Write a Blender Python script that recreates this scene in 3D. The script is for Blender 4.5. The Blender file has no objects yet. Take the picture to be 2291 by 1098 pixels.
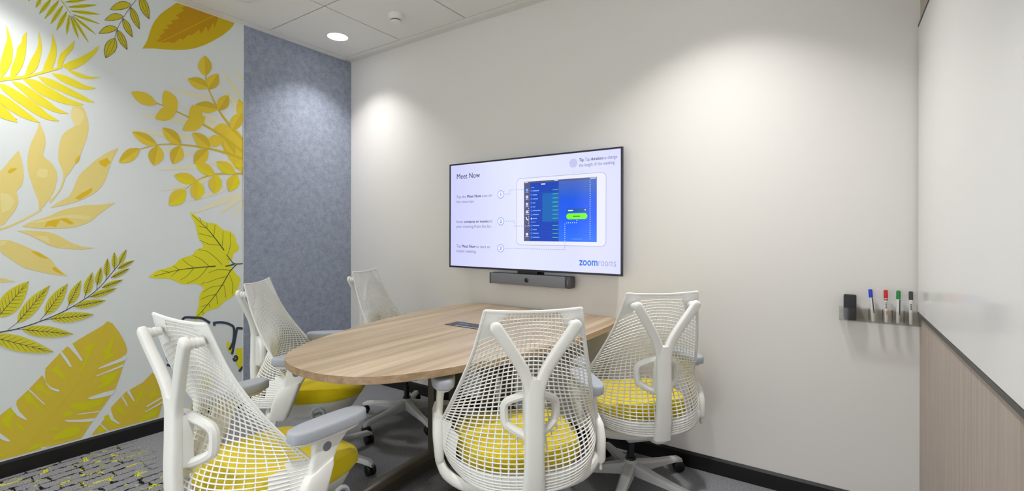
import bpy, bmesh, math, random
from mathutils import Vector, Matrix
from mathutils.geometry import tessellate_polygon
random.seed(7)
SC = bpy.context.scene
COL = SC.collection
PI = math.pi

# ------------------------------------------------------------------ camera
CAM_H = 1.19
YAW = math.atan(720.5 / 1062.0)
cd = bpy.data.cameras.new('camera')
cam = bpy.data.objects.new('camera', cd); COL.objects.link(cam)
cd.sensor_fit = 'HORIZONTAL'; cd.sensor_width = 36.0
cd.lens = 36.0 * 1062.0 / 2291.0
cd.shift_y = (522.0 - 549.0) / 2291.0
cd.clip_start = 0.02
cam.location = (0, 0, CAM_H)
cam.rotation_euler = (Matrix.Rotation(YAW, 4, 'Z') @ Matrix.Rotation(PI / 2, 4, 'X') @ Matrix.Rotation(math.radians(0.1), 4, 'Z')).to_euler()
SC.camera = cam

# ------------------------------------------------------------------ world, exposure
w = bpy.data.worlds.new('world'); SC.world = w; w.use_nodes = True
w.node_tree.nodes['Background'].inputs[0].default_value = (0.9, 0.95, 1.0, 1)
w.node_tree.nodes['Background'].inputs[1].default_value = 2.3
SC.view_settings.view_transform = 'Standard'
SC.view_settings.look = 'None'
SC.view_settings.exposure = 0.12
SC.view_settings.gamma = 1.0
SC.view_settings.use_curve_mapping = False
LAMP_W = 8.5
LAMP_SPOTS = [(-2.97, 2.13), (-0.45, 1.95), (-2.97, 0.33), (-0.45, 0.33), (-1.70, -0.87)]

# ------------------------------------------------------------------ room measures (metres)
XL, XR, YW, YF, ZC = -3.34, 0.288, 2.52, -1.55, 2.61

# ------------------------------------------------------------------ materials
def srgb(r, g, b):
    f = lambda c: (c / 255 / 12.92) if c / 255 <= 0.04045 else ((c / 255 + 0.055) / 1.055) ** 2.4
    return (f(r), f(g), f(b), 1)
def mat(name, col, rough=0.5, metal=0.0, spec=0.5, coat=0.0, noise=None, bump=None, trans=0.0, emit=None, estr=0.0, sheen=0.0, alpha=1.0):
    m = bpy.data.materials.new(name); m.use_nodes = True
    nt = m.node_tree; b = nt.nodes['Principled BSDF']
    b.inputs['Base Color'].default_value = col; b.inputs['Roughness'].default_value = rough
    b.inputs['Metallic'].default_value = metal; b.inputs['Specular IOR Level'].default_value = spec
    b.inputs['Coat Weight'].default_value = coat
    b.inputs['Transmission Weight'].default_value = trans
    b.inputs['Sheen Weight'].default_value = sheen
    if emit: b.inputs['Emission Color'].default_value = emit; b.inputs['Emission Strength'].default_value = estr
    if noise or bump:
        tc = nt.nodes.new('ShaderNodeTexCoord')
    if noise:   # (scale, amount, detail)
        n = nt.nodes.new('ShaderNodeTexNoise'); n.inputs['Scale'].default_value = noise[0]; n.inputs['Detail'].default_value = noise[2]
        nt.links.new(tc.outputs['Object'], n.inputs['Vector'])
        r = nt.nodes.new('ShaderNodeMapRange'); r.inputs[1].default_value = 1.0; r.inputs[2].default_value = 0.7
        r.inputs[3].default_value = 1 - noise[1]; r.inputs[4].default_value = 1 + noise[1]
        nt.links.new(n.outputs['Fac'], r.inputs[0])
        x = nt.nodes.new('ShaderNodeVectorMath'); x.operation = 'SCALE'; x.inputs[0].default_value = col[:3]
        nt.links.new(r.outputs[0], x.inputs['Scale']); nt.links.new(x.outputs[0], b.inputs['Base Color'])
    if bump:    # (scale, strength)
        n = nt.nodes.new('ShaderNodeTexNoise'); n.inputs['Scale'].default_value = bump[0]; n.inputs['Detail'].default_value = 3
        nt.links.new(tc.outputs['Object'], n.inputs['Vector'])
        u = nt.nodes.new('ShaderNodeBump'); u.inputs['Strength'].default_value = bump[1]; u.inputs['Distance'].default_value = 0.002
        nt.links.new(n.outputs['Fac'], u.inputs['Height']); nt.links.new(u.outputs[0], b.inputs['Normal'])
    return m
def nd(nt, t, **k):
    n = nt.nodes.new(t)
    for a, v in k.items():
        if a.startswith('i_'):
            key = a[2:]; key = int(key) if key.isdigit() else key.replace('_', ' ')
            n.inputs[key].default_value = v
        else: setattr(n, a, v)
    return n
def wood(name, c1, c2, axis, sc=1.0, rough=0.45, c3=None):
    """long grain along `axis`, fine streaks across"""
    m = mat(name, c1, rough); nt = m.node_tree; b = nt.nodes['Principled BSDF']; L = nt.links.new
    tc = nd(nt, 'ShaderNodeTexCoord'); mp = nd(nt, 'ShaderNodeMapping'); L(tc.outputs['Object'], mp.inputs[0])
    s = [1.0, 1.0, 1.0]; s[axis] = 0.035; mp.inputs['Scale'].default_value = s
    n1 = nd(nt, 'ShaderNodeTexNoise', i_Scale=22 * sc, i_Detail=5.0, i_Roughness=0.6); L(mp.outputs[0], n1.inputs['Vector'])
    n2 = nd(nt, 'ShaderNodeTexNoise', i_Scale=240 * sc, i_Detail=2.0); L(mp.outputs[0], n2.inputs['Vector'])
    r1 = nd(nt, 'ShaderNodeValToRGB'); r1.color_ramp.elements[0].position = 0.35; r1.color_ramp.elements[1].position = 0.66
    r1.color_ramp.elements[0].color = c1; r1.color_ramp.elements[1].color = c2
    L(n1.outputs['Fac'], r1.inputs[0])
    mr = nd(nt, 'ShaderNodeMapRange', i_1=0.3, i_2=0.7, i_3=0.93, i_4=1.05); L(n2.outputs['Fac'], mr.inputs[0])
    x = nd(nt, 'ShaderNodeVectorMath', operation='SCALE'); L(r1.outputs[0], x.inputs[0]); L(mr.outputs[0], x.inputs['Scale'])
    L(x.outputs[0], b.inputs['Base Color'])
    bp = nd(nt, 'ShaderNodeBump', i_Strength=0.08, i_Distance=0.001); L(n2.outputs['Fac'], bp.inputs['Height']); L(bp.outputs[0], b.inputs['Normal'])
    return m
M = {}
M['wall'] = mat('wall_paint', srgb(229, 226, 223), 0.55, spec=0.3, bump=(300, 0.04))
M['ceil'] = mat('ceiling_paint', srgb(232, 231, 228), 0.6, spec=0.3)
M['gap'] = mat('ceiling_gap_dark', srgb(16, 15, 14), 0.9)
M['black_base'] = mat('black_skirting', srgb(20, 19, 20), 0.35)
M['white'] = mat('white_plastic', srgb(233, 233, 229), 0.42, spec=0.45, bump=(900, 0.03))
M['mesh'] = mat('white_elastomer', srgb(236, 236, 233), 0.5, spec=0.35)
M['pad'] = mat('grey_arm_pad', srgb(168, 173, 182), 0.5, spec=0.4, bump=(700, 0.03))
M['base'] = mat('pale_grey_base', srgb(196, 198, 199), 0.42, spec=0.4)
M['button'] = mat('grey_button', srgb(120, 125, 130), 0.4)
M['black'] = mat('black_plastic', srgb(18, 18, 19), 0.4)
M['fabric'] = mat('yellow_fabric', srgb(226, 204, 22), 0.9, spec=0.15, noise=(260, 0.08, 4), bump=(900, 0.35), sheen=0.2)
M['wood'] = wood('table_laminate', srgb(212, 192, 163), srgb(172, 148, 119), 1, 0.75, 0.42)
M['woodedge'] = wood('table_edge_band', srgb(186, 160, 130), srgb(156, 128, 100), 1, 1.6, 0.5)
M['lam'] = wood('greige_wall_laminate', srgb(189, 176, 164), srgb(172, 157, 145), 2, 2.2, 0.5)
M['tableg'] = mat('table_leg_taupe', srgb(92, 86, 78), 0.4, metal=0.3)
M['glass_board'] = mat('white_glass_board', srgb(246, 246, 246), 0.12, spec=0.5)
M['boardedge'] = mat('board_edge_dark', srgb(45, 42, 40), 0.35)
M['tvblack'] = mat('tv_bezel', srgb(46, 48, 58), 0.3, metal=0.4)
M['bar'] = mat('grey_speaker_cloth', srgb(118, 120, 126), 0.8, noise=(500, 0.12, 3))
M['barend'] = mat('bar_end_grey', srgb(72, 74, 80), 0.5)
M['lens'] = mat('lens_glass', srgb(10, 10, 12), 0.08)
M['metal'] = mat('screw_metal', srgb(150, 150, 145), 0.3, metal=0.9)
M['lampglow'] = mat('lamp_diffuser', (1, 1, 1, 1), 0.5, emit=(1, 0.98, 0.95, 1), estr=9.0)
def felt():
    m = mat('blue_grey_felt', srgb(112, 120, 140), 0.95, spec=0.1); nt = m.node_tree; b = nt.nodes['Principled BSDF']; L = nt.links.new
    tc = nd(nt, 'ShaderNodeTexCoord')
    a = nd(nt, 'ShaderNodeTexNoise', i_Scale=150.0, i_Detail=6.0, i_Roughness=0.8, i_Distortion=2.5); c = nd(nt, 'ShaderNodeTexNoise', i_Scale=24.0, i_Detail=5.0)
    L(tc.outputs['Object'], a.inputs['Vector']); L(tc.outputs['Object'], c.inputs['Vector'])
    ad = nd(nt, 'ShaderNodeMath', operation='MULTIPLY_ADD', i_1=0.16); L(c.outputs['Fac'], ad.inputs[0]); L(a.outputs['Fac'], ad.inputs[2])
    r = nd(nt, 'ShaderNodeValToRGB'); r.color_ramp.elements[0].position = 0.40; r.color_ramp.elements[1].position = 0.78
    r.color_ramp.elements[0].color = srgb(84, 94, 117); r.color_ramp.elements[1].color = srgb(200, 208, 224)
    L(ad.outputs[0], r.inputs[0]); L(r.outputs[0], b.inputs['Base Color'])
    bp = nd(nt, 'ShaderNodeBump', i_Strength=0.4, i_Distance=0.002); L(a.outputs['Fac'], bp.inputs['Height']); L(bp.outputs[0], b.inputs['Normal'])
    return m
M['felt'] = felt()
def carpet():
    m = mat('carpet', srgb(110, 110, 114), 0.95, spec=0.1); nt = m.node_tree; b = nt.nodes['Principled BSDF']; L = nt.links.new
    tc = nd(nt, 'ShaderNodeTexCoord')
    def noise(sc, det=3.0, rgh=0.6, src=None, out='Fac'):
        n = nd(nt, 'ShaderNodeTexNoise', i_Scale=float(sc), i_Detail=float(det), i_Roughness=rgh); L((src or tc.outputs['Object']), n.inputs['Vector']); return n.outputs[out]
    def mth(op, a, b_=None, c=None):
        n = nd(nt, 'ShaderNodeMath', operation=op)
        for i, v in enumerate((a, b_, c)):
            if v is None: continue
            if isinstance(v, (int, float)): n.inputs[i].default_value = v
            else: L(v, n.inputs[i])
        return n.outputs[0]
    def rng(v, a, b_, c=0.0, d=1.0):
        n = nd(nt, 'ShaderNodeMapRange', i_1=a, i_2=b_, i_3=c, i_4=d); L(v, n.inputs[0]); return n.outputs[0]
    def mix(f, a, b_):
        n = nd(nt, 'ShaderNodeMix', data_type='RGBA'); L(f, n.inputs[0])
        for i, v in ((6, a), (7, b_)):
            if isinstance(v, tuple): n.inputs[i].default_value = v
            else: L(v, n.inputs[i])
        return n.outputs[2]
    pile = nd(nt, 'ShaderNodeValToRGB'); L(noise(240, 5, 0.85), pile.inputs[0])
    pile.color_ramp.elements[0].position = 0.36; pile.color_ramp.elements[1].position = 0.66
    pile.color_ramp.elements[0].color = srgb(56, 55, 57); pile.color_ramp.elements[1].color = srgb(182, 183, 190)
    # warped coordinates for the cracked block pattern
    wv = nd(nt, 'ShaderNodeTexNoise', i_Scale=14.0, i_Detail=4.0); L(tc.outputs['Object'], wv.inputs['Vector'])
    sub = nd(nt, 'ShaderNodeVectorMath', operation='SUBTRACT'); L(wv.outputs['Color'], sub.inputs[0]); sub.inputs[1].default_value = (0.5, 0.5, 0.5)
    sc = nd(nt, 'ShaderNodeVectorMath', operation='SCALE'); L(sub.outputs[0], sc.inputs[0]); sc.inputs['Scale'].default_value = 0.035
    add = nd(nt, 'ShaderNodeVectorMath', operation='ADD'); L(tc.outputs['Object'], add.inputs[0]); L(sc.outputs[0], add.inputs[1])
    mp = nd(nt, 'ShaderNodeMapping'); L(add.outputs[0], mp.inputs[0]); mp.inputs['Rotation'].default_value = (0, 0, PI / 2)
    br = nd(nt, 'ShaderNodeTexBrick', i_Scale=1.0); L(mp.outputs[0], br.inputs['Vector'])
    br.inputs['Mortar Size'].default_value = 0.0028; br.inputs['Mortar Smooth'].default_value = 0.2
    br.inputs['Brick Width'].default_value = 0.150; br.inputs['Row Height'].default_value = 0.066; br.offset = 0.37; br.squash = 0.8; br.squash_frequency = 3
    br2 = nd(nt, 'ShaderNodeTexBrick', i_Scale=1.0); L(mp.outputs[0], br2.inputs['Vector'])
    br2.inputs['Mortar Size'].default_value = 0.0085; br2.inputs['Mortar Smooth'].default_value = 0.1
    br2.inputs['Brick Width'].default_value = 0.150; br2.inputs['Row Height'].default_value = 0.066; br2.offset = 0.37; br2.squash = 0.8; br2.squash_frequency = 3
    sep = nd(nt, 'ShaderNodeSeparateXYZ'); L(tc.outputs['Object'], sep.inputs[0])
    # patterned planks lie at y < 1.03, fading into the plain pile
    edge = mth('MULTIPLY_ADD', noise(9, 3), 0.22, sep.outputs[1]); zone = rng(edge, 1.17, 1.02)
    keep = rng(noise(11, 3), 0.36, 0.47)
    thick = rng(noise(24, 2), 0.50, 0.56)
    crack = mth('MULTIPLY', mth('MAXIMUM', mth('MULTIPLY', br.outputs['Fac'], keep), mth('MULTIPLY', br2.outputs['Fac'], thick)), zone)
    m1 = mth('MULTIPLY', rng(noise(14, 2, 0.5, mp.outputs[0]), 0.56, 0.60), mth('MULTIPLY', rng(noise(160, 2), 0.42, 0.50), br2.outputs['Fac']))
    m2 = mth('MULTIPLY', rng(noise(17, 2, 0.5, add.outputs[0]), 0.60, 0.68), rng(noise(140, 3), 0.53, 0.58))
    lime = mth('MULTIPLY', mth('MAXIMUM', m1, m2), zone)
    c = mix(crack, pile.outputs[0], srgb(24, 22, 22)); c = mix(lime, c, srgb(214, 212, 40))
    L(c, b.inputs['Base Color'])
    bp = nd(nt, 'ShaderNodeBump', i_Strength=0.6, i_Distance=0.004); L(noise(420, 2), bp.inputs['Height']); L(bp.outputs[0], b.inputs['Normal'])
    return m
M['carpet'] = carpet()
def clear():
    m = bpy.data.materials.new('clear_acrylic'); m.use_nodes = True; nt = m.node_tree; L = nt.links.new
    for n in list(nt.nodes): nt.nodes.remove(n)
    o = nd(nt, 'ShaderNodeOutputMaterial'); t = nd(nt, 'ShaderNodeBsdfTransparent', i_Color=(0.955, 0.95, 0.93, 1)); g = nd(nt, 'ShaderNodeBsdfGlossy', i_Roughness=0.05)
    lw = nd(nt, 'ShaderNodeLayerWeight', i_Blend=0.5); pw = nd(nt, 'ShaderNodeMath', operation='POWER', i_1=4.0); L(lw.outputs['Facing'], pw.inputs[0])
    fr = nd(nt, 'ShaderNodeMath', operation='MULTIPLY_ADD', i_1=0.55, i_2=0.04); L(pw.outputs[0], fr.inputs[0]); mx = nd(nt, 'ShaderNodeMixShader')
    L(fr.outputs[0], mx.inputs[0]); L(t.outputs[0], mx.inputs[1]); L(g.outputs[0], mx.inputs[2]); L(mx.outputs[0], o.inputs[0])
    return m
M['acrylic'] = clear()

# ------------------------------------------------------------------ mesh helpers
def link(name, me_or_bm, m, parent=None, smooth=True, loc=None):
    if isinstance(me_or_bm, bmesh.types.BMesh):
        bmesh.ops.recalc_face_normals(me_or_bm, faces=me_or_bm.faces)
        me = bpy.data.meshes.new(name); me_or_bm.to_mesh(me); me_or_bm.free()
    else: me = me_or_bm
    o = bpy.data.objects.new(name, me); COL.objects.link(o)
    for x in (m if isinstance(m, (list, tuple)) else [m]): me.materials.append(x)
    if smooth:
        me.polygons.foreach_set('use_smooth', [True] * len(me.polygons))
        try: me.set_sharp_from_angle(angle=math.radians(38))
        except Exception: pass
    if parent: o.parent = parent
    if loc: o.location = loc
    return o
def empty(name, loc, label, cat, group=None, rz=0):
    o = bpy.data.objects.new(name, None); COL.objects.link(o); o.empty_display_size = 0.1
    o.location = loc; o.rotation_euler = (0, 0, rz); return tag(o, label, cat, group)
def tag(o, label, cat, group=None):
    o['label'] = label; o['category'] = cat
    if group: o['group'] = group
    return o
def struct(o): o['kind'] = 'structure'; return o
def box(bm, x0, x1, y0, y1, z0, z1, bev=0.0, seg=2):
    r = bmesh.ops.create_cube(bm, size=1)
    for v in r['verts']: v.co = Vector(((x0 + x1) / 2 + v.co.x * (x1 - x0), (y0 + y1) / 2 + v.co.y * (y1 - y0), (z0 + z1) / 2 + v.co.z * (z1 - z0)))
    if bev:
        es = {e for v in r['verts'] for e in v.link_edges}
        bmesh.ops.bevel(bm, geom=list(es), offset=bev, segments=seg, profile=0.5, affect='EDGES')
    return bm
def BX(*a, **k): return box(bmesh.new(), *a, **k)
def loft(bm, rings, c0=True, c1=True):
    vs = [[bm.verts.new(p) for p in r] for r in rings]; n = len(rings[0])
    for a, b in zip(vs, vs[1:]):
        for i in range(n): bm.faces.new((a[i], a[(i + 1) % n], b[(i + 1) % n], b[i]))
    if c0: bm.faces.new(vs[0][::-1])
    if c1: bm.faces.new(vs[-1])
    return bm
def smooth_path(P, n=6):
    P = [Vector(p) for p in P]; o = []
    for i in range(len(P) - 1):
        a, b, c, d = P[max(i - 1, 0)], P[i], P[i + 1], P[min(i + 2, len(P) - 1)]
        for j in range(n):
            t = j / n
            o.append(0.5 * ((2 * b) + (c - a) * t + (2 * a - 5 * b + 4 * c - d) * t * t + (3 * b - a - 3 * c + d) * t ** 3))
    o.append(P[-1]); return o
def tube(bm, pts, r, n=8, side=None, cap=True, roundcap=False):
    """r: number, list, or list of (a,b); a along `side`, b across"""
    pts = [Vector(p) for p in pts]; N = len(pts); rings = []
    for i, p in enumerate(pts):
        t = (pts[min(i + 1, N - 1)] - pts[max(i - 1, 0)]).normalized()
        s = Vector(side) if side is not None else (Vector((0, 0, 1)) if abs(t.z) < 0.9 else Vector((0, 1, 0)))
        s = (s - t * s.dot(t)).normalized(); q = t.cross(s)
        rr = r[i] if isinstance(r, list) else r
        a, b = rr if isinstance(rr, tuple) else (rr, rr)
        rings.append((p, s, q, a, b, t))
    def ring(p, s, q, a, b): return [p + s * (a * math.cos(2 * PI * k / n)) + q * (b * math.sin(2 * PI * k / n)) for k in range(n)]
    R = [ring(*x[:5]) for x in rings]
    if roundcap:
        p, s, q, a, b, t = rings[0]; pre = [ring(p - t * (min(a, b) * math.sin(f)), s, q, a * math.cos(f), b * math.cos(f)) for f in (1.3, 0.9, 0.45)]
        p, s, q, a, b, t = rings[-1]; post = [ring(p + t * (min(a, b) * math.sin(f)), s, q, a * math.cos(f), b * math.cos(f)) for f in (0.45, 0.9, 1.3)]
        R = pre + R + post
    return loft(bm, R, cap, cap)
def lathe(bm, prof, n=24, c=(0, 0, 0), axis='Z'):
    R = []
    for r, h in prof:
        ring = []
        for k in range(n):
            a = 2 * PI * k / n; x, y = max(r, 1e-5) * math.cos(a), max(r, 1e-5) * math.sin(a)
            p = {'Z': (x, y, h), 'X': (h, x, y), 'Y': (x, h, y)}[axis]
            ring.append((c[0] + p[0], c[1] + p[1], c[2] + p[2]))
        R.append(ring)
    return loft(bm, R)
def superring(cx, cy, z, a, b, e=2.5, n=32):
    o = []
    for k in range(n):
        t = 2 * PI * k / n; c, s = math.cos(t), math.sin(t)
        o.append((cx + a * math.copysign(abs(c) ** (2 / e), c), cy + b * math.copysign(abs(s) ** (2 / e), s), z))
    return o
def prism(bm, poly, z0, z1, bev=0):
    loft(bm, [[(x, y, z0) for x, y in poly], [(x, y, z1) for x, y in poly]]); return bm

# ------------------------------------------------------------------ setting
struct(link('floor', BX(XL - 0.1, XR + 0.1, YF - 0.1, YW + 0.1, -0.05, 0), M['carpet'], smooth=False))
struct(link('wall_back', BX(XL - 0.1, XR + 0.1, YW, YW + 0.1, 0, ZC + 0.12), M['wall'], smooth=False))
struct(link('wall_left', BX(XL - 0.1, XL, YF, YW, 0, ZC + 0.12), M['wall'], smooth=False))
struct(link('wall_right', BX(XR, XR + 0.1, YF, YW, 0, ZC + 0.12), M['lam'], smooth=False))
bm = BX(XL - 0.1, XR + 0.1, YF - 0.1, YF, 2.3, ZC + 0.12); box(bm, XL - 0.1, XL + 0.12, YF - 0.1, YF, 0, 2.3); box(bm, XR - 0.12, XR + 0.1, YF - 0.1, YF, 0, 2.3)
struct(link('wall_front', bm, M['wall'], smooth=False))
bm = bmesh.new()
for x in (XL + 0.12, -2.02, -0.96, XR - 0.16): box(bm, x, x + 0.04, YF - 0.07, YF - 0.03, 0, 2.3)
box(bm, XL + 0.12, XR - 0.12, YF - 0.07, YF - 0.03, 0, 0.05); box(bm, XL + 0.12, XR - 0.12, YF - 0.07, YF - 0.03, 2.26, 2.3)
wn = struct(link('window_1', bm, M['black'], smooth=False))
for x0, x1 in ((XL + 0.16, -2.02), (-1.98, -0.96), (-0.92, XR - 0.16)):
    link('glass_pane', BX(x0, x1, YF - 0.055, YF - 0.045, 0.05, 2.26), M['acrylic'], wn, smooth=False)
def skirting(name, x0, x1, y0, y1, side):
    bm = bmesh.new(); t = 0.010; h = 0.080
    if side == 'back': prof = [(YW, 0), (YW - t, 0), (YW - t, h - 0.012), (YW - t + 0.008, h), (YW, h)]; loft(bm, [[(x, y, z) for y, z in prof] for x in (x0, x1)])
    else: prof = [(XL, 0), (XL + t, 0), (XL + t, h - 0.012), (XL + t - 0.008, h), (XL, h)]; loft(bm, [[(x, y, z) for x, z in prof] for y in (y0, y1)])
    return struct(link(name, bm, M['black_base'], smooth=False))
skirting('baseboard_back', XL, XR, 0, 0, 'back'); skirting('baseboard_left', 0, 0, YF, YW, 'left')

# ceiling: dark plenum plane, border trims and one tile per 60 cm module
ceil = struct(link('ceiling', BX(XL - 0.1, XR + 0.1, YF - 0.1, YW + 0.1, ZC + 0.03, ZC + 0.12), M['gap'], smooth=False))
TX = [-3.29 + 0.0] + [-2.645 + 0.63 * i for i in range(0, 5)] + [XR]
TX = [-3.272, -2.645, -2.018, -1.391, -0.764, -0.137, XR - 0.004]
TY = [2.425, 1.802, 1.179, 0.556, -0.067, -0.69, -1.313, YF + 0.004]
g = 0.0048
tb = {}
for i in range(len(TX) - 1):
    for j in range(len(TY) - 1):
        x0, x1, y1, y0 = TX[i] + g, TX[i + 1] - g, TY[j] - g, TY[j + 1] + g
        key = (round(x1 - x0, 3), round(y1 - y0, 3))
        if key not in tb:
            bm = BX(-key[0] / 2, key[0] / 2, -key[1] / 2, key[1] / 2, 0, 0.028, bev=0.0015, seg=1)
            me = bpy.data.meshes.new('ceiling_tile'); bmesh.ops.recalc_face_normals(bm, faces=bm.faces); bm.to_mesh(me); bm.free(); me.materials.append(M['ceil']); tb[key] = me
        o = bpy.data.objects.new('ceiling_tile', tb[key]); COL.objects.link(o); o.parent = ceil; o.location = ((x0 + x1) / 2, (y0 + y1) / 2, ZC)
struct(link('trim_1', BX(XL, TX[0] - 0.001, YF, TY[0], ZC - 0.004, ZC + 0.03), M['ceil'], smooth=False))
struct(link('trim_2', BX(XL, XR, TY[0] + 0.001, TY[0] + 0.028, ZC - 0.004, ZC + 0.03), M['ceil'], smooth=False))
struct(link('trim_3', BX(XL, XR, TY[0] + 0.028, YW, ZC + 0.004, ZC + 0.03), M['wall'], smooth=False))

# ------------------------------------------------------------------ ceiling fittings and their light
for k, (x, y) in enumerate(LAMP_SPOTS):
    lab = ['glowing round recessed downlight in the corner ceiling tile above the grey felt', 'round recessed downlight above the whiteboard end of the back wall',
           'round recessed downlight near the mural wall, behind the viewpoint', 'round recessed downlight beside the whiteboard, above the viewpoint', 'round recessed downlight over the front of the room'][k]
    t = empty('downlight', (x, y, ZC), lab, 'light')
    bm = bmesh.new(); lathe(bm, [(0.073, -0.0001), (0.0735, -0.003), (0.071, -0.004), (0.069, -0.002), (0.069, -0.0001)], 40); link('lamp_rim', bm, M['ceil'], t)
    bm = bmesh.new(); lathe(bm, [(0.069, -0.0002), (0.069, -0.0015), (0.0001, -0.0015)], 40); link('lamp_diffuser', bm, M['lampglow'], t)
    ld = bpy.data.lights.new('downlight_beam', 'AREA'); ld.shape = 'DISK'; ld.size = 0.13; ld.energy = LAMP_W * (0.6, 1.0, 0.85, 1.0, 1.0)[k]; ld.color = (1, 0.98, 0.955); ld.spread = math.radians(104)
    lo = bpy.data.objects.new('downlight_beam', ld); COL.objects.link(lo); lo.parent = t; lo.location = (0, 0, -0.006)
t = empty('smoke_detector', (-2.36, 2.13, ZC), 'white round smoke detector on the ceiling tile right of the downlight', 'detector')
bm = bmesh.new(); lathe(bm, [(0.052, 0), (0.052, -0.012), (0.047, -0.022), (0.042, -0.026), (0.036, -0.034), (0.001, -0.034)], 36); link('housing', bm, M['ceil'], t)
bm = bmesh.new(); lathe(bm, [(0.030, -0.034), (0.030, -0.044), (0.001, -0.044)], 36); link('sensor_gap', bm, M['button'], t)
bm = bmesh.new(); lathe(bm, [(0.036, -0.044), (0.037, -0.050), (0.033, -0.056), (0.001, -0.058)], 36); link('cap', bm, M['ceil'], t)
t = empty('ceiling_plate', (-2.95, 1.46, ZC), 'plain round white cover plate at the top edge, in the tile before the downlight', 'ceiling plate')
bm = bmesh.new(); lathe(bm, [(0.055, 0), (0.055, -0.004), (0.05, -0.008), (0.001, -0.009)], 36); link('disc', bm, M['ceil'], t)

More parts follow.
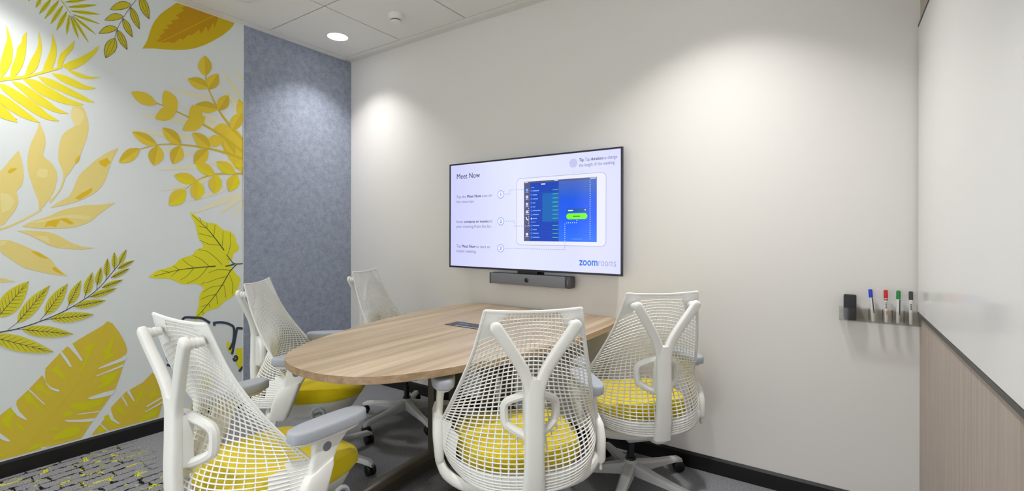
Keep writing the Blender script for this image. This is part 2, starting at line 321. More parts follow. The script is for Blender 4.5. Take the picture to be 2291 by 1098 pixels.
# leaf shapes of the mural, in millimetres on the wall (along, up)
MURAL = {
 'palm_frond': [
  ('bright',2,'509,2006 511,2026 515,2047 519,2068 522,2087 525,2102 528,2115 530,2127 532,2140 531,2155 530,2171 528,2187 526,2202 529,2194 532,2186 536,2177 539,2165 543,2150 546,2134 549,2115 551,2096 552,2077 551,2057 549,2036 545,2016 539,1996 531,1974 523,1955 517,1942 511,1936 509,1940 509,1955 508,1971 508,1988'),
  ('bright',2,'544,1949 544,1959 544,1970 544,1982 545,1994 548,2008 553,2024 557,2040 561,2055 563,2068 564,2080 565,2091 567,2102 570,2111 574,2119 578,2127 581,2134 582,2142 583,2150 583,2157 585,2164 588,2171 592,2178 596,2185 600,2192 599,2167 599,2140 598,2113 597,2089 594,2067 591,2046 587,2028 583,2011 577,1995 571,1980 565,1968 559,1959 555,1953 551,1951 547,1950'),
  ('bright',2,'593,1971 595,1984 598,1998 601,2012 605,2028 611,2047 618,2068 626,2088 632,2105 636,2118 638,2128 640,2138 642,2149 642,2164 642,2180 642,2197 642,2212 645,2196 649,2178 652,2159 654,2142 654,2124 653,2108 651,2092 648,2076 646,2061 643,2046 640,2032 636,2020 631,2010 626,2002 621,1995 615,1988 610,1983 604,1979 598,1975'),
  ('bright',2,'657,2009 658,2017 659,2026 661,2035 663,2046 666,2057 670,2069 674,2083 678,2097 681,2112 685,2127 688,2144 690,2159 692,2175 692,2190 692,2205 693,2219 697,2203 702,2186 706,2169 709,2154 710,2139 710,2126 709,2113 708,2100 706,2087 703,2073 700,2060 697,2050 694,2042 692,2035 688,2030 684,2025 678,2021 671,2016 663,2012'),
  ('bright',2,'712,2042 713,2051 713,2059 713,2069 714,2078 716,2089 718,2101 721,2112 725,2123 731,2133 738,2142 745,2152 752,2162 759,2173 766,2186 773,2198 779,2210 778,2199 777,2187 776,2174 772,2162 767,2150 759,2137 752,2124 745,2112 741,2098 737,2083 734,2070 730,2059 726,2052 721,2048 716,2045'),
  ('bright',2,'730,2059 738,2068 747,2078 756,2088 766,2097 775,2104 784,2111 793,2118 802,2126 812,2136 823,2147 834,2158 844,2170 855,2182 865,2195 875,2208 884,2220 880,2207 876,2193 870,2178 864,2164 854,2148 843,2131 832,2115 821,2101 811,2089 802,2079 793,2070 784,2063 775,2057 767,2052 759,2049 752,2048 746,2049 740,2052 735,2056'),
  ('bright',2,'752,2051 763,2049 774,2047 786,2045 798,2042 808,2040 818,2037 829,2035 840,2035 852,2036 865,2039 878,2042 890,2045 881,2040 870,2033 860,2028 849,2023 839,2020 828,2018 818,2017 807,2018 796,2020 784,2024 774,2029 766,2034 760,2038 757,2042 755,2047'),
  ('bright',2,'691,2012 702,2013 714,2014 727,2015 739,2014 749,2012 759,2009 769,2005 779,2001 791,1997 802,1991 814,1986 826,1983 837,1981 849,1981 860,1981 871,1981 864,1976 857,1972 849,1967 840,1964 830,1961 818,1959 806,1959 793,1959 780,1962 766,1966 752,1970 739,1975 727,1981 716,1988 707,1995 699,2000 693,2007'),
  ('bright',2,'640,1981 650,1981 660,1982 670,1982 682,1981 695,1977 710,1972 724,1966 739,1960 752,1955 765,1949 779,1942 793,1935 810,1927 828,1918 847,1908 864,1900 857,1898 849,1897 841,1896 831,1896 818,1898 804,1901 790,1905 775,1909 759,1914 743,1919 727,1925 712,1930 700,1934 689,1938 679,1943 669,1948 661,1956 653,1964 646,1973'),
  ('bright',2,'583,1954 593,1956 605,1958 616,1960 628,1960 638,1958 648,1954 658,1948 669,1942 682,1936 695,1929 708,1921 721,1914 733,1908 743,1902 754,1897 766,1892 779,1888 793,1885 808,1882 821,1879 810,1875 799,1870 787,1866 775,1864 762,1863 748,1863 735,1865 721,1867 708,1870 695,1874 682,1879 670,1884 658,1889 648,1895 638,1901 628,1909 616,1919 605,1931 593,1943'),
  ('bright',2,'544,1932 552,1932 560,1933 569,1932 579,1930 590,1926 602,1919 615,1911 628,1903 640,1894 654,1884 666,1875 678,1866 688,1857 696,1849 704,1842 713,1835 724,1830 736,1825 748,1821 759,1817 748,1815 737,1813 725,1811 713,1812 700,1814 687,1818 674,1824 661,1830 648,1837 635,1846 623,1855 611,1864 600,1874 590,1884 580,1894 571,1903 563,1911 556,1918 550,1926'),
  ('bright',2,'509,1909 514,1909 518,1910 524,1909 532,1907 543,1901 558,1894 573,1885 587,1876 601,1866 615,1857 628,1847 640,1837 651,1827 660,1817 669,1807 678,1798 689,1791 700,1784 711,1777 721,1771 712,1769 703,1768 693,1767 682,1767 671,1769 660,1773 648,1778 636,1784 624,1792 611,1801 599,1810 587,1819 576,1827 567,1834 557,1841 548,1849 537,1859 526,1870 516,1881 509,1890 507,1901'),
  ('bright',2,'509,1862 518,1857 527,1852 537,1846 548,1838 560,1828 573,1817 586,1805 599,1793 612,1782 624,1770 637,1758 649,1747 641,1748 633,1748 625,1749 616,1751 605,1754 593,1758 580,1762 567,1770 552,1780 535,1792 520,1806 509,1818 505,1830 506,1841 508,1852'),
  ('bright',2,'509,1791 514,1787 519,1783 525,1778 532,1774 540,1768 550,1761 560,1754 569,1748 560,1748 550,1749 540,1750 532,1751 525,1753 518,1754 513,1756 509,1760 508,1767 508,1775 509,1783'),
  ('bright',2,'400,1931 403,1949 406,1967 410,1987 414,2009 417,2035 421,2064 424,2094 428,2121 431,2099 434,2076 437,2052 439,2028 439,2004 438,1980 436,1957 435,1936 426,1934 417,1933 408,1932'),
  ('bright',2,'460,1948 461,1960 463,1976 465,1994 468,2015 470,2040 471,2069 473,2098 475,2121 478,2137 480,2149 483,2158 486,2168 488,2147 491,2125 493,2102 494,2078 493,2052 491,2025 489,1999 486,1977 484,1961 481,1950 478,1940 475,1930 471,1933 467,1936 463,1940'),
  ('bright',2,'417,1877 432,1870 448,1862 464,1854 479,1844 493,1832 507,1819 520,1804 532,1790 543,1776 552,1761 561,1747 569,1733 557,1735 544,1736 531,1738 517,1743 501,1748 484,1755 468,1764 453,1778 442,1799 433,1825 425,1853'),
  ('~bright',3,'384,1854 401,1863 426,1877 455,1892 485,1908 510,1920 530,1930 547,1937 563,1944 578,1951 594,1958 609,1967 623,1976 637,1986 651,1995 664,2004 679,2013 694,2024 709,2033 722,2042 731,2048 729,2056 720,2051 707,2043 692,2034 676,2024 662,2015 648,2006 635,1997 621,1989 607,1980 592,1972 577,1965 562,1959 546,1953 528,1946 508,1936 483,1924 453,1909 424,1894 399,1881 381,1872'),
 ],
 'small_palm': [
  ('olive',2,'718,2397 711,2389 705,2380 699,2371 694,2361 689,2352 684,2342 680,2332 676,2322 673,2312 670,2301 666,2291 664,2280 670,2288 676,2297 682,2306 687,2314 693,2324 698,2333 702,2343 706,2353 710,2364 714,2374 716,2385'),
  ('~olivedark',3,'717.7,2397.3 713.1,2387.4 708.5,2377.5 704,2367.6 699.4,2357.7 694.9,2347.9 690.4,2338.1 685.9,2328.3 681.4,2318.6 676.9,2308.9 672.5,2299.2 668,2289.6 663.6,2280 664.2,2279.6 668.7,2289.1 673.2,2298.7 677.7,2308.4 682.3,2318 686.8,2327.7 691.4,2337.4 696,2347.2 700.6,2356.9 705.2,2366.7 709.9,2376.6 714.5,2386.4 719.2,2396.3'),
  ('olive',2,'688,2390 682,2384 676,2378 672,2370 667,2363 663,2356 659,2348 656,2340 653,2332 650,2323 648,2315 646,2306 644,2297 649,2303 654,2310 659,2317 664,2324 668,2331 672,2339 676,2347 679,2355 682,2363 685,2372 687,2381'),
  ('~olivedark',3,'687.3,2390.8 683.6,2382.9 679.9,2375.1 676.2,2367.2 672.5,2359.3 668.9,2351.5 665.2,2343.7 661.6,2335.9 657.9,2328.1 654.3,2320.4 650.7,2312.7 647,2305 643.4,2297.3 644,2296.9 647.7,2304.5 651.3,2312.2 655,2319.8 658.8,2327.5 662.5,2335.3 666.2,2343 669.9,2350.7 673.7,2358.5 677.4,2366.3 681.2,2374.1 685,2382 688.8,2389.8'),
  ('olive',2,'734,2376 727,2368 721,2359 716,2350 711,2341 707,2331 703,2322 699,2312 696,2302 693,2292 690,2282 688,2271 686,2260 692,2269 698,2278 703,2286 708,2296 712,2305 717,2314 721,2324 724,2334 728,2344 730,2354 733,2365'),
  ('~olivedark',3,'733.1,2376.7 729.1,2366.9 725.1,2357.1 721.1,2347.3 717.1,2337.6 713.2,2327.9 709.2,2318.2 705.3,2308.6 701.4,2298.9 697.4,2289.3 693.5,2279.7 689.6,2270.2 685.8,2260.7 686.4,2260.3 690.3,2269.8 694.3,2279.3 698.3,2288.9 702.3,2298.4 706.3,2308 710.3,2317.6 714.4,2327.3 718.4,2337 722.5,2346.6 726.5,2356.4 730.6,2366.1 734.7,2375.9'),
  ('olive',2,'750,2353 743,2344 738,2335 733,2326 728,2316 724,2307 721,2297 718,2287 715,2277 713,2267 711,2257 710,2247 709,2236 714,2245 719,2254 724,2263 729,2272 733,2282 737,2291 740,2301 743,2311 746,2321 748,2331 749,2342'),
  ('~olivedark',3,'748.6,2352.8 745.2,2343 741.8,2333.2 738.4,2323.4 735.1,2313.7 731.7,2303.9 728.3,2294.2 725,2284.5 721.6,2274.8 718.3,2265.2 714.9,2255.5 711.6,2245.9 708.3,2236.3 708.9,2236.1 712.3,2245.6 715.7,2255.2 719.2,2264.8 722.6,2274.5 726,2284.1 729.5,2293.8 732.9,2303.5 736.4,2313.2 739.9,2322.9 743.4,2332.7 746.9,2342.5 750.4,2352.3'),
  ('olive',2,'758,2338 755,2328 753,2319 750,2309 749,2300 748,2291 747,2281 746,2272 746,2263 746,2254 747,2245 747,2236 748,2228 751,2237 753,2246 756,2256 757,2265 759,2275 760,2284 761,2293 761,2302 761,2311 761,2320 760,2329'),
  ('~olivedark',3,'757.5,2337.8 756.7,2328.6 755.9,2319.4 755.1,2310.2 754.3,2301 753.5,2291.7 752.7,2282.6 751.9,2273.4 751.1,2264.2 750.3,2255 749.6,2245.8 748.8,2236.6 748,2227.5 748.7,2227.6 749.6,2236.8 750.5,2246 751.4,2255.2 752.3,2264.4 753.2,2273.6 754.1,2282.8 755,2292 755.9,2301.3 756.8,2310.5 757.7,2319.7 758.6,2329 759.5,2338.2'),
  ('olive',2,'763,2334 764,2322 765,2312 766,2302 769,2292 771,2282 774,2273 777,2264 780,2255 784,2246 788,2238 792,2230 796,2222 795,2233 794,2243 792,2253 790,2264 788,2273 786,2283 783,2292 780,2301 776,2310 772,2318 768,2326'),
  ('~olivedark',3,'762.1,2332.9 764.9,2323.7 767.7,2314.5 770.5,2305.3 773.4,2296 776.2,2286.8 779,2277.5 781.9,2268.2 784.7,2258.9 787.6,2249.5 790.4,2240.2 793.3,2230.8 796.2,2221.4 796.9,2222 794.1,2231.5 791.3,2240.9 788.6,2250.4 785.8,2259.8 783.1,2269.2 780.3,2278.6 777.6,2287.9 774.9,2297.3 772.1,2306.6 769.4,2315.9 766.7,2325.2 764,2334.5'),
  ('olive',2,'768,2335 771,2324 776,2312 781,2302 786,2291 791,2281 797,2271 803,2262 810,2252 816,2243 823,2234 830,2225 837,2217 833,2229 828,2240 823,2251 818,2262 812,2273 807,2283 801,2293 795,2302 789,2311 782,2320 775,2328'),
  ('~olivedark',3,'766.7,2334.4 772.4,2324.8 778.2,2315.2 784,2305.5 789.8,2295.8 795.6,2286 801.4,2276.2 807.3,2266.4 813.2,2256.5 819.1,2246.6 825,2236.7 830.9,2226.7 836.9,2216.7 837.6,2217.4 831.7,2227.5 825.8,2237.6 820,2247.7 814.2,2257.7 808.4,2267.7 802.6,2277.6 796.8,2287.5 791.1,2297.4 785.4,2307.2 779.7,2317 774,2326.8 768.4,2336.5'),
  ('olive',2,'772,2337 779,2329 786,2322 793,2316 800,2309 808,2303 816,2298 824,2293 833,2288 841,2283 850,2279 859,2275 868,2271 861,2279 854,2286 846,2293 838,2299 831,2305 823,2311 815,2317 807,2322 798,2326 790,2331 781,2334'),
  ('~olivedark',3,'771.5,2335.9 779.3,2330.6 787.1,2325.3 795,2319.9 803,2314.5 811,2309.1 819,2303.7 827.1,2298.2 835.2,2292.7 843.3,2287.2 851.5,2281.7 859.8,2276.1 868.1,2270.5 868.6,2271.5 860.3,2277.2 852.2,2282.9 844,2288.6 835.9,2294.3 827.9,2299.9 819.9,2305.5 811.9,2311 804,2316.6 796.1,2322.1 788.3,2327.6 780.5,2333 772.7,2338.4'),
  ('olive',2,'774,2344 783,2340 791,2338 800,2336 809,2334 818,2333 828,2332 837,2332 846,2332 856,2332 866,2333 876,2333 886,2335 877,2338 868,2340 859,2342 850,2344 840,2346 831,2347 822,2348 812,2348 803,2348 794,2347 784,2346'),
  ('~olivedark',3,'774,2342.7 783.1,2342 792.1,2341.3 801.3,2340.6 810.5,2340 819.7,2339.3 829,2338.6 838.4,2337.9 847.8,2337.1 857.3,2336.4 866.8,2335.7 876.4,2335 886.1,2334.3 886.4,2335.3 876.7,2336.2 867.2,2337.1 857.7,2337.9 848.2,2338.8 838.8,2339.6 829.5,2340.5 820.2,2341.3 811,2342.2 801.9,2343 792.7,2343.8 783.7,2344.6 774.7,2345.4'),
  ('olive',2,'765,2360 775,2358 784,2358 794,2359 804,2360 814,2362 824,2364 834,2367 844,2370 854,2374 865,2378 876,2383 886,2388 876,2388 866,2388 856,2387 846,2386 835,2385 825,2383 815,2381 805,2378 795,2374 785,2370 775,2366'),
  ('~olivedark',3,'765.1,2358.5 774.9,2360.8 784.7,2363.2 794.5,2365.5 804.4,2367.9 814.4,2370.3 824.4,2372.7 834.5,2375.1 844.7,2377.6 855,2380 865.3,2382.5 875.7,2385 886.1,2387.5 886.2,2388.5 875.8,2386.2 865.4,2383.8 855.1,2381.5 844.9,2379.2 834.7,2376.9 824.6,2374.6 814.6,2372.3 804.6,2370.1 794.7,2367.9 784.9,2365.6 775.1,2363.4 765.4,2361.2'),
  ('olive',2,'754,2375 764,2376 773,2379 783,2382 793,2386 803,2390 812,2395 822,2400 832,2406 842,2412 852,2419 862,2426 872,2434 862,2432 851,2429 841,2426 831,2422 821,2418 811,2414 801,2409 792,2403 782,2397 773,2391 763,2384'),
  ('~olivedark',3,'754,2374 763.5,2378.8 773.1,2383.7 782.7,2388.5 792.4,2393.4 802.1,2398.4 811.9,2403.3 821.7,2408.3 831.7,2413.4 841.7,2418.4 851.7,2423.5 861.8,2428.7 872,2433.8 871.9,2434.8 861.7,2429.8 851.6,2424.8 841.6,2419.8 831.6,2414.9 821.6,2410 811.8,2405.1 802,2400.3 792.2,2395.5 782.6,2390.7 772.9,2386 763.4,2381.3 753.9,2376.6'),
  ('olive',2,'743,2398 750,2398 757,2400 765,2402 772,2405 779,2409 786,2412 794,2417 801,2422 808,2427 815,2433 823,2439 830,2445 822,2444 815,2442 807,2439 800,2436 792,2433 785,2430 778,2426 771,2421 764,2416 756,2411 750,2405'),
  ('~olivedark',3,'742.8,2396.5 749.9,2400.4 757,2404.3 764.1,2408.3 771.3,2412.3 778.5,2416.3 785.7,2420.3 793,2424.3 800.3,2428.3 807.7,2432.4 815,2436.5 822.4,2440.6 829.9,2444.7 829.8,2445.7 822.3,2441.7 814.9,2437.7 807.5,2433.8 800.2,2429.8 792.9,2425.9 785.6,2422 778.4,2418.1 771.1,2414.3 764,2410.4 756.8,2406.6 749.7,2402.8 742.6,2399'),
  ('olive',2,'652,2381 648,2378 644,2373 642,2369 639,2364 637,2360 635,2355 634,2350 633,2345 632,2340 632,2335 631,2330 631,2324 635,2328 638,2332 641,2336 643,2341 646,2345 648,2350 649,2355 651,2360 652,2365 652,2370 653,2376'),
  ('~olivedark',3,'651.2,2381.7 649.5,2376.9 647.8,2372 646.1,2367.2 644.4,2362.4 642.7,2357.6 641,2352.8 639.3,2348 637.6,2343.2 636,2338.4 634.3,2333.6 632.6,2328.8 630.9,2324.1 631.5,2323.8 633.3,2328.6 635,2333.3 636.8,2338.1 638.6,2342.8 640.3,2347.6 642.1,2352.3 643.9,2357.1 645.6,2361.9 647.4,2366.7 649.2,2371.5 651,2376.3 652.8,2381.1'),
  ('olive',2,'623,2395 619,2392 616,2388 614,2384 612,2380 610,2376 608,2372 607,2368 606,2364 606,2359 605,2354 605,2350 605,2345 608,2348 610,2352 613,2356 615,2360 617,2364 619,2368 620,2372 622,2376 623,2381 623,2385 623,2390'),
  ('~olivedark',3,'622.1,2395.6 620.6,2391.4 619.1,2387.1 617.6,2382.9 616.1,2378.6 614.7,2374.4 613.2,2370.2 611.7,2366 610.2,2361.8 608.7,2357.5 607.2,2353.3 605.8,2349.1 604.3,2344.9 604.9,2344.7 606.4,2348.9 608,2353 609.5,2357.2 611.1,2361.4 612.7,2365.6 614.2,2369.7 615.8,2373.9 617.4,2378.1 618.9,2382.3 620.5,2386.5 622.1,2390.7 623.7,2394.9'),
  ('olive',2,'729,2416 736,2418 742,2420 748,2424 754,2427 761,2431 767,2436 773,2440 778,2446 784,2451 790,2457 796,2464 802,2470 795,2468 789,2465 782,2462 776,2458 770,2454 764,2450 758,2446 752,2441 746,2436 740,2430 735,2424'),
  ('~olivedark',3,'729.6,2415 735.5,2419.5 741.4,2424 747.4,2428.5 753.3,2433 759.3,2437.6 765.3,2442.1 771.3,2446.7 777.4,2451.3 783.5,2455.9 789.6,2460.6 795.7,2465.2 801.8,2469.9 801.7,2470.8 795.5,2466.2 789.3,2461.7 783.2,2457.2 777.1,2452.7 771,2448.2 765,2443.7 758.9,2439.3 752.9,2434.9 747,2430.5 741,2426.1 735.1,2421.7 729.2,2417.3'),
  ('~olive',3,'684,2455 690,2448 697,2437 706,2425 715,2413 724,2401 732,2388 742,2375 751,2362 759,2350 764,2342 766,2345 761,2353 753,2365 744,2378 735,2392 726,2404 718,2416 709,2429 700,2441 692,2452 687,2459'),
 ],
 'outlined_sprig': [
  ('~ink',2,'1068.5,2571.9 1065.8,2567.1 1062,2560.5 1057.5,2552.7 1052.5,2543.9 1047.6,2534.9 1042.6,2525.6 1037.4,2515.8 1031.9,2505.2 1026.1,2493.9 1020.1,2481.6 1013.6,2468 1006.7,2453.3 999.6,2437.9 992.7,2422.3 986.3,2407.2 980.3,2392.2 974.5,2376.8 969,2361.7 964,2347.2 959.8,2333.9 956.5,2321.1 953.8,2308.5 951.8,2297 950.2,2287.4 949,2280.5 950.7,2280.6 951.9,2287.5 953.6,2297.1 955.6,2308.5 958.3,2321 961.6,2333.6 965.7,2346.9 970.7,2361.2 976.2,2376.3 982,2391.6 988,2406.6 994.4,2421.6 1001.3,2437.1 1008.4,2452.5 1015.3,2467.2 1021.8,2480.7 1027.8,2493 1033.6,2504.3 1039.1,2514.7 1044.3,2524.6 1049.3,2533.8 1054.3,2542.8 1059.2,2551.5 1063.7,2559.3 1067.5,2565.9 1070.3,2570.7'),
  ('ink',4,'1025.2,2497.5 1014.6,2502.6 1004.8,2503.8 995.5,2503 986.6,2500.6 978.1,2496.5 970,2490.9 962.3,2483.7 954.8,2475.2 947.7,2465.5 940.8,2454.7 934.1,2443.1 927.8,2430.1 936.5,2431.5 945.1,2434.1 953.6,2437.2 962,2440.7 970.4,2444.7 978.7,2449.2 987,2454.4 995.1,2460.3 1003.1,2467.1 1010.9,2474.9 1018.5,2484.3'),
  ('gold',5,'1023,2496 1013,2500 1004,2501 995,2500 987,2498 978,2494 971,2488 963,2482 956,2474 949,2465 943,2455 936,2444 930,2432 938,2434 946,2436 954,2440 962,2443 970,2447 978,2452 986,2457 994,2462 1002,2469 1009,2476 1017,2484'),
  ('ink',4,'988.3,2416.2 979.3,2421.1 971,2422.6 963.1,2422.4 955.5,2420.8 948.2,2417.6 941.2,2413.1 934.5,2407.2 928,2400.1 921.8,2391.9 915.8,2382.7 910,2372.8 904.4,2361.6 911.8,2362.8 919.1,2365.1 926.3,2367.7 933.5,2370.7 940.7,2373.9 947.8,2377.6 954.9,2381.7 961.9,2386.4 968.9,2391.8 975.7,2398 982.3,2405.5'),
  ('gold',5,'986,2415 978,2419 970,2420 963,2420 955,2418 948,2415 942,2411 935,2405 929,2399 923,2391 918,2382 912,2373 907,2363 914,2365 920,2367 927,2370 934,2373 941,2377 948,2380 954,2384 961,2388 968,2393 974,2399 980,2406'),
  ('ink',4,'961.7,2340.3 952.2,2344.6 943.5,2345.4 935.4,2344.7 927.6,2342.4 920.3,2338.7 913.3,2333.7 906.8,2327.3 900.5,2319.7 894.6,2311 889,2301.4 883.5,2291 878.4,2279.5 886,2281.2 893.4,2283.9 900.8,2287 908,2290.4 915.3,2294.2 922.4,2298.4 929.5,2303 936.4,2308.3 943.3,2314.2 949.9,2321 956.2,2329.1'),
  ('gold',5,'960,2339 951,2342 943,2343 935,2342 928,2340 921,2336 914,2331 908,2325 902,2318 896,2310 891,2301 886,2292 881,2281 888,2283 895,2286 902,2290 908,2293 915,2297 922,2301 929,2305 935,2310 942,2316 948,2322 954,2329'),
  ('ink',4,'950.7,2280.4 937,2272.4 927.7,2263.3 920.3,2253.9 914.4,2244 909.9,2233.9 906.7,2223.4 904.7,2212.6 903.7,2201.6 903.6,2190.3 904.4,2178.7 905.9,2166.9 908.9,2154.7 918.8,2163.2 927.3,2172.1 935,2181.4 942,2190.9 948,2200.7 952.9,2210.8 956.7,2221.3 959.2,2232.2 960.2,2243.4 959.7,2255.1 957.4,2267.2'),
  ('gold',5,'950,2278 937,2270 928,2261 922,2252 916,2243 912,2233 909,2223 907,2213 906,2202 906,2192 906,2180 907,2169 910,2158 919,2166 927,2174 934,2183 941,2192 946,2202 951,2212 955,2222 957,2232 958,2243 958,2254 956,2265'),
  ('~ink',6,'949.4,2278.4 942.3,2269.2 936.7,2259.5 931.9,2249.7 927.6,2239.9 923.9,2229.9 920.7,2219.8 917.9,2209.7 915.5,2199.4 913.4,2189.1 911.6,2178.7 910.2,2168.2 909.2,2157.6 910.6,2157.8 911.5,2168.4 913,2178.8 914.7,2189.1 916.8,2199.3 919.2,2209.5 921.9,2219.6 925.1,2229.5 928.8,2239.4 933,2249.1 937.8,2258.7 943.2,2268.2 950.3,2277.3'),
  ('~ink',6,'949.1,2277.6 949.5,2266.6 948.3,2256 946.4,2245.6 944,2235.4 941,2225.3 937.6,2215.3 933.8,2205.5 929.6,2195.8 925,2186.2 920.2,2176.7 915.1,2167.3 909.4,2158.2 910.4,2157.3 916.1,2166.5 921.2,2175.9 926.1,2185.5 930.7,2195.2 935,2204.9 938.9,2214.9 942.3,2225 945.3,2235.2 947.8,2245.6 949.7,2256.2 950.9,2267 950.5,2278.1'),
  ('ink',4,'960.7,2329.4 958.4,2315.4 958.6,2303.9 960,2293.5 962.3,2284 965.4,2275.2 969.3,2267.2 974,2259.9 979.3,2253.2 985.2,2247 991.7,2241.2 998.6,2235.9 1006.5,2231.4 1006.7,2243.5 1006,2254.7 1004.7,2265.5 1003,2275.7 1000.7,2285.4 997.7,2294.4 994,2302.7 989.5,2310.2 984.1,2316.9 977.9,2322.7 970.6,2327.3'),
  ('gold',5,'962,2328 960,2315 960,2304 962,2294 964,2285 968,2277 971,2269 976,2262 980,2256 986,2250 992,2244 998,2238 1005,2234 1005,2245 1004,2255 1003,2265 1001,2275 998,2284 996,2293 992,2301 988,2308 983,2314 977,2320 970,2325'),
  ('~ink',6,'960.9,2327.1 962.4,2317.3 964.8,2308.3 967.6,2299.7 970.7,2291.4 974.2,2283.4 977.9,2275.7 981.8,2268.1 986,2260.8 990.4,2253.6 995,2246.6 999.7,2239.7 1004.8,2233.1 1006,2234.5 1000.9,2241.1 996.2,2248 991.6,2255 987.2,2262.1 983,2269.4 979.1,2276.9 975.4,2284.6 972,2292.6 968.9,2300.8 966.2,2309.3 963.8,2318.2 962.3,2327.9'),
  ('~ink',6,'961.1,2326.7 966.8,2321.1 971.6,2314.6 976,2307.6 980.1,2300.4 984,2292.9 987.6,2285 990.9,2277 994.1,2268.6 997,2260.1 999.8,2251.4 1002.4,2242.5 1004.7,2233.3 1006.1,2234.3 1003.8,2243.5 1001.2,2252.4 998.4,2261.2 995.4,2269.7 992.3,2278.1 988.9,2286.2 985.3,2294.1 981.4,2301.7 977.2,2309 972.7,2316 967.8,2322.6 962.1,2328.2'),
  ('ink',4,'986.3,2403.3 984.1,2389.9 984.4,2378.9 985.7,2369 987.9,2360 991,2351.7 994.7,2344.2 999.2,2337.3 1004.4,2331 1010,2325.3 1016.3,2319.9 1022.9,2315.1 1030.5,2311 1030.7,2322.5 1029.9,2333.2 1028.7,2343.4 1027,2353.1 1024.8,2362.2 1021.9,2370.8 1018.3,2378.6 1014,2385.7 1008.8,2391.9 1002.8,2397.3 995.8,2401.5'),
  ('gold',5,'987,2401 986,2389 986,2379 988,2370 990,2361 993,2354 997,2346 1001,2340 1006,2334 1011,2328 1016,2323 1023,2318 1029,2313 1029,2324 1028,2334 1027,2343 1025,2352 1023,2361 1020,2369 1016,2376 1012,2383 1008,2389 1002,2395 996,2399'),
  ('~ink',6,'986.5,2400.9 988,2391.7 990.3,2383.2 993,2375.1 996.1,2367.3 999.4,2359.8 1002.9,2352.5 1006.7,2345.4 1010.7,2338.5 1015,2331.8 1019.4,2325.2 1023.9,2318.8 1028.8,2312.6 1030,2314.1 1025.1,2320.2 1020.6,2326.6 1016.2,2333.2 1012,2339.9 1008,2346.7 1004.2,2353.8 1000.6,2361 997.4,2368.5 994.4,2376.2 991.7,2384.3 989.4,2392.6 987.9,2401.8'),
  ('~ink',6,'986.7,2400.6 992.1,2395.3 996.7,2389.2 1001,2382.8 1005,2376 1008.7,2368.9 1012.1,2361.6 1015.4,2354 1018.4,2346.1 1021.3,2338.1 1023.9,2329.9 1026.5,2321.5 1028.7,2312.9 1030.1,2313.8 1027.9,2322.5 1025.3,2331 1022.6,2339.2 1019.8,2347.3 1016.7,2355.1 1013.5,2362.8 1010,2370.2 1006.2,2377.3 1002.2,2384.2 997.9,2390.7 993.2,2396.9 987.7,2402.2'),
  ('ink',4,'1021.5,2481 1018.5,2465.9 1018.3,2453.4 1019.3,2441.9 1021.2,2431.3 1024.1,2421.5 1027.8,2412.4 1032.3,2403.9 1037.5,2396.1 1043.3,2388.7 1049.7,2381.8 1056.6,2375.3 1064.6,2369.6 1065.3,2382.7 1065,2395 1064.2,2406.8 1062.8,2418.1 1060.9,2428.9 1058.2,2439 1054.7,2448.5 1050.4,2457.1 1045.2,2464.9 1039,2471.8 1031.6,2477.7'),
  ('gold',5,'1022,2479 1020,2465 1020,2453 1021,2443 1024,2433 1026,2423 1030,2414 1034,2406 1039,2399 1044,2391 1050,2384 1056,2378 1064,2372 1064,2384 1063,2396 1062,2407 1061,2418 1059,2428 1056,2437 1053,2446 1049,2455 1044,2462 1038,2469 1031,2475'),
  ('~ink',6,'1021.6,2478.5 1022.7,2467.6 1024.9,2457.6 1027.4,2448 1030.3,2438.6 1033.4,2429.5 1036.9,2420.7 1040.7,2412 1044.7,2403.6 1048.9,2395.3 1053.4,2387.2 1058,2379.2 1063,2371.4 1064.2,2372.8 1059.3,2380.6 1054.7,2388.5 1050.2,2396.6 1046,2404.9 1042,2413.3 1038.3,2421.9 1034.8,2430.7 1031.6,2439.7 1028.8,2449 1026.3,2458.6 1024.2,2468.5 1023,2479.3'),
  ('~ink',6,'1021.7,2478.1 1027.4,2471.4 1032,2463.8 1036.3,2455.8 1040.3,2447.4 1044,2438.8 1047.4,2429.9 1050.5,2420.7 1053.4,2411.3 1056.1,2401.7 1058.6,2391.9 1060.9,2381.9 1062.9,2371.7 1064.3,2372.6 1062.3,2382.9 1060,2392.9 1057.5,2402.7 1054.8,2412.4 1051.9,2421.8 1048.8,2431 1045.3,2440 1041.7,2448.7 1037.7,2457.1 1033.3,2465.2 1028.6,2472.9 1022.9,2479.7'),
  ('ink',4,'1066.3,2561.1 1061.7,2544.1 1060.7,2530.3 1061.1,2517.9 1062.8,2506.5 1065.6,2496.1 1069.4,2486.6 1074.3,2478 1080,2470.1 1086.6,2462.8 1093.8,2456.1 1101.8,2449.9 1111,2444.8 1112.7,2459.3 1113.1,2472.7 1112.9,2485.6 1112,2497.8 1110.3,2509.4 1107.7,2520.2 1104.2,2530 1099.5,2539 1093.7,2546.8 1086.7,2553.5 1078.2,2558.9'),
  ('gold',5,'1067,2559 1063,2543 1063,2530 1063,2519 1065,2508 1068,2498 1072,2489 1076,2480 1082,2473 1088,2466 1094,2459 1102,2453 1110,2447 1111,2461 1111,2474 1111,2486 1110,2497 1108,2508 1105,2518 1102,2528 1098,2536 1092,2544 1086,2551 1078,2556'),
  ('~ink',6,'1066.3,2558.6 1066.9,2546.7 1068.8,2536 1071.2,2525.7 1074,2515.8 1077.3,2506.2 1080.9,2497 1084.9,2488 1089.2,2479.3 1093.8,2470.8 1098.7,2462.5 1103.8,2454.4 1109.3,2446.6 1110.6,2448.1 1105.1,2455.8 1100,2463.9 1095.2,2472.2 1090.6,2480.6 1086.3,2489.3 1082.3,2498.2 1078.7,2507.4 1075.5,2516.9 1072.6,2526.8 1070.3,2537 1068.4,2547.6 1067.8,2559.3'),
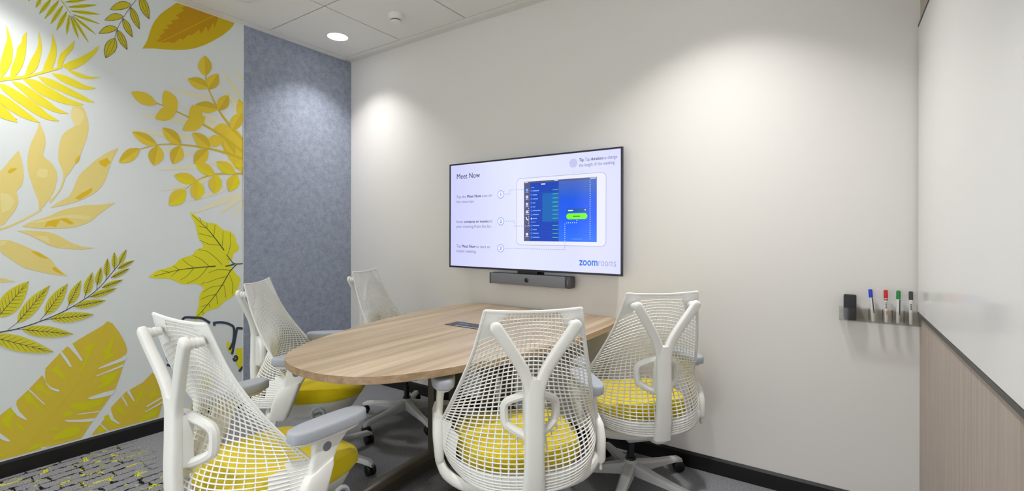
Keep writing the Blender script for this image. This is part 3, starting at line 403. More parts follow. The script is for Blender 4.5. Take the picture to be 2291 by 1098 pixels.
  ('~ink',6,'1066.5,2558.2 1072.9,2551.6 1078.1,2543.9 1082.8,2535.8 1087.1,2527.2 1091,2518.2 1094.5,2508.9 1097.6,2499.2 1100.5,2489.3 1103.1,2479 1105.4,2468.6 1107.5,2458 1109.2,2446.9 1110.7,2447.8 1109.1,2458.9 1106.9,2469.6 1104.6,2480.1 1102,2490.3 1099.1,2500.3 1095.9,2510.1 1092.4,2519.5 1088.5,2528.5 1084.2,2537.2 1079.4,2545.4 1074.1,2553.2 1067.6,2559.8'),
  ('ink',4,'1066.7,2582.3 1058,2584.3 1050.3,2583.2 1042.9,2580.8 1035.9,2577.3 1029.2,2572.9 1022.8,2567.5 1016.6,2561.3 1010.7,2554.4 1005,2546.8 999.5,2538.7 994.2,2530 989.2,2520.4 996.8,2520.8 1004.2,2522.3 1011.4,2524.3 1018.5,2527 1025.5,2530.3 1032.3,2534.4 1038.8,2539.4 1045.1,2545.3 1051.1,2552.3 1056.9,2560.3 1062.3,2569.8'),
  ('gold',5,'1065,2581 1057,2582 1049,2580 1043,2578 1036,2575 1030,2570 1024,2565 1018,2560 1012,2553 1007,2546 1002,2539 996,2531 992,2522 999,2523 1006,2525 1012,2527 1019,2530 1025,2533 1032,2537 1038,2542 1044,2547 1050,2554 1055,2561 1060,2570'),
  ('~ink',6,'1064.7,2581.6 1057.7,2579.1 1051,2575.5 1044.5,2571.5 1038.2,2567.2 1031.9,2562.5 1025.8,2557.5 1019.8,2552.3 1013.9,2546.8 1008.1,2541.1 1002.3,2535.3 996.7,2529.2 991.1,2522.8 991.9,2521.6 997.4,2528 1003,2533.9 1008.7,2539.8 1014.5,2545.4 1020.4,2550.9 1026.3,2556 1032.4,2561 1038.5,2565.6 1044.8,2569.9 1051.2,2573.8 1057.8,2577.3 1064.7,2579.8'),
  ('~ink',6,'1064.2,2581.2 1058.8,2573.8 1053.1,2567.5 1047.2,2561.6 1041.3,2556.2 1035.2,2551 1029.1,2546.2 1023,2541.8 1016.7,2537.5 1010.5,2533.6 1004.2,2529.8 997.9,2526.3 991.5,2523.1 991.6,2521.4 998,2524.6 1004.4,2528.1 1010.7,2531.9 1017,2535.9 1023.3,2540.1 1029.5,2544.7 1035.7,2549.5 1041.8,2554.7 1047.8,2560.2 1053.8,2566.2 1059.6,2572.6 1065.2,2580.2'),
 ],
 'broad_leaf': [
  ('amber',2,'1077,2261 1082,2272 1088,2284 1093,2296 1098,2308 1102,2319 1104,2329 1107,2339 1110,2352 1114,2370 1119,2389 1125,2410 1132,2430 1140,2448 1150,2467 1160,2485 1171,2502 1183,2518 1195,2533 1208,2548 1222,2563 1235,2579 1248,2595 1253,2600 1593,2600 1591,2595 1584,2582 1575,2567 1564,2549 1550,2531 1535,2513 1519,2494 1501,2476 1482,2458 1463,2440 1445,2423 1426,2407 1407,2391 1389,2378 1372,2366 1355,2355 1339,2346 1322,2338 1305,2330 1288,2323 1271,2317 1253,2311 1234,2305 1213,2300 1194,2295 1176,2290 1162,2287 1150,2284 1139,2282 1127,2279 1114,2275 1101,2270 1089,2266'),
  ('brown',3,'1147,2327 1171,2362 1161,2364 1191,2398 1176,2405 1212,2429 1196,2441 1232,2463 1222,2477 1269,2510 1248,2520 1290,2566 1279,2580 1303,2600 1491,2600 1466,2520 1460,2556 1428,2482 1417,2515 1389,2455 1377,2482 1333,2424 1322,2432 1285,2383 1269,2386 1237,2346 1212,2346 1176,2329'),
  ('~amber2',4,'1113,2286 1125,2295 1141,2309 1161,2324 1182,2342 1202,2359 1222,2377 1243,2396 1264,2415 1285,2435 1307,2455 1329,2475 1351,2495 1373,2516 1396,2536 1418,2557 1442,2580 1468,2600 1493,2600 1515,2600 1530,2600 1527,2600 1512,2600 1490,2600 1465,2600 1440,2584 1416,2561 1393,2540 1371,2520 1349,2499 1327,2479 1305,2459 1284,2439 1262,2418 1241,2399 1220,2380 1201,2362 1181,2345 1160,2327 1140,2311 1124,2298 1112,2288'),
 ],
 'pale_leaf_branch': [
  ('wash',1,'424,1360 432,1384 446,1409 463,1432 477,1451 486,1463 494,1470 502,1477 510,1486 518,1500 527,1516 535,1532 543,1547 551,1560 558,1573 565,1585 572,1596 575,1584 578,1572 581,1559 584,1544 586,1526 588,1507 589,1487 590,1470 588,1455 586,1442 584,1430 581,1420 577,1412 572,1406 568,1401 565,1394 565,1383 568,1370 570,1357 571,1344 570,1333 568,1323 564,1313 561,1303 556,1292 550,1282 544,1271 538,1261 532,1250 527,1238 520,1228 510,1224 495,1224 477,1228 459,1236 445,1250 435,1272 427,1301 423,1332'),
  ('wash',1,'646,1747 651,1734 656,1719 661,1705 665,1691 667,1678 668,1665 668,1653 668,1640 666,1626 662,1611 660,1596 660,1584 666,1573 675,1564 685,1555 693,1545 699,1533 705,1520 710,1507 712,1491 712,1472 710,1452 706,1431 703,1412 698,1397 692,1384 687,1371 681,1359 674,1347 668,1334 661,1324 656,1315 649,1308 645,1306 644,1318 644,1329 643,1342 640,1357 636,1374 630,1392 624,1412 619,1431 615,1450 610,1468 607,1487 604,1505 603,1522 602,1539 603,1555 604,1572 606,1589 609,1607 612,1625 616,1640 620,1653 623,1663 627,1673 631,1685 635,1699 639,1715 642,1732'),
  ('wash',1,'784,1875 790,1875 797,1876 804,1874 811,1868 817,1856 824,1839 830,1820 835,1801 837,1784 837,1766 837,1748 835,1729 832,1710 828,1691 823,1672 818,1654 813,1638 809,1622 804,1606 797,1589 790,1570 781,1550 772,1530 764,1514 758,1502 753,1494 748,1486 744,1477 741,1465 739,1452 736,1438 731,1423 724,1407 715,1390 706,1373 700,1360 695,1353 692,1348 689,1346 687,1342 684,1346 681,1351 688,1361 697,1372 705,1384 712,1396 718,1409 724,1422 728,1436 731,1449 734,1462 735,1475 736,1488 735,1502 732,1516 727,1531 722,1546 718,1561 717,1578 716,1596 717,1613 718,1630 720,1647 723,1664 727,1680 731,1694 737,1705 743,1716 750,1725 757,1733 764,1740 771,1746 777,1751 784,1756 779,1766 774,1776 770,1787 767,1797 765,1806 765,1814 765,1823 767,1832 770,1842 774,1854 779,1865'),
  ('wash',1,'965,1668 957,1644 948,1619 939,1594 932,1570 926,1547 920,1524 915,1503 910,1484 903,1467 897,1452 889,1439 881,1426 872,1415 862,1405 850,1396 839,1387 826,1377 812,1368 798,1360 784,1352 771,1346 757,1341 744,1336 732,1332 720,1328 708,1324 697,1320 687,1317 692,1323 698,1329 704,1336 712,1344 723,1352 735,1361 748,1371 758,1381 764,1392 769,1403 773,1414 777,1427 782,1442 786,1458 791,1474 798,1491 807,1508 819,1525 832,1542 846,1559 859,1575 873,1592 888,1607 902,1621 918,1634 934,1646 950,1657'),
  ('wash',1,'954,1359 938,1344 920,1328 903,1312 888,1298 877,1285 867,1273 858,1262 846,1251 831,1242 814,1233 796,1225 778,1219 760,1215 741,1214 723,1213 706,1212 690,1211 674,1211 659,1211 644,1211 628,1213 613,1216 598,1218 584,1221 592,1227 600,1233 609,1240 620,1246 633,1253 649,1259 665,1266 681,1274 695,1282 708,1292 722,1302 738,1310 757,1318 777,1325 798,1331 818,1336 836,1339 854,1341 871,1342 888,1344 905,1347 922,1351 938,1355'),
  ('wash',1,'566,1200 579,1200 592,1201 605,1201 620,1200 635,1199 651,1197 667,1195 681,1192 692,1189 700,1185 709,1181 719,1175 731,1166 744,1155 758,1144 771,1135 783,1128 795,1123 807,1118 818,1114 831,1112 843,1110 856,1109 867,1108 856,1106 845,1104 832,1102 818,1101 803,1101 785,1102 768,1104 751,1106 736,1108 721,1111 707,1114 694,1119 682,1125 671,1133 660,1142 650,1150 639,1157 629,1165 618,1172 608,1179 597,1185 586,1190 576,1195'),
  ('wash',1,'466,1172 477,1168 488,1163 499,1159 510,1155 519,1154 526,1154 534,1153 544,1151 555,1145 569,1138 583,1129 596,1121 608,1114 620,1106 632,1098 644,1090 655,1082 667,1073 678,1064 687,1055 694,1044 700,1033 706,1022 713,1010 722,998 733,986 744,973 755,961 744,963 732,966 720,968 706,972 692,976 675,982 659,987 644,993 630,999 616,1004 602,1010 590,1017 579,1026 569,1036 559,1046 549,1056 540,1066 530,1076 520,1086 510,1099 499,1115 488,1134 476,1154'),
  ('wash',1,'456,982 469,979 484,977 498,974 510,971 519,968 526,965 532,962 538,959 544,956 550,954 556,952 561,949 549,949 536,949 523,948 510,948 496,946 482,945 468,943 456,942 456,952 456,962 456,972'),
  ('~wash',0,'430,1173 441,1177 456,1181 475,1187 494,1193 511,1200 525,1207 539,1214 552,1223 566,1232 580,1241 596,1253 614,1267 631,1282 646,1294 657,1303 654,1310 644,1302 628,1289 610,1275 593,1261 577,1250 563,1240 549,1232 536,1224 523,1217 509,1211 492,1204 473,1198 455,1193 439,1189 428,1186'),
  ('gold2',2,'535,1485 538,1494 543,1502 548,1505 554,1506 560,1508 566,1509 564,1504 561,1500 558,1495 555,1491 551,1488 547,1484 543,1481 540,1480 537,1481'),
  ('gold2',2,'881,1582 890,1587 899,1593 908,1599 917,1605 920,1600 924,1594 928,1589 932,1584 926,1576 920,1568 915,1561 910,1553 904,1556 898,1558 892,1561 888,1564 883,1573'),
  ('gold2',2,'784,1374 790,1381 796,1388 803,1395 811,1403 821,1410 832,1418 842,1426 853,1433 853,1422 849,1410 843,1403 835,1395 826,1387 818,1381 812,1376 807,1371 802,1368 798,1366 790,1369'),
  ('gold2',2,'665,1218 669,1229 673,1241 677,1253 681,1265 688,1263 696,1260 704,1258 712,1257 720,1259 728,1263 736,1266 745,1267 753,1263 762,1256 770,1248 778,1241 773,1236 764,1234 756,1238 746,1244 735,1251 725,1258 720,1248 716,1238 711,1228 706,1218 702,1220 697,1223 692,1226 687,1226 682,1225 676,1223 670,1220'),
  ('gold2',2,'617,1096 623,1095 629,1095 636,1094 644,1090 653,1084 662,1074 672,1064 681,1055 674,1057 666,1058 658,1061 650,1065 642,1071 633,1079 624,1088'),
  ('gold2',2,'784,1578 788,1585 793,1593 799,1600 804,1608 803,1598 801,1588 800,1579 797,1571 791,1562 784,1556 783,1566'),
  ('gold2',2,'694,1007 699,1012 706,1011 713,1003 722,992 730,980 738,969 730,974 722,979 713,984 706,989 702,994 699,998 696,1003'),
  ('washlight',2,'767,1832 770,1839 774,1846 778,1850 784,1853 790,1853 798,1851 805,1847 811,1841 814,1834 817,1826 818,1816 818,1807 816,1797 812,1786 808,1776 804,1768 799,1763 794,1760 789,1758 784,1756 779,1766 774,1776 770,1787 767,1797 765,1806 765,1816 765,1824'),
  ('washlight',2,'637,1492 639,1498 641,1504 645,1510 649,1514 656,1516 664,1515 673,1514 680,1513 679,1503 677,1492 676,1481 674,1470 666,1470 658,1469 649,1470 643,1471 640,1475 638,1480 637,1486'),
  ('washlight',2,'510,1381 516,1380 524,1380 531,1378 538,1375 544,1369 550,1361 555,1352 561,1344 557,1333 553,1322 549,1311 543,1302 537,1296 530,1292 522,1288 515,1285 514,1309 512,1333 511,1357'),
  ('washlight',2,'614,1238 624,1242 634,1246 646,1251 662,1256 684,1263 711,1272 739,1280 764,1285 787,1286 807,1284 827,1281 846,1279 845,1274 844,1268 841,1263 832,1260 814,1261 789,1264 763,1267 738,1266 714,1261 690,1253 668,1244 650,1239 637,1237 628,1237 621,1238'),
  ('washlight',2,'510,1151 516,1150 521,1149 527,1148 532,1147 530,1138 527,1131 523,1128 519,1126 514,1124 510,1123 510,1130 510,1137 510,1144'),
  ('washlight',2,'626,1171 638,1172 652,1173 664,1173 675,1171 680,1164 683,1153 685,1142 687,1132 678,1137 668,1143 658,1149 650,1154 643,1158 637,1163 631,1167'),
 ],
 'round_leaf_branch': [
  ('pale',1,'1445,2056 1426,2070 1405,2073 1384,2075 1364,2075 1343,2075 1322,2074 1302,2073 1281,2071 1261,2069 1241,2068 1222,2066 1202,2063 1220,2059 1239,2056 1258,2053 1277,2050 1297,2048 1316,2046 1336,2044 1357,2042 1378,2042 1399,2042 1421,2044'),
  ('pale',1,'1375,1877 1347,1890 1319,1892 1291,1893 1263,1893 1235,1892 1208,1891 1181,1889 1155,1887 1129,1885 1103,1882 1078,1880 1052,1877 1077,1874 1101,1872 1126,1869 1152,1867 1178,1865 1204,1864 1231,1862 1258,1861 1286,1861 1315,1862 1344,1865'),
  ('pale',1,'1375,1782 1343,1795 1310,1798 1277,1798 1245,1798 1214,1797 1183,1796 1152,1794 1122,1792 1092,1789 1063,1787 1035,1784 1007,1781 1034,1778 1062,1776 1091,1773 1120,1771 1149,1769 1179,1767 1210,1766 1241,1765 1273,1765 1306,1766 1340,1769'),
  ('pale',1,'1464,1635 1433,1639 1404,1635 1376,1629 1348,1623 1321,1616 1294,1608 1268,1601 1242,1593 1216,1585 1191,1578 1166,1570 1141,1562 1166,1565 1191,1568 1217,1572 1243,1576 1269,1580 1296,1584 1323,1590 1351,1595 1379,1601 1407,1608 1435,1617'),
  ('pale',1,'1446,1540 1418,1543 1393,1536 1369,1529 1345,1520 1322,1510 1299,1501 1276,1491 1254,1481 1232,1470 1210,1460 1189,1450 1168,1439 1190,1444 1212,1450 1235,1456 1258,1462 1281,1468 1304,1474 1328,1482 1352,1489 1376,1498 1400,1507 1424,1519'),
  ('pale',1,'1427,2110 1419,2125 1407,2130 1395,2134 1383,2138 1370,2140 1358,2142 1345,2144 1332,2145 1320,2146 1307,2147 1295,2148 1282,2148 1293,2143 1303,2137 1314,2132 1326,2127 1337,2122 1348,2117 1360,2113 1372,2109 1384,2106 1397,2103 1410,2103'),
  ('pale',1,'1633,2101 1632,2126 1623,2144 1613,2161 1601,2177 1589,2192 1577,2206 1564,2220 1551,2234 1538,2248 1526,2261 1512,2274 1499,2287 1507,2269 1516,2252 1525,2235 1534,2218 1544,2201 1553,2184 1563,2168 1574,2152 1585,2136 1597,2121 1611,2107'),
  ('pale',1,'1647,2222 1648,2235 1644,2243 1639,2250 1634,2257 1628,2264 1622,2270 1616,2276 1610,2282 1604,2287 1597,2293 1591,2298 1584,2303 1588,2295 1592,2287 1596,2279 1600,2272 1604,2264 1608,2256 1613,2249 1618,2242 1623,2235 1629,2228 1635,2223'),
  ('pale',1,'1634,1456 1601,1456 1572,1446 1545,1434 1518,1421 1493,1407 1467,1393 1442,1379 1418,1365 1394,1350 1371,1336 1347,1322 1325,1307 1350,1315 1375,1324 1401,1333 1426,1342 1453,1352 1479,1363 1506,1374 1532,1385 1559,1398 1586,1412 1612,1428'),
  ('pale',1,'1644,1456 1623,1452 1609,1442 1596,1430 1584,1417 1573,1404 1562,1391 1551,1377 1540,1364 1530,1350 1520,1336 1510,1322 1501,1308 1514,1317 1528,1328 1541,1338 1554,1348 1568,1359 1581,1370 1594,1382 1606,1394 1619,1406 1630,1420 1640,1434'),
  ('pale',1,'1500,1921 1483,1938 1464,1945 1444,1950 1424,1954 1404,1957 1383,1959 1364,1961 1344,1963 1324,1965 1304,1966 1285,1967 1266,1968 1283,1961 1301,1955 1319,1949 1337,1942 1356,1937 1375,1931 1394,1926 1413,1921 1433,1917 1454,1914 1475,1912'),
  ('pale',1,'1341,1681 1327,1693 1312,1697 1297,1698 1282,1699 1267,1700 1252,1699 1237,1699 1222,1698 1208,1697 1193,1696 1178,1695 1164,1693 1178,1689 1191,1686 1205,1683 1220,1680 1234,1678 1248,1675 1263,1673 1278,1671 1293,1670 1308,1670 1324,1672'),
  ('pale',1,'1518,1845 1514,1866 1504,1877 1492,1886 1480,1893 1467,1900 1454,1906 1441,1912 1428,1917 1415,1922 1402,1926 1388,1931 1375,1935 1384,1924 1394,1914 1404,1904 1415,1894 1425,1885 1436,1876 1447,1867 1458,1858 1471,1850 1483,1844 1498,1839'),
  ('pale',1,'1647,2032 1643,2055 1632,2068 1619,2080 1606,2090 1592,2100 1577,2109 1563,2117 1549,2126 1534,2134 1520,2141 1505,2149 1490,2156 1500,2143 1511,2130 1522,2118 1534,2106 1545,2094 1557,2082 1569,2070 1581,2059 1595,2048 1609,2038 1624,2031'),
  ('pale',1,'1538,1479 1514,1481 1494,1475 1474,1468 1454,1460 1435,1452 1416,1443 1397,1433 1379,1424 1361,1415 1343,1405 1325,1396 1308,1386 1327,1390 1346,1396 1365,1401 1384,1407 1403,1413 1423,1419 1442,1426 1462,1433 1482,1441 1501,1450 1521,1460'),
  ('pale',1,'1648,1405 1635,1398 1628,1389 1622,1379 1617,1368 1612,1358 1608,1347 1604,1336 1600,1325 1596,1314 1592,1303 1589,1292 1586,1280 1593,1289 1600,1299 1606,1308 1613,1318 1619,1328 1626,1338 1632,1348 1638,1358 1643,1368 1648,1379 1648,1381'),
  ('pale',1,'1614,1780 1599,1800 1582,1805 1565,1807 1548,1808 1530,1807 1513,1806 1495,1803 1478,1801 1461,1798 1444,1795 1427,1792 1410,1787 1425,1782 1441,1778 1457,1773 1473,1769 1489,1766 1506,1762 1522,1760 1539,1758 1557,1757 1574,1758 1593,1762'),
  ('pale',1,'1644,1662 1626,1679 1609,1681 1592,1680 1575,1678 1559,1675 1542,1671 1526,1666 1509,1661 1493,1656 1477,1650 1461,1644 1446,1637 1461,1634 1477,1632 1493,1631 1509,1629 1526,1628 1542,1628 1559,1628 1576,1628 1592,1630 1609,1634 1627,1640'),
  ('pale',1,'1647,1929 1648,1931 1648,1974 1644,1984 1637,1997 1630,2011 1621,2024 1612,2036 1603,2048 1594,2060 1585,2072 1575,2084 1565,2095 1568,2079 1572,2063 1577,2048 1581,2032 1586,2017 1591,2002 1596,1988 1602,1973 1609,1959 1617,1946 1627,1934'),
  ('gold3',2,'1500,1802 1504,1824 1514,1846 1526,1868 1537,1888 1551,1890 1565,1892 1580,1893 1594,1889 1609,1882 1624,1872 1637,1855 1647,1826 1648,1809 1648,1652 1647,1600 1635,1608 1622,1614 1608,1623 1595,1635 1580,1653 1565,1674 1550,1697 1537,1718 1525,1739 1513,1760 1504,1781'),
  ('~gold3d',3,'1068,1674 1079,1679 1096,1686 1115,1695 1136,1704 1156,1711 1176,1716 1197,1720 1219,1723 1242,1726 1266,1728 1293,1730 1322,1730 1352,1730 1381,1729 1409,1728 1434,1726 1458,1724 1480,1722 1503,1718 1526,1714 1551,1709 1578,1702 1604,1695 1627,1688 1644,1684 1648,1702 1633,1706 1610,1712 1584,1718 1556,1725 1530,1730 1506,1733 1484,1736 1460,1738 1436,1740 1411,1741 1383,1741 1353,1742 1323,1741 1294,1740 1266,1738 1242,1736 1219,1732 1197,1728 1176,1724 1156,1718 1135,1710 1114,1701 1094,1692 1078,1684 1067,1678'),
  ('~gold3d',3,'1140,1960 1148,1958 1159,1955 1172,1952 1189,1948 1209,1942 1233,1935 1262,1925 1293,1915 1325,1903 1355,1892 1382,1882 1408,1871 1434,1860 1460,1848 1487,1833 1518,1815 1554,1793 1589,1771 1619,1750 1641,1736 1648,1752 1630,1766 1598,1786 1563,1808 1527,1829 1494,1847 1466,1861 1440,1873 1414,1883 1388,1893 1360,1903 1330,1914 1297,1924 1265,1934 1236,1943 1211,1950 1192,1955 1175,1959 1161,1962 1150,1964 1141,1965'),
  ('~gold3d',3,'1411,2202 1412,2193 1412,2181 1414,2165 1417,2147 1423,2127 1432,2104 1444,2077 1457,2048 1472,2019 1486,1994 1500,1972 1514,1952 1529,1933 1545,1915 1560,1898 1577,1880 1596,1861 1614,1844 1629,1830 1640,1819 1648,1834 1642,1844 1625,1858 1607,1874 1588,1892 1571,1909 1555,1926 1540,1944 1524,1962 1509,1981 1495,2002 1481,2026 1466,2054 1452,2083 1440,2109 1431,2132 1424,2151 1421,2168 1419,2183 1418,2196 1416,2205'),
  ('~gold3d',3,'1300,1459 1310,1468 1324,1482 1341,1498 1359,1513 1377,1526 1394,1536 1411,1545 1429,1553 1449,1560 1473,1567 1505,1572 1544,1578 1585,1582 1621,1585 1647,1588 1647,1603 1621,1599 1585,1595 1544,1590 1504,1584 1472,1577 1448,1570 1426,1561 1408,1552 1391,1542 1374,1531 1356,1517 1338,1501 1322,1485 1308,1471 1299,1461'),
  ('gold3',4,'1066,1678 1052,1680 1040,1678 1029,1675 1018,1671 1009,1665 1001,1658 994,1649 987,1639 982,1628 976,1615 972,1601 969,1586 982,1585 993,1587 1004,1589 1014,1593 1024,1598 1032,1605 1040,1613 1047,1623 1053,1634 1059,1647 1063,1661'),
  ('gold3d',5,'1066,1678 1052,1680 1040,1678 1029,1675 1018,1671 1009,1665 1001,1658 994,1649 987,1639 982,1628 976,1615 972,1601 969,1586 977,1593 985,1601 993,1608 1001,1616 1009,1624 1017,1631 1025,1639 1033,1647 1041,1655 1049,1662 1057,1670'),
  ('gold3',6,'1152,1711 1146,1726 1138,1737 1130,1747 1121,1756 1111,1763 1101,1768 1090,1771 1079,1773 1067,1774 1055,1774 1042,1772 1029,1768 1036,1755 1043,1744 1051,1734 1060,1726 1069,1718 1078,1712 1089,1708 1100,1705 1112,1704 1124,1704 1138,1706'),
  ('gold3d',7,'1152,1711 1146,1726 1138,1737 1130,1747 1121,1756 1111,1763 1101,1768 1090,1771 1079,1773 1067,1774 1055,1774 1042,1772 1029,1768 1039,1764 1049,1759 1059,1754 1069,1750 1079,1745 1090,1740 1100,1735 1110,1730 1121,1726 1131,1721 1142,1716'),
  ('gold3',4,'1156,1710 1141,1701 1130,1692 1121,1682 1114,1673 1110,1663 1108,1653 1107,1643 1109,1632 1113,1621 1118,1610 1125,1599 1135,1588 1149,1596 1159,1605 1168,1615 1176,1624 1181,1634 1184,1644 1186,1654 1185,1665 1181,1676 1176,1687 1168,1698'),
  ('gold3d',5,'1156,1710 1141,1701 1130,1692 1121,1682 1114,1673 1110,1663 1108,1653 1107,1643 1109,1632 1113,1621 1118,1610 1125,1599 1135,1588 1137,1598 1139,1608 1140,1618 1142,1628 1144,1638 1146,1648 1147,1659 1149,1669 1151,1679 1153,1689 1154,1700'),
  ('gold3',6,'1277,1735 1276,1753 1272,1767 1268,1780 1262,1791 1255,1801 1247,1808 1238,1814 1228,1818 1216,1821 1204,1822 1192,1822 1178,1820 1179,1804 1183,1790 1187,1777 1192,1766 1199,1756 1206,1748 1215,1741 1224,1736 1235,1733 1248,1731 1261,1731'),
  ('gold3d',7,'1277,1735 1276,1753 1272,1767 1268,1780 1262,1791 1255,1801 1247,1808 1238,1814 1228,1818 1216,1821 1204,1822 1192,1822 1178,1820 1186,1813 1194,1806 1202,1799 1210,1792 1218,1785 1226,1778 1235,1771 1243,1764 1252,1756 1260,1749 1268,1742'),
  ('gold3',4,'1274,1728 1258,1722 1247,1715 1237,1707 1229,1699 1223,1690 1219,1680 1217,1670 1217,1659 1218,1648 1221,1636 1226,1623 1233,1609 1247,1615 1258,1622 1268,1630 1277,1638 1284,1646 1289,1656 1292,1666 1292,1677 1291,1689 1288,1701 1283,1714'),
  ('gold3d',5,'1274,1728 1258,1722 1247,1715 1237,1707 1229,1699 1223,1690 1219,1680 1217,1670 1217,1659 1218,1648 1221,1636 1226,1623 1233,1609 1236,1619 1240,1629 1243,1639 1246,1649 1250,1658 1253,1668 1257,1678 1260,1688 1264,1698 1267,1708 1271,1718'),
  ('gold3',6,'1147,1952 1141,1968 1133,1980 1125,1990 1116,1998 1107,2004 1097,2008 1086,2010 1075,2011 1063,2010 1050,2007 1037,2003 1024,1996 1030,1982 1037,1971 1045,1961 1053,1953 1062,1946 1072,1941 1082,1938 1093,1936 1105,1937 1118,1939 1132,1944'),
  ('gold3',4,'1246,1922 1254,1942 1258,1960 1259,1976 1259,1990 1257,2003 1252,2014 1246,2023 1238,2031 1228,2038 1216,2043 1203,2047 1188,2048 1182,2030 1179,2013 1177,1997 1177,1983 1178,1970 1181,1958 1187,1948 1194,1940 1203,1932 1215,1927 1228,1923'),
  ('gold3',6,'1254,1947 1239,1952 1226,1954 1214,1954 1202,1952 1192,1948 1182,1942 1173,1934 1165,1924 1158,1912 1151,1899 1144,1885 1139,1868 1152,1864 1165,1862 1177,1862 1188,1863 1199,1866 1209,1872 1218,1879 1227,1888 1235,1899 1242,1912 1249,1927'),
  ('gold3',4,'1414,2194 1427,2210 1436,2224 1443,2237 1448,2250 1450,2262 1450,2274 1448,2284 1444,2294 1438,2303 1430,2311 1420,2319 1407,2325 1396,2310 1387,2296 1380,2282 1376,2270 1372,2257 1371,2246 1372,2235 1376,2226 1381,2216 1389,2208 1399,2200'),
  ('gold3d',5,'1414,2194 1427,2210 1436,2224 1443,2237 1448,2250 1450,2262 1450,2274 1448,2284 1444,2294 1438,2303 1430,2311 1420,2319 1407,2325 1408,2314 1408,2303 1409,2292 1409,2282 1410,2271 1410,2260 1411,2249 1412,2238 1412,2227 1412,2216 1413,2205'),
  ('gold3',6,'1431,2126 1426,2141 1419,2152 1411,2161 1402,2168 1393,2172 1383,2175 1373,2175 1362,2173 1350,2170 1338,2165 1326,2158 1312,2149 1318,2136 1325,2126 1333,2117 1341,2110 1349,2105 1359,2101 1369,2100 1380,2100 1391,2103 1404,2108 1417,2115'),
  ('gold3d',7,'1431,2126 1426,2141 1419,2152 1411,2161 1402,2168 1393,2172 1383,2175 1373,2175 1362,2173 1350,2170 1338,2165 1326,2158 1312,2149 1322,2147 1332,2145 1342,2144 1351,2142 1361,2140 1371,2138 1381,2136 1391,2134 1401,2132 1411,2130 1421,2128'),
  ('gold3',4,'1427,2112 1443,2117 1456,2124 1467,2131 1476,2139 1484,2148 1490,2158 1493,2168 1496,2180 1496,2192 1495,2205 1493,2218 1488,2232 1473,2226 1461,2219 1450,2212 1440,2203 1432,2195 1426,2185 1421,2175 1418,2164 1418,2153 1418,2140 1421,2127'),
  ('gold3d',5,'1427,2112 1443,2117 1456,2124 1467,2131 1476,2139 1484,2148 1490,2158 1493,2168 1496,2180 1496,2192 1495,2205 1493,2218 1488,2232 1483,2222 1478,2212 1473,2202 1468,2192 1462,2182 1457,2172 1452,2162 1447,2152 1442,2142 1437,2132 1432,2122'),
  ('gold3',6,'1490,1998 1481,2011 1471,2020 1460,2027 1449,2032 1438,2034 1427,2035 1415,2033 1403,2029 1391,2024 1379,2017 1366,2008 1353,1997 1362,1986 1372,1977 1382,1970 1392,1965 1403,1961 1414,1960 1426,1960 1438,1963 1450,1968 1463,1975 1476,1984'),
  ('gold3d',7,'1490,1998 1481,2011 1471,2020 1460,2027 1449,2032 1438,2034 1427,2035 1415,2033 1403,2029 1391,2024 1379,2017 1366,2008 1353,1997 1364,1997 1375,1997 1386,1997 1398,1997 1409,1997 1420,1997 1432,1997 1444,1998 1455,1998 1467,1998 1478,1998'),
  ('gold3',4,'1490,1990 1506,1995 1519,2001 1530,2008 1539,2016 1547,2024 1552,2034 1556,2044 1558,2055 1559,2067 1558,2079 1556,2092 1551,2106 1536,2101 1524,2094 1513,2087 1503,2079 1495,2071 1489,2062 1485,2052 1482,2041 1481,2030 1482,2018 1484,2005'),
  ('gold3d',5,'1490,1990 1506,1995 1519,2001 1530,2008 1539,2016 1547,2024 1552,2034 1556,2044 1558,2055 1559,2067 1558,2079 1556,2092 1551,2106 1546,2096 1541,2087 1536,2077 1530,2067 1525,2057 1520,2048 1515,2038 1510,2028 1505,2019 1500,2009 1495,2000'),
  ('gold3',6,'1375,1877 1385,1894 1391,1909 1394,1923 1396,1935 1396,1947 1393,1957 1388,1966 1382,1973 1374,1980 1364,1986 1352,1990 1338,1993 1330,1977 1325,1963 1321,1949 1319,1937 1319,1925 1320,1915 1324,1906 1330,1897 1337,1890 1347,1884 1359,1880'),
  ('gold3',4,'1414,1933 1396,1936 1380,1934 1365,1931 1351,1926 1339,1919 1328,1910 1318,1900 1309,1888 1302,1874 1295,1858 1289,1842 1284,1823 1300,1821 1316,1822 1330,1825 1343,1829 1356,1835 1368,1843 1378,1853 1388,1864 1396,1878 1404,1894 1410,1912'),
  ('gold3',6,'1441,1739 1440,1757 1437,1772 1433,1784 1427,1795 1421,1804 1412,1811 1403,1817 1393,1820 1381,1822 1369,1823 1356,1822 1341,1819 1342,1803 1345,1789 1350,1776 1355,1765 1361,1756 1368,1748 1377,1742 1387,1737 1398,1734 1410,1734 1424,1735'),
  ('gold3d',7,'1441,1739 1440,1757 1437,1772 1433,1784 1427,1795 1421,1804 1412,1811 1403,1817 1393,1820 1381,1822 1369,1823 1356,1822 1341,1819 1349,1812 1357,1806 1365,1799 1374,1793 1382,1786 1390,1779 1398,1773 1407,1766 1415,1759 1424,1753 1432,1746'),
  ('gold3',4,'1428,1727 1410,1728 1397,1725 1385,1721 1374,1716 1366,1709 1359,1701 1354,1691 1350,1680 1348,1668 1347,1655 1347,1640 1350,1624 1365,1624 1378,1627 1390,1630 1401,1635 1410,1641 1418,1649 1424,1658 1428,1668 1431,1681 1432,1694 1432,1709'),
  ('gold3d',5,'1428,1727 1410,1728 1397,1725 1385,1721 1374,1716 1366,1709 1359,1701 1354,1691 1350,1680 1348,1668 1347,1655 1347,1640 1350,1624 1356,1632 1362,1641 1369,1649 1375,1658 1382,1666 1388,1675 1395,1684 1401,1692 1408,1701 1414,1710 1421,1718'),
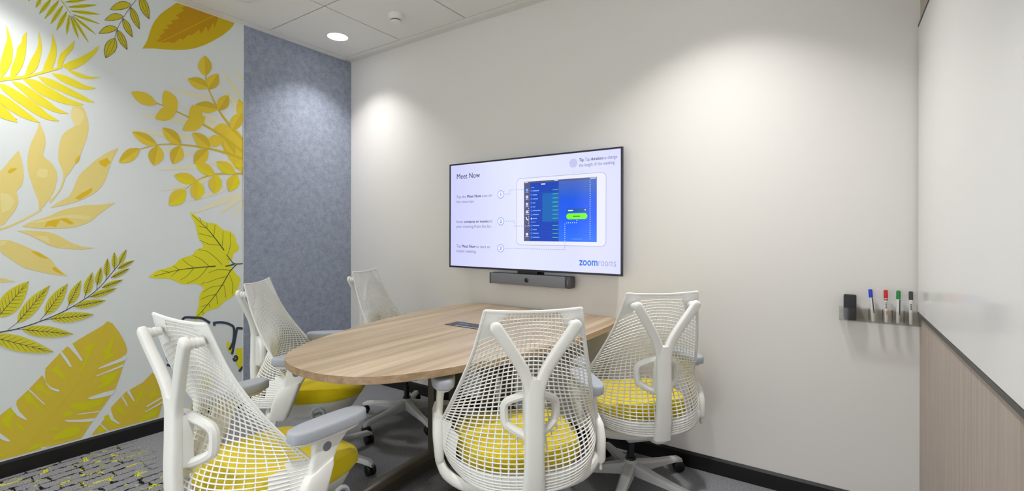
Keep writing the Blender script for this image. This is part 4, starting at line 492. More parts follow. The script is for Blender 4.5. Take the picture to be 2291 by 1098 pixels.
  ('gold3',6,'1566,1883 1557,1895 1549,1902 1540,1907 1532,1911 1524,1912 1515,1911 1506,1909 1498,1904 1489,1898 1481,1890 1472,1881 1463,1870 1471,1860 1479,1853 1487,1848 1496,1844 1504,1842 1512,1842 1521,1843 1530,1847 1538,1852 1547,1860 1556,1870'),
  ('gold3',4,'1575,1875 1592,1882 1606,1890 1617,1899 1627,1908 1634,1918 1640,1930 1644,1941 1646,1954 1646,1967 1644,1980 1641,1994 1635,2009 1620,2001 1606,1992 1595,1983 1585,1974 1577,1964 1571,1953 1566,1942 1564,1930 1563,1918 1565,1904 1568,1890'),
  ('gold3d',5,'1575,1875 1592,1882 1606,1890 1617,1899 1627,1908 1634,1918 1640,1930 1644,1941 1646,1954 1646,1967 1644,1980 1641,1994 1635,2009 1630,1998 1625,1986 1620,1975 1615,1964 1610,1953 1605,1942 1600,1930 1595,1919 1590,1908 1585,1897 1580,1886'),
  ('gold3',6,'1523,1806 1512,1816 1501,1822 1491,1825 1482,1827 1472,1827 1463,1824 1455,1819 1446,1813 1439,1805 1431,1795 1424,1783 1417,1769 1427,1761 1437,1756 1447,1752 1457,1750 1466,1749 1475,1751 1484,1754 1493,1760 1501,1768 1509,1778 1516,1790'),
  ('lemon',4,'1471,1567 1467,1583 1461,1596 1454,1607 1447,1617 1438,1624 1429,1630 1419,1634 1408,1637 1396,1638 1383,1637 1370,1635 1356,1631 1361,1617 1366,1604 1373,1594 1380,1584 1388,1576 1397,1569 1406,1564 1417,1561 1429,1559 1442,1560 1455,1562'),
  ('gold3',5,'1471,1567 1467,1583 1461,1596 1454,1607 1447,1617 1438,1624 1429,1630 1419,1634 1408,1637 1396,1638 1383,1637 1370,1635 1356,1631 1366,1626 1375,1621 1384,1615 1394,1610 1403,1605 1413,1600 1422,1594 1432,1589 1442,1583 1451,1578 1461,1572'),
  ('lemon',6,'1475,1572 1460,1561 1450,1550 1443,1539 1437,1528 1434,1517 1433,1507 1435,1497 1438,1486 1443,1476 1450,1466 1459,1456 1471,1446 1484,1457 1493,1468 1501,1479 1507,1490 1511,1501 1513,1511 1513,1522 1510,1532 1505,1542 1498,1553 1488,1563'),
  ('gold3',7,'1475,1572 1460,1561 1450,1550 1443,1539 1437,1528 1434,1517 1433,1507 1435,1497 1438,1486 1443,1476 1450,1466 1459,1456 1471,1446 1471,1457 1472,1467 1472,1478 1472,1488 1473,1499 1473,1509 1473,1520 1474,1530 1474,1541 1474,1551 1474,1562'),
  ('lemon',4,'1368,1513 1360,1528 1351,1538 1342,1547 1332,1554 1321,1559 1310,1562 1299,1563 1288,1562 1276,1560 1264,1556 1251,1550 1238,1543 1246,1531 1255,1521 1264,1512 1274,1505 1284,1499 1294,1495 1305,1493 1317,1493 1329,1495 1341,1498 1354,1504'),
  ('gold3',5,'1368,1513 1360,1528 1351,1538 1342,1547 1332,1554 1321,1559 1310,1562 1299,1563 1288,1562 1276,1560 1264,1556 1251,1550 1238,1543 1249,1540 1259,1538 1270,1536 1281,1533 1291,1531 1302,1528 1313,1526 1324,1524 1335,1521 1346,1518 1357,1516'),
  ('lemon',6,'1368,1518 1354,1507 1345,1496 1337,1486 1332,1476 1329,1465 1328,1455 1329,1445 1332,1435 1338,1425 1345,1416 1354,1406 1365,1396 1378,1406 1387,1417 1395,1427 1401,1438 1405,1448 1407,1458 1406,1469 1404,1479 1399,1489 1392,1499 1382,1509'),
  ('gold3',7,'1368,1518 1354,1507 1345,1496 1337,1486 1332,1476 1329,1465 1328,1455 1329,1445 1332,1435 1338,1425 1345,1416 1354,1406 1365,1396 1366,1406 1366,1416 1366,1426 1366,1436 1367,1447 1367,1457 1367,1467 1367,1477 1368,1488 1368,1498 1368,1508'),
  ('lemon',4,'1304,1458 1286,1460 1272,1460 1260,1457 1249,1452 1239,1446 1231,1439 1225,1429 1220,1418 1216,1405 1214,1391 1213,1375 1213,1358 1229,1356 1242,1357 1255,1359 1266,1363 1276,1368 1285,1375 1292,1384 1298,1395 1302,1407 1304,1422 1306,1438'),
  ('gold3',5,'1304,1458 1286,1460 1272,1460 1260,1457 1249,1452 1239,1446 1231,1439 1225,1429 1220,1418 1216,1405 1214,1391 1213,1375 1213,1358 1221,1366 1228,1374 1235,1382 1243,1390 1250,1399 1258,1407 1265,1415 1273,1424 1281,1432 1288,1441 1296,1449'),
  ('lemon',6,'1600,1590 1595,1607 1589,1620 1582,1632 1574,1642 1565,1650 1555,1656 1544,1660 1532,1662 1519,1663 1506,1662 1492,1660 1477,1656 1482,1641 1488,1628 1495,1617 1502,1607 1511,1599 1520,1592 1531,1587 1542,1584 1555,1582 1568,1582 1583,1585'),
  ('gold3',7,'1600,1590 1595,1607 1589,1620 1582,1632 1574,1642 1565,1650 1555,1656 1544,1660 1532,1662 1519,1663 1506,1662 1492,1660 1477,1656 1487,1651 1497,1645 1507,1640 1517,1634 1527,1629 1538,1624 1548,1618 1558,1613 1568,1607 1579,1602 1589,1596'),
  ('lemon',4,'1607,1586 1589,1580 1576,1573 1566,1565 1557,1557 1551,1548 1546,1538 1544,1528 1544,1517 1545,1505 1548,1492 1553,1480 1560,1466 1576,1471 1588,1478 1599,1486 1608,1494 1616,1503 1621,1512 1624,1522 1626,1534 1624,1545 1621,1558 1616,1571'),
  ('gold3',5,'1607,1586 1589,1580 1576,1573 1566,1565 1557,1557 1551,1548 1546,1538 1544,1528 1544,1517 1545,1505 1548,1492 1553,1480 1560,1466 1564,1475 1568,1485 1572,1495 1576,1505 1580,1515 1583,1525 1587,1535 1591,1545 1595,1556 1599,1566 1603,1576'),
  ('gold3',6,'1595,1716 1598,1733 1598,1747 1597,1759 1594,1771 1590,1781 1585,1789 1578,1797 1569,1803 1559,1808 1549,1812 1537,1815 1523,1816 1521,1801 1521,1788 1522,1775 1524,1764 1528,1753 1533,1744 1539,1736 1547,1730 1556,1724 1567,1720 1579,1717'),
  ('gold3d',7,'1595,1716 1598,1733 1598,1747 1597,1759 1594,1771 1590,1781 1585,1789 1578,1797 1569,1803 1559,1808 1549,1812 1537,1815 1523,1816 1529,1808 1535,1800 1541,1791 1547,1783 1553,1775 1558,1767 1564,1758 1570,1750 1576,1742 1582,1733 1589,1725'),
  ('gold3',4,'1646,1960 1648,1963 1648,2075 1643,2082 1634,2090 1623,2098 1616,2083 1612,2069 1608,2056 1606,2042 1605,2030 1606,2018 1608,2007 1612,1996 1618,1986 1625,1976 1634,1968'),
  ('lemon',6,'1647,1641 1648,1648 1648,1669 1648,1671 1646,1677 1642,1682 1638,1686 1633,1687 1627,1688 1620,1687 1613,1684 1604,1681 1595,1676 1594,1665 1594,1656 1595,1648 1597,1642 1599,1636 1603,1632 1608,1630 1613,1629 1620,1629 1628,1631 1636,1635'),
  ('gold3',7,'1647,1641 1648,1648 1648,1669 1648,1671 1646,1677 1642,1682 1638,1686 1633,1687 1627,1688 1620,1687 1613,1684 1604,1681 1595,1676 1599,1673 1603,1670 1608,1667 1612,1664 1616,1662 1621,1659 1625,1656 1629,1653 1634,1650 1638,1647 1642,1644'),
 ],
 'ivy_leaf': [
  ('ivy',2,'1323,1320 1336,1314 1349,1306 1362,1298 1374,1288 1387,1278 1398,1269 1409,1263 1418,1259 1429,1256 1444,1254 1460,1253 1474,1250 1484,1244 1492,1237 1499,1230 1508,1222 1516,1215 1526,1209 1538,1206 1552,1203 1565,1199 1577,1190 1588,1179 1596,1167 1601,1153 1603,1138 1606,1124 1612,1111 1620,1098 1624,1088 1621,1076 1613,1066 1604,1061 1594,1056 1586,1050 1583,1040 1582,1029 1579,1018 1572,1008 1562,999 1552,991 1560,985 1569,976 1575,965 1580,952 1586,940 1592,929 1599,919 1606,910 1616,899 1626,889 1633,879 1633,866 1627,851 1624,838 1619,823 1614,809 1608,797 1601,786 1593,775 1583,766 1571,758 1559,751 1548,745 1537,740 1526,733 1516,723 1505,712 1494,703 1481,698 1468,696 1456,694 1444,691 1434,689 1424,684 1414,676 1404,665 1393,655 1380,646 1365,638 1351,631 1355,646 1359,662 1363,679 1368,698 1374,718 1378,738 1379,756 1379,774 1381,791 1388,808 1399,824 1408,839 1395,849 1380,860 1363,868 1339,870 1314,870 1292,871 1278,876 1268,882 1258,889 1245,896 1233,904 1218,910 1201,913 1182,914 1164,916 1145,920 1126,925 1108,929 1122,941 1137,954 1153,964 1169,970 1186,973 1202,977 1216,981 1229,987 1240,994 1250,1004 1259,1015 1269,1025 1280,1031 1291,1036 1303,1040 1315,1043 1327,1046 1338,1052 1349,1063 1358,1076 1368,1087 1380,1092 1393,1094 1405,1096 1403,1107 1399,1120 1391,1132 1382,1146 1374,1161 1370,1176 1368,1192 1365,1208 1362,1222 1360,1235 1356,1248 1351,1261 1344,1275 1338,1288 1333,1299 1328,1310'),
  ('~green',3,'1337.4,1303.3 1349.2,1291.4 1366.4,1274.3 1386.2,1254.5 1405.7,1234.5 1422,1217.1 1434.2,1202.8 1444.3,1190 1453.3,1177.7 1462.1,1165.2 1471.7,1151.7 1482.8,1135.8 1494.9,1117.9 1506.8,1100.2 1517,1084.8 1524.2,1073.9 1530,1078.3 1522.5,1089 1512,1104.2 1499.8,1121.8 1487.4,1139.5 1475.9,1155.2 1466.1,1168.6 1457,1180.9 1447.6,1193 1437.1,1205.8 1424.6,1219.9 1408,1237.2 1388.2,1256.9 1368.2,1276.5 1350.8,1293.3 1338.7,1305'),
  ('~green',3,'1648,984.9 1640.9,984.7 1629.1,984.1 1616,983.9 1603.6,984.7 1593.8,987 1586.7,991.5 1580.5,997.8 1574.9,1005.4 1569.6,1013.2 1564.5,1020.3 1559.4,1026.9 1554.7,1033.5 1550.4,1039.8 1546.8,1045.1 1544.1,1048.9 1540.5,1046.3 1543,1042.4 1546.4,1037 1550.6,1030.5 1555.3,1023.6 1560.2,1016.9 1565.1,1009.9 1570.2,1001.9 1576,993.7 1583,986.3 1591.7,980.7 1602.9,977.7 1616.2,976.6 1629.7,976.6 1641.5,977 1648,977'),
  ('~green',3,'1137.1,932.3 1154.5,936.1 1179.6,941.9 1208.9,948.4 1238.2,954.6 1263.4,959.3 1283,962.1 1299.7,963.7 1315.3,964.7 1331.7,965.4 1350.7,966.2 1375,967.2 1403.3,968 1432.2,968.7 1457.6,969.2 1475.7,969.6 1475.1,977.2 1457.1,976.4 1431.7,975.5 1402.8,974.4 1374.5,973.2 1350.2,971.8 1331.2,970.7 1314.8,969.6 1299.1,968.3 1282.3,966.2 1262.7,963.1 1237.5,958.1 1208.2,951.5 1179,944.6 1153.9,938.5 1136.7,934.4'),
  ('~green',3,'1590.6,988.2 1586.5,986.5 1580.7,984.2 1574,981.6 1567.3,979.2 1561.5,977.3 1546.5,974.6 1535.3,973 1536.3,965.6 1547.9,966.3 1563.4,968.2 1570.1,969.4 1577.4,971.1 1584.5,972.8 1590.6,974.3 1594.9,975.2'),
  ('~green',3,'1370,660.5 1378.4,669.9 1390.5,683.3 1404.6,699.1 1418.9,715.2 1431.6,729.8 1442.6,742.9 1453.3,755.6 1463.5,768.1 1473.2,780.4 1482.5,792.6 1491,804.3 1498.7,815.4 1506.1,826.5 1513.6,838.2 1521.8,851.3 1530.7,866.6 1540.2,883.7 1549.8,901.2 1559.3,917.7 1568.3,931.7 1577.3,943.3 1586.7,953.5 1595.7,962.3 1603.3,969.4 1608.9,974.8 1604,980.2 1598.6,974.7 1591,967.4 1582.1,958.4 1572.6,947.8 1563.4,935.7 1554.3,921.3 1544.9,904.5 1535.4,886.9 1526.1,869.8 1517.4,854.5 1509.5,841.4 1502.1,829.6 1494.9,818.5 1487.4,807.3 1479.1,795.6 1470,783.4 1460.4,771 1450.4,758.5 1439.9,745.7 1429,732.5 1416.4,717.8 1402.3,701.6 1388.4,685.7 1376.4,672.2 1368,662.6'),
  ('~green',3,'1422.3,1252.5 1422.4,1247.3 1422.6,1239.7 1422.9,1231.3 1423.1,1223.6 1423.2,1218.5 1425.8,1218.6 1425.5,1223.8 1425.2,1231.4 1424.8,1239.8 1424.4,1247.4 1424.1,1252.6'),
  ('~green',3,'1370.9,1233.8 1377.8,1231.8 1388,1228.8 1399.4,1225.5 1409.7,1222.5 1416.7,1220.5 1417.4,1223.2 1410.3,1225.1 1399.9,1228 1388.5,1231.1 1378.3,1233.9 1371.3,1235.7'),
  ('~green',3,'1471.4,1243.2 1470.1,1231.7 1468.2,1214.7 1466.1,1195.9 1464.2,1179 1462.9,1167.5 1465.6,1167.1 1466.7,1178.7 1468.5,1195.6 1470.4,1214.4 1472.2,1231.5 1473.3,1243'),
  ('~green',3,'1377,1185.5 1390,1181.9 1409.2,1176.5 1430.8,1170.4 1450.4,1164.9 1463.9,1161.1 1464.5,1163.9 1451,1167.5 1431.3,1172.9 1409.7,1178.7 1390.4,1184 1377.5,1187.5'),
  ('~green',3,'1521.3,1202.1 1520.3,1187.2 1518.7,1165.3 1517.1,1141.1 1515.6,1119.3 1514.5,1104.5 1517.3,1104.2 1518.2,1119 1519.5,1140.9 1521,1165.1 1522.4,1187.1 1523.2,1201.9'),
  ('~green',3,'1380,1143.2 1388.3,1139.1 1400.2,1133 1414.1,1126.1 1428.5,1119.7 1441.9,1114.9 1455.2,1112.1 1469.3,1110.5 1482.9,1109.7 1494.5,1109.2 1502.8,1108.7 1502.9,1111.6 1494.6,1112 1482.9,1112.4 1469.4,1113.1 1455.5,1114.7 1442.4,1117.3 1429.2,1121.9 1414.8,1128.2 1400.9,1135 1389.1,1141 1380.7,1145'),
  ('~green',3,'1564.4,1188 1565.2,1179.5 1566.4,1167.8 1567.6,1153.9 1568.2,1139.1 1567.7,1124.6 1565.3,1108.9 1561.6,1091.1 1557.4,1073.5 1553.5,1058.3 1550.9,1047.6 1553.6,1046.8 1556.2,1057.5 1559.9,1072.7 1564.1,1090.4 1567.8,1108.3 1570.1,1124.3 1570.6,1139.1 1569.9,1154 1568.6,1168 1567.2,1179.8 1566.4,1188.2'),
  ('~green',3,'1377.3,1082.7 1383.5,1081.6 1392.1,1080.4 1402.3,1078.5 1413,1075.6 1423.1,1071.2 1432.9,1064.8 1443.1,1056.6 1453.4,1047.4 1463.6,1037.7 1473.2,1028.4 1482.8,1018.5 1492.5,1007.7 1501.7,997 1509.5,987.8 1515.1,981.3 1517.1,983.2 1511.4,989.7 1503.6,998.9 1494.3,1009.5 1484.5,1020.4 1474.8,1030.3 1465.1,1039.6 1454.9,1049.3 1444.4,1058.5 1434,1066.7 1423.9,1073.2 1413.5,1077.7 1402.7,1080.7 1392.4,1082.5 1383.7,1083.6 1377.5,1084.7'),
  ('~green',3,'1344,1047.1 1350.6,1043.4 1360,1038.3 1370.9,1032.1 1382.1,1025.3 1392.1,1018.2 1401.7,1009.9 1411.7,1000.1 1421.3,990.1 1429.4,981.4 1435.2,975.2 1437,977.3 1431.1,983.3 1422.9,992 1413.3,1002 1403.1,1011.8 1393.3,1020.1 1383.1,1027.3 1371.8,1034.1 1360.8,1040.2 1351.4,1045.2 1344.8,1048.8'),
  ('~green',3,'1285.3,1026.5 1289.1,1022.2 1294.6,1015.9 1301,1008.7 1307.8,1001.5 1314.3,995.3 1321.2,989.9 1328.7,984.8 1336.1,980.1 1342.5,976.2 1346.9,973.3 1348.1,975.8 1343.5,978.5 1337.1,982.4 1329.8,986.9 1322.3,992 1315.6,997.2 1309.1,1003.2 1302.3,1010.3 1295.8,1017.4 1290.3,1023.6 1286.4,1027.9'),
  ('~green',3,'1237.1,986.6 1242.2,982.5 1249.8,976.4 1258.2,969.8 1265.8,963.7 1271,959.5 1272.2,961.8 1267,965.8 1259.3,971.7 1250.8,978.3 1243.2,984.2 1238,988.1'),
  ('~green',3,'1174.1,963.3 1180.7,961.3 1190.4,958.3 1201.3,955 1211.2,951.9 1217.9,949.8 1218.3,952.5 1211.6,954.4 1201.7,957.3 1190.8,960.4 1181,963.2 1174.4,965.1'),
  ('~green',3,'1224.2,923 1230.2,928.4 1239,936.3 1248.8,945.2 1257.7,953.3 1263.8,958.8 1262.3,961 1256.3,955.4 1247.5,947.2 1237.8,938.1 1229,930 1223.2,924.5'),
  ('~green',3,'1272.1,896.5 1278.2,900.3 1286.8,905.5 1296.9,911.8 1306.9,918.8 1315.8,925.9 1323.6,934.1 1331.3,943.5 1338.3,953 1344.2,961.2 1348.5,966.9 1346.5,968.8 1342.3,963 1336.4,954.7 1329.5,945.2 1322,935.9 1314.4,927.8 1305.8,920.7 1295.8,913.7 1285.9,907.4 1277.3,902 1271.2,898.2'),
  ('~green',3,'1309.6,873.6 1318.6,877.3 1331.6,882.3 1346.6,888.6 1361.8,896.1 1375.3,904.8 1387.6,916.1 1399.8,929.9 1411.2,944.2 1420.8,956.8 1427.8,965.6 1425.8,967.5 1418.9,958.7 1409.3,946 1398,931.7 1386,917.9 1374,906.8 1360.8,898.2 1345.7,890.7 1330.8,884.3 1317.9,879.2 1308.9,875.5'),
  ('~green',3,'1433.4,931.1 1440.3,933.8 1449.8,937.8 1461.2,942.2 1473.8,945.9 1487.1,947.9 1502.8,947.7 1521.4,945.9 1540.4,943.3 1557.3,940.7 1569.1,939 1569.3,942 1557.5,943.6 1540.6,946.1 1521.5,948.6 1502.7,950.3 1486.8,950.4 1473.3,948.3 1460.4,944.4 1449,939.9 1439.5,935.8 1432.7,933'),
  ('~green',3,'1417.9,867.6 1427.5,870.7 1441.2,875.2 1457.1,880.3 1473.2,885.2 1487.4,889.1 1500.2,892 1513.2,894.3 1525.2,896.1 1535.4,897.5 1542.8,898.6 1542.3,901.5 1534.9,900.4 1524.7,898.8 1512.6,896.9 1499.6,894.5 1486.7,891.6 1472.5,887.5 1456.4,882.5 1440.5,877.3 1426.8,872.7 1417.3,869.6'),
  ('~green',3,'1399.7,808.5 1406.1,812.7 1415,819 1425.7,826 1437.4,832.6 1449.3,837.3 1463,840 1479,841.6 1495.3,842.3 1509.7,842.6 1519.8,843 1519.4,846 1509.3,845.5 1495,845.1 1478.7,844.2 1462.5,842.6 1448.5,839.7 1436.4,834.7 1424.6,828 1413.9,820.9 1405,814.5 1398.7,810.2'),
  ('~green',3,'1387.4,765.8 1394.2,768.5 1404,772.4 1415.2,776.8 1426.7,780.9 1436.8,783.8 1446.1,785.5 1455.7,786.5 1464.6,787 1472.3,787.2 1477.8,787.4 1477.4,790.4 1471.9,790 1464.3,789.7 1455.2,789.1 1445.6,788.1 1436.1,786.2 1425.8,783.1 1414.4,778.9 1403.1,774.4 1393.4,770.4 1386.7,767.7'),
  ('~green',3,'1561.6,912.4 1564.7,902.4 1569.3,888.1 1574.4,871.7 1578.9,855 1581.6,840.2 1582.2,826.7 1581.3,812.8 1579.6,799.8 1577.9,788.7 1576.8,780.8 1579.6,780.1 1580.6,788 1582.2,799.1 1583.9,812.3 1584.7,826.4 1584,840.3 1581.2,855.4 1576.6,872.2 1571.4,888.7 1566.6,903 1563.5,913'),
  ('~green',3,'1523.9,848.8 1525.2,843.5 1527.2,836.1 1529.4,827.5 1531.4,818.4 1532.9,809.5 1533.8,800.1 1534.3,789.6 1534.5,779.2 1534.6,770.3 1534.8,763.9 1537.6,763.7 1537.3,770 1537.1,779 1536.8,789.5 1536.2,800.1 1535.3,809.6 1533.7,818.7 1531.5,827.9 1529.2,836.6 1527.2,843.9 1525.8,849.2'),
  ('~green',3,'1479.9,787.1 1481,777.6 1482.6,763.4 1484.5,747.8 1486.2,733.6 1487.3,724 1490,724.1 1488.7,733.7 1486.9,747.8 1484.8,763.5 1483,777.6 1481.7,787.2'),
  ('~green',3,'1435.6,733.7 1437.9,721.4 1440.3,709.1 1442.9,709.4 1440.1,721.7 1437.4,733.9'),
  ('~green',3,'1387.4,718.6 1394.4,720.2 1404.7,722.6 1416.2,725.3 1426.7,727.7 1433.8,729.4 1433,732.2 1425.9,730.4 1415.5,727.8 1404,724.9 1393.8,722.3 1386.8,720.6'),
  ('~green',3,'1390.5,860 1393.8,862.2 1398.6,865.5 1404,869.1 1408.8,872.4 1412.2,874.7 1410.6,877.1 1407.4,874.8 1402.6,871.3 1397.4,867.5 1392.6,864 1389.4,861.7'),
  ('~green',3,'1542.6,1010 1551.6,1011.9 1560.7,1013.7 1560,1016.6 1551,1014.4 1542.1,1012.1'),
  ('~green',3,'1398.5,697.7 1399.8,685.7 1401.2,673.6 1403.8,673.7 1402,685.7 1400.3,697.8'),
  ('~green',3,'1379.3,1288.3 1380.9,1283.7 1383.3,1277 1385.9,1269.5 1388.3,1262.7 1389.9,1258.1 1392.3,1259.2 1390.6,1263.8 1388,1270.5 1385.2,1277.9 1382.7,1284.6 1381,1289.1'),
 ],
 'fern_sprig': [
  ('~ink',2,'466.3,693.9 472.1,695.6 480.2,697.9 489.9,700.6 500.4,703.2 510.9,705.4 521.2,706.9 531.9,707.8 543.4,708.8 555.7,710.2 569,712.6 583.3,716 598.6,720 614.9,724.8 632.1,730.4 650.4,737.2 670.2,744.9 691.6,753.5 713.9,763.3 736.6,774.4 759,787.1 781.7,801.4 805,817.5 828.2,834.9 850.6,853.4 871.1,872.6 890.1,893.9 907.9,917.4 924.2,941 938.5,962.7 950.4,980.2 959.5,992.9 965.8,1002.2 970.2,1008.8 973.3,1013.6 975.9,1017.5 974.3,1019.2 971.6,1015.3 968.5,1010.6 964,1004.1 957.6,995 948.5,982.4 936.5,964.9 922.1,943.3 905.9,919.8 888.1,896.6 869.3,875.6 848.8,856.6 826.5,838.3 803.4,821.1 780.1,805.1 757.5,790.9 735.2,778.5 712.6,767.5 690.3,757.8 669,749.3 649.2,741.6 631,735 613.8,729.5 597.6,724.8 582.3,720.9 568.1,717.7 554.9,715.3 542.7,714 531.3,713.2 520.5,712.3 510,711 499.4,708.8 488.8,706.2 479.1,703.6 470.9,701.4 465.1,699.8'),
  ('fern',3,'503,784 523,780 538,785 551,792 562,802 572,815 580,829 587,845 593,863 598,882 603,902 606,923 608,947 592,942 578,935 564,927 552,919 540,909 529,898 520,885 512,870 506,854 502,835 499,814'),
  ('~ink',4,'503.6,782.6 512,795.8 520.6,809.1 529.1,822.4 537.7,835.8 546.4,849.4 555.1,862.9 563.9,876.6 572.8,890.4 581.7,904.2 590.6,918.2 599.6,932.2 608.7,946.3 608,947.1 598.9,933.2 589.8,919.3 580.7,905.4 571.8,891.7 562.9,878.1 554,864.5 545.2,851 536.4,837.6 527.7,824.3 519.1,811.1 510.5,798 502,784.9'),
  ('~ink',4,'512.4,797.7 544.5,793.3 544.5,794.4 512.4,799.6'),
  ('~ink',4,'513.1,798.7 507.9,844.8 507.2,844.7 511.7,798.6'),
  ('~ink',4,'522.1,812.6 556.3,805.8 556.3,806.9 522.1,814.6'),
  ('~ink',4,'522.8,813.7 515.7,862.5 515,862.4 521.4,813.5'),
  ('~ink',4,'531.8,827.7 566.7,820.5 566.7,821.6 531.9,829.6'),
  ('~ink',4,'532.5,828.8 525.1,878.2 524.3,878 531.2,828.5'),
  ('~ink',4,'541.7,842.9 575.7,837.2 575.8,838.3 541.7,844.8'),
  ('~ink',4,'542.4,843.9 535.9,892.1 535.1,892 541,843.7'),
  ('~ink',4,'551.6,858.1 583.7,855.7 583.6,856.8 551.6,860.1'),
  ('~ink',4,'552.3,859.2 547.9,904.6 547.1,904.5 550.9,859.1'),
  ('~ink',4,'561.6,873.5 590.6,875.6 590.5,876.7 561.5,875.5'),
  ('~ink',4,'562.3,874.5 561.1,915.8 560.3,915.9 560.9,874.6'),
  ('~ink',4,'571.8,889 596.7,896.8 596.5,897.9 571.4,891'),
  ('~ink',4,'572.3,889.8 575.2,925.9 574.5,926.1 570.9,890.2'),
  ('~ink',4,'582.1,904.7 602,919.3 601.6,920.3 581.4,906.5'),
  ('~ink',4,'582.4,905.2 590.4,935 589.6,935.5 581.1,906'),
  ('~ink',4,'592.4,920.6 605.6,941.6 605,942.3 591.4,922'),
  ('~ink',4,'592.4,920.6 605.5,941.7 604.9,942.5 591.4,922'),
  ('fern',3,'568,746 586,748 600,756 613,766 624,778 634,792 644,807 652,823 660,840 667,858 674,877 680,897 685,919 670,910 656,900 643,890 630,879 618,867 608,854 598,841 589,826 581,810 574,792 569,772'),
  ('~ink',4,'569.3,745 578.6,758.9 588,772.9 597.4,787 606.9,801.2 616.4,815.5 626.1,829.9 635.7,844.4 645.5,859 655.3,873.7 665.2,888.4 675.1,903.3 685.1,918.3 684.4,919.2 674.3,904.3 664.3,889.6 654.3,874.9 644.4,860.3 634.6,845.9 624.9,831.5 615.2,817.2 605.5,803.1 596,789 586.5,775 577,761.1 567.6,747.3'),
  ('~ink',4,'579.2,760.8 607.1,765.4 606.9,766.6 578.9,762.8'),
  ('~ink',4,'579.8,761.7 581.3,801.5 580.6,801.7 578.4,762'),
  ('~ink',4,'589.8,776.7 619.3,779.6 619.1,780.7 589.6,778.7'),
  ('~ink',4,'590.4,777.5 590.7,819.3 589.9,819.4 589,777.8'),
  ('~ink',4,'600.6,792.6 630.5,795.4 630.4,796.5 600.3,794.6'),
  ('~ink',4,'601.2,793.5 601.2,835.7 600.4,835.9 599.7,793.7'),
  ('~ink',4,'611.4,808.6 640.8,812.5 640.7,813.7 611.1,810.7'),
  ('~ink',4,'612,809.5 612.7,851 611.9,851.2 610.6,809.8'),
  ('~ink',4,'622.3,824.8 650.4,831 650.2,832.1 622,826.8'),
  ('~ink',4,'622.9,825.7 625.2,865.3 624.3,865.5 621.5,826'),
  ('~ink',4,'633.4,841.1 659.3,850.5 659,851.6 632.9,843.1'),
  ('~ink',4,'633.9,841.9 638.4,878.7 637.6,879 632.4,842.4'),
  ('~ink',4,'644.5,857.6 667.6,871 667.3,872.1 643.9,859.5'),
  ('~ink',4,'644.9,858.2 652.5,891.4 651.7,891.8 643.5,859'),
  ('~ink',4,'655.8,874.2 675.5,892.4 675,893.4 654.9,876'),
  ('~ink',4,'656,874.6 667.2,903.4 666.5,904.1 654.7,875.7'),
  ('~ink',4,'667.2,891.1 681.8,913.3 681.1,914.1 666,892.5'),
  ('~ink',4,'667.2,891.1 681.7,913.4 681,914.2 666,892.5'),
  ('fern',3,'667,769 683,771 695,778 705,787 714,797 722,809 729,823 735,837 741,852 745,868 749,885 752,903 754,922 742,914 730,906 719,897 709,887 699,876 691,865 683,853 677,840 671,825 667,810 665,792'),
  ('~ink',4,'667.6,767.8 674.7,780.2 681.8,792.7 689,805.3 696.1,817.9 703.4,830.6 710.6,843.3 717.9,856.1 725.2,869 732.6,881.9 740,894.9 747.4,908 754.9,921.1 754.1,921.9 746.6,908.9 739,896 731.5,883.1 724.1,870.3 716.6,857.5 709.2,844.8 701.9,832.2 694.6,819.6 687.3,807.1 680.1,794.7 672.9,782.3 665.7,770'),
  ('~ink',4,'674.9,781.9 700.2,786 700.1,787.1 674.6,783.9'),
  ('~ink',4,'675.5,782.9 672.4,818.4 671.6,818.4 674,782.9'),
  ('~ink',4,'682.9,796 709.9,798.5 709.8,799.7 682.7,798'),
  ('~ink',4,'683.6,797.1 679.1,834.2 678.3,834.1 682.1,796.9'),
  ('~ink',4,'691.1,810.1 718.5,812.5 718.4,813.7 690.9,812.2'),
  ('~ink',4,'691.7,811.2 687,848.8 686.1,848.7 690.2,811.1'),
  ('~ink',4,'699.3,824.4 726.1,827.8 726,828.9 699.1,826.5'),
  ('~ink',4,'700,825.5 695.9,862.3 695.1,862.2 698.4,825.4'),
  ('~ink',4,'707.6,838.7 732.9,844.1 732.7,845.3 707.3,840.8'),
  ('~ink',4,'708.2,839.8 705.8,874.8 704.9,874.8 706.7,839.8'),
  ('~ink',4,'716,853.1 738.8,861.4 738.6,862.5 715.5,855.2'),
  ('~ink',4,'716.5,854.1 716.5,886.6 715.7,886.7 715,854.3'),
  ('~ink',4,'724.4,867.7 744.2,879.5 743.8,880.6 723.7,869.6'),
  ('~ink',4,'724.9,868.4 728,897.7 727.1,898 723.3,868.9'),
  ('~ink',4,'733,882.4 749,898.3 748.4,899.3 732,884.1'),
  ('~ink',4,'733.2,882.8 740.2,908.2 739.4,908.7 731.7,883.7'),
  ('~ink',4,'741.5,897.2 752.4,916.7 751.7,917.5 740.3,898.6'),
  ('~ink',4,'741.5,897.2 752.3,916.8 751.6,917.6 740.3,898.6'),
  ('fern',3,'758,810 770,814 779,821 786,829 791,838 796,848 800,859 802,871 805,883 806,895 807,908 808,921 808,935 799,928 791,920 784,912 777,903 771,894 766,885 762,875 758,864 756,853 754,840 754,827'),
  ('~ink',4,'759.4,809.1 763.4,819.5 767.4,829.8 771.4,840.2 775.4,850.6 779.4,861.1 783.5,871.5 787.5,882 791.6,892.5 795.7,903.1 799.7,913.7 803.8,924.3 807.9,934.9 807.1,935.6 802.8,925 798.6,914.5 794.4,904 790.2,893.6 786.1,883.1 781.9,872.7 777.7,862.4 773.6,852 769.5,841.7 765.3,831.4 761.2,821.2 757.1,810.9'),
  ('~ink',4,'763.1,820.6 781.8,827.6 781.5,828.8 762.6,822.7'),
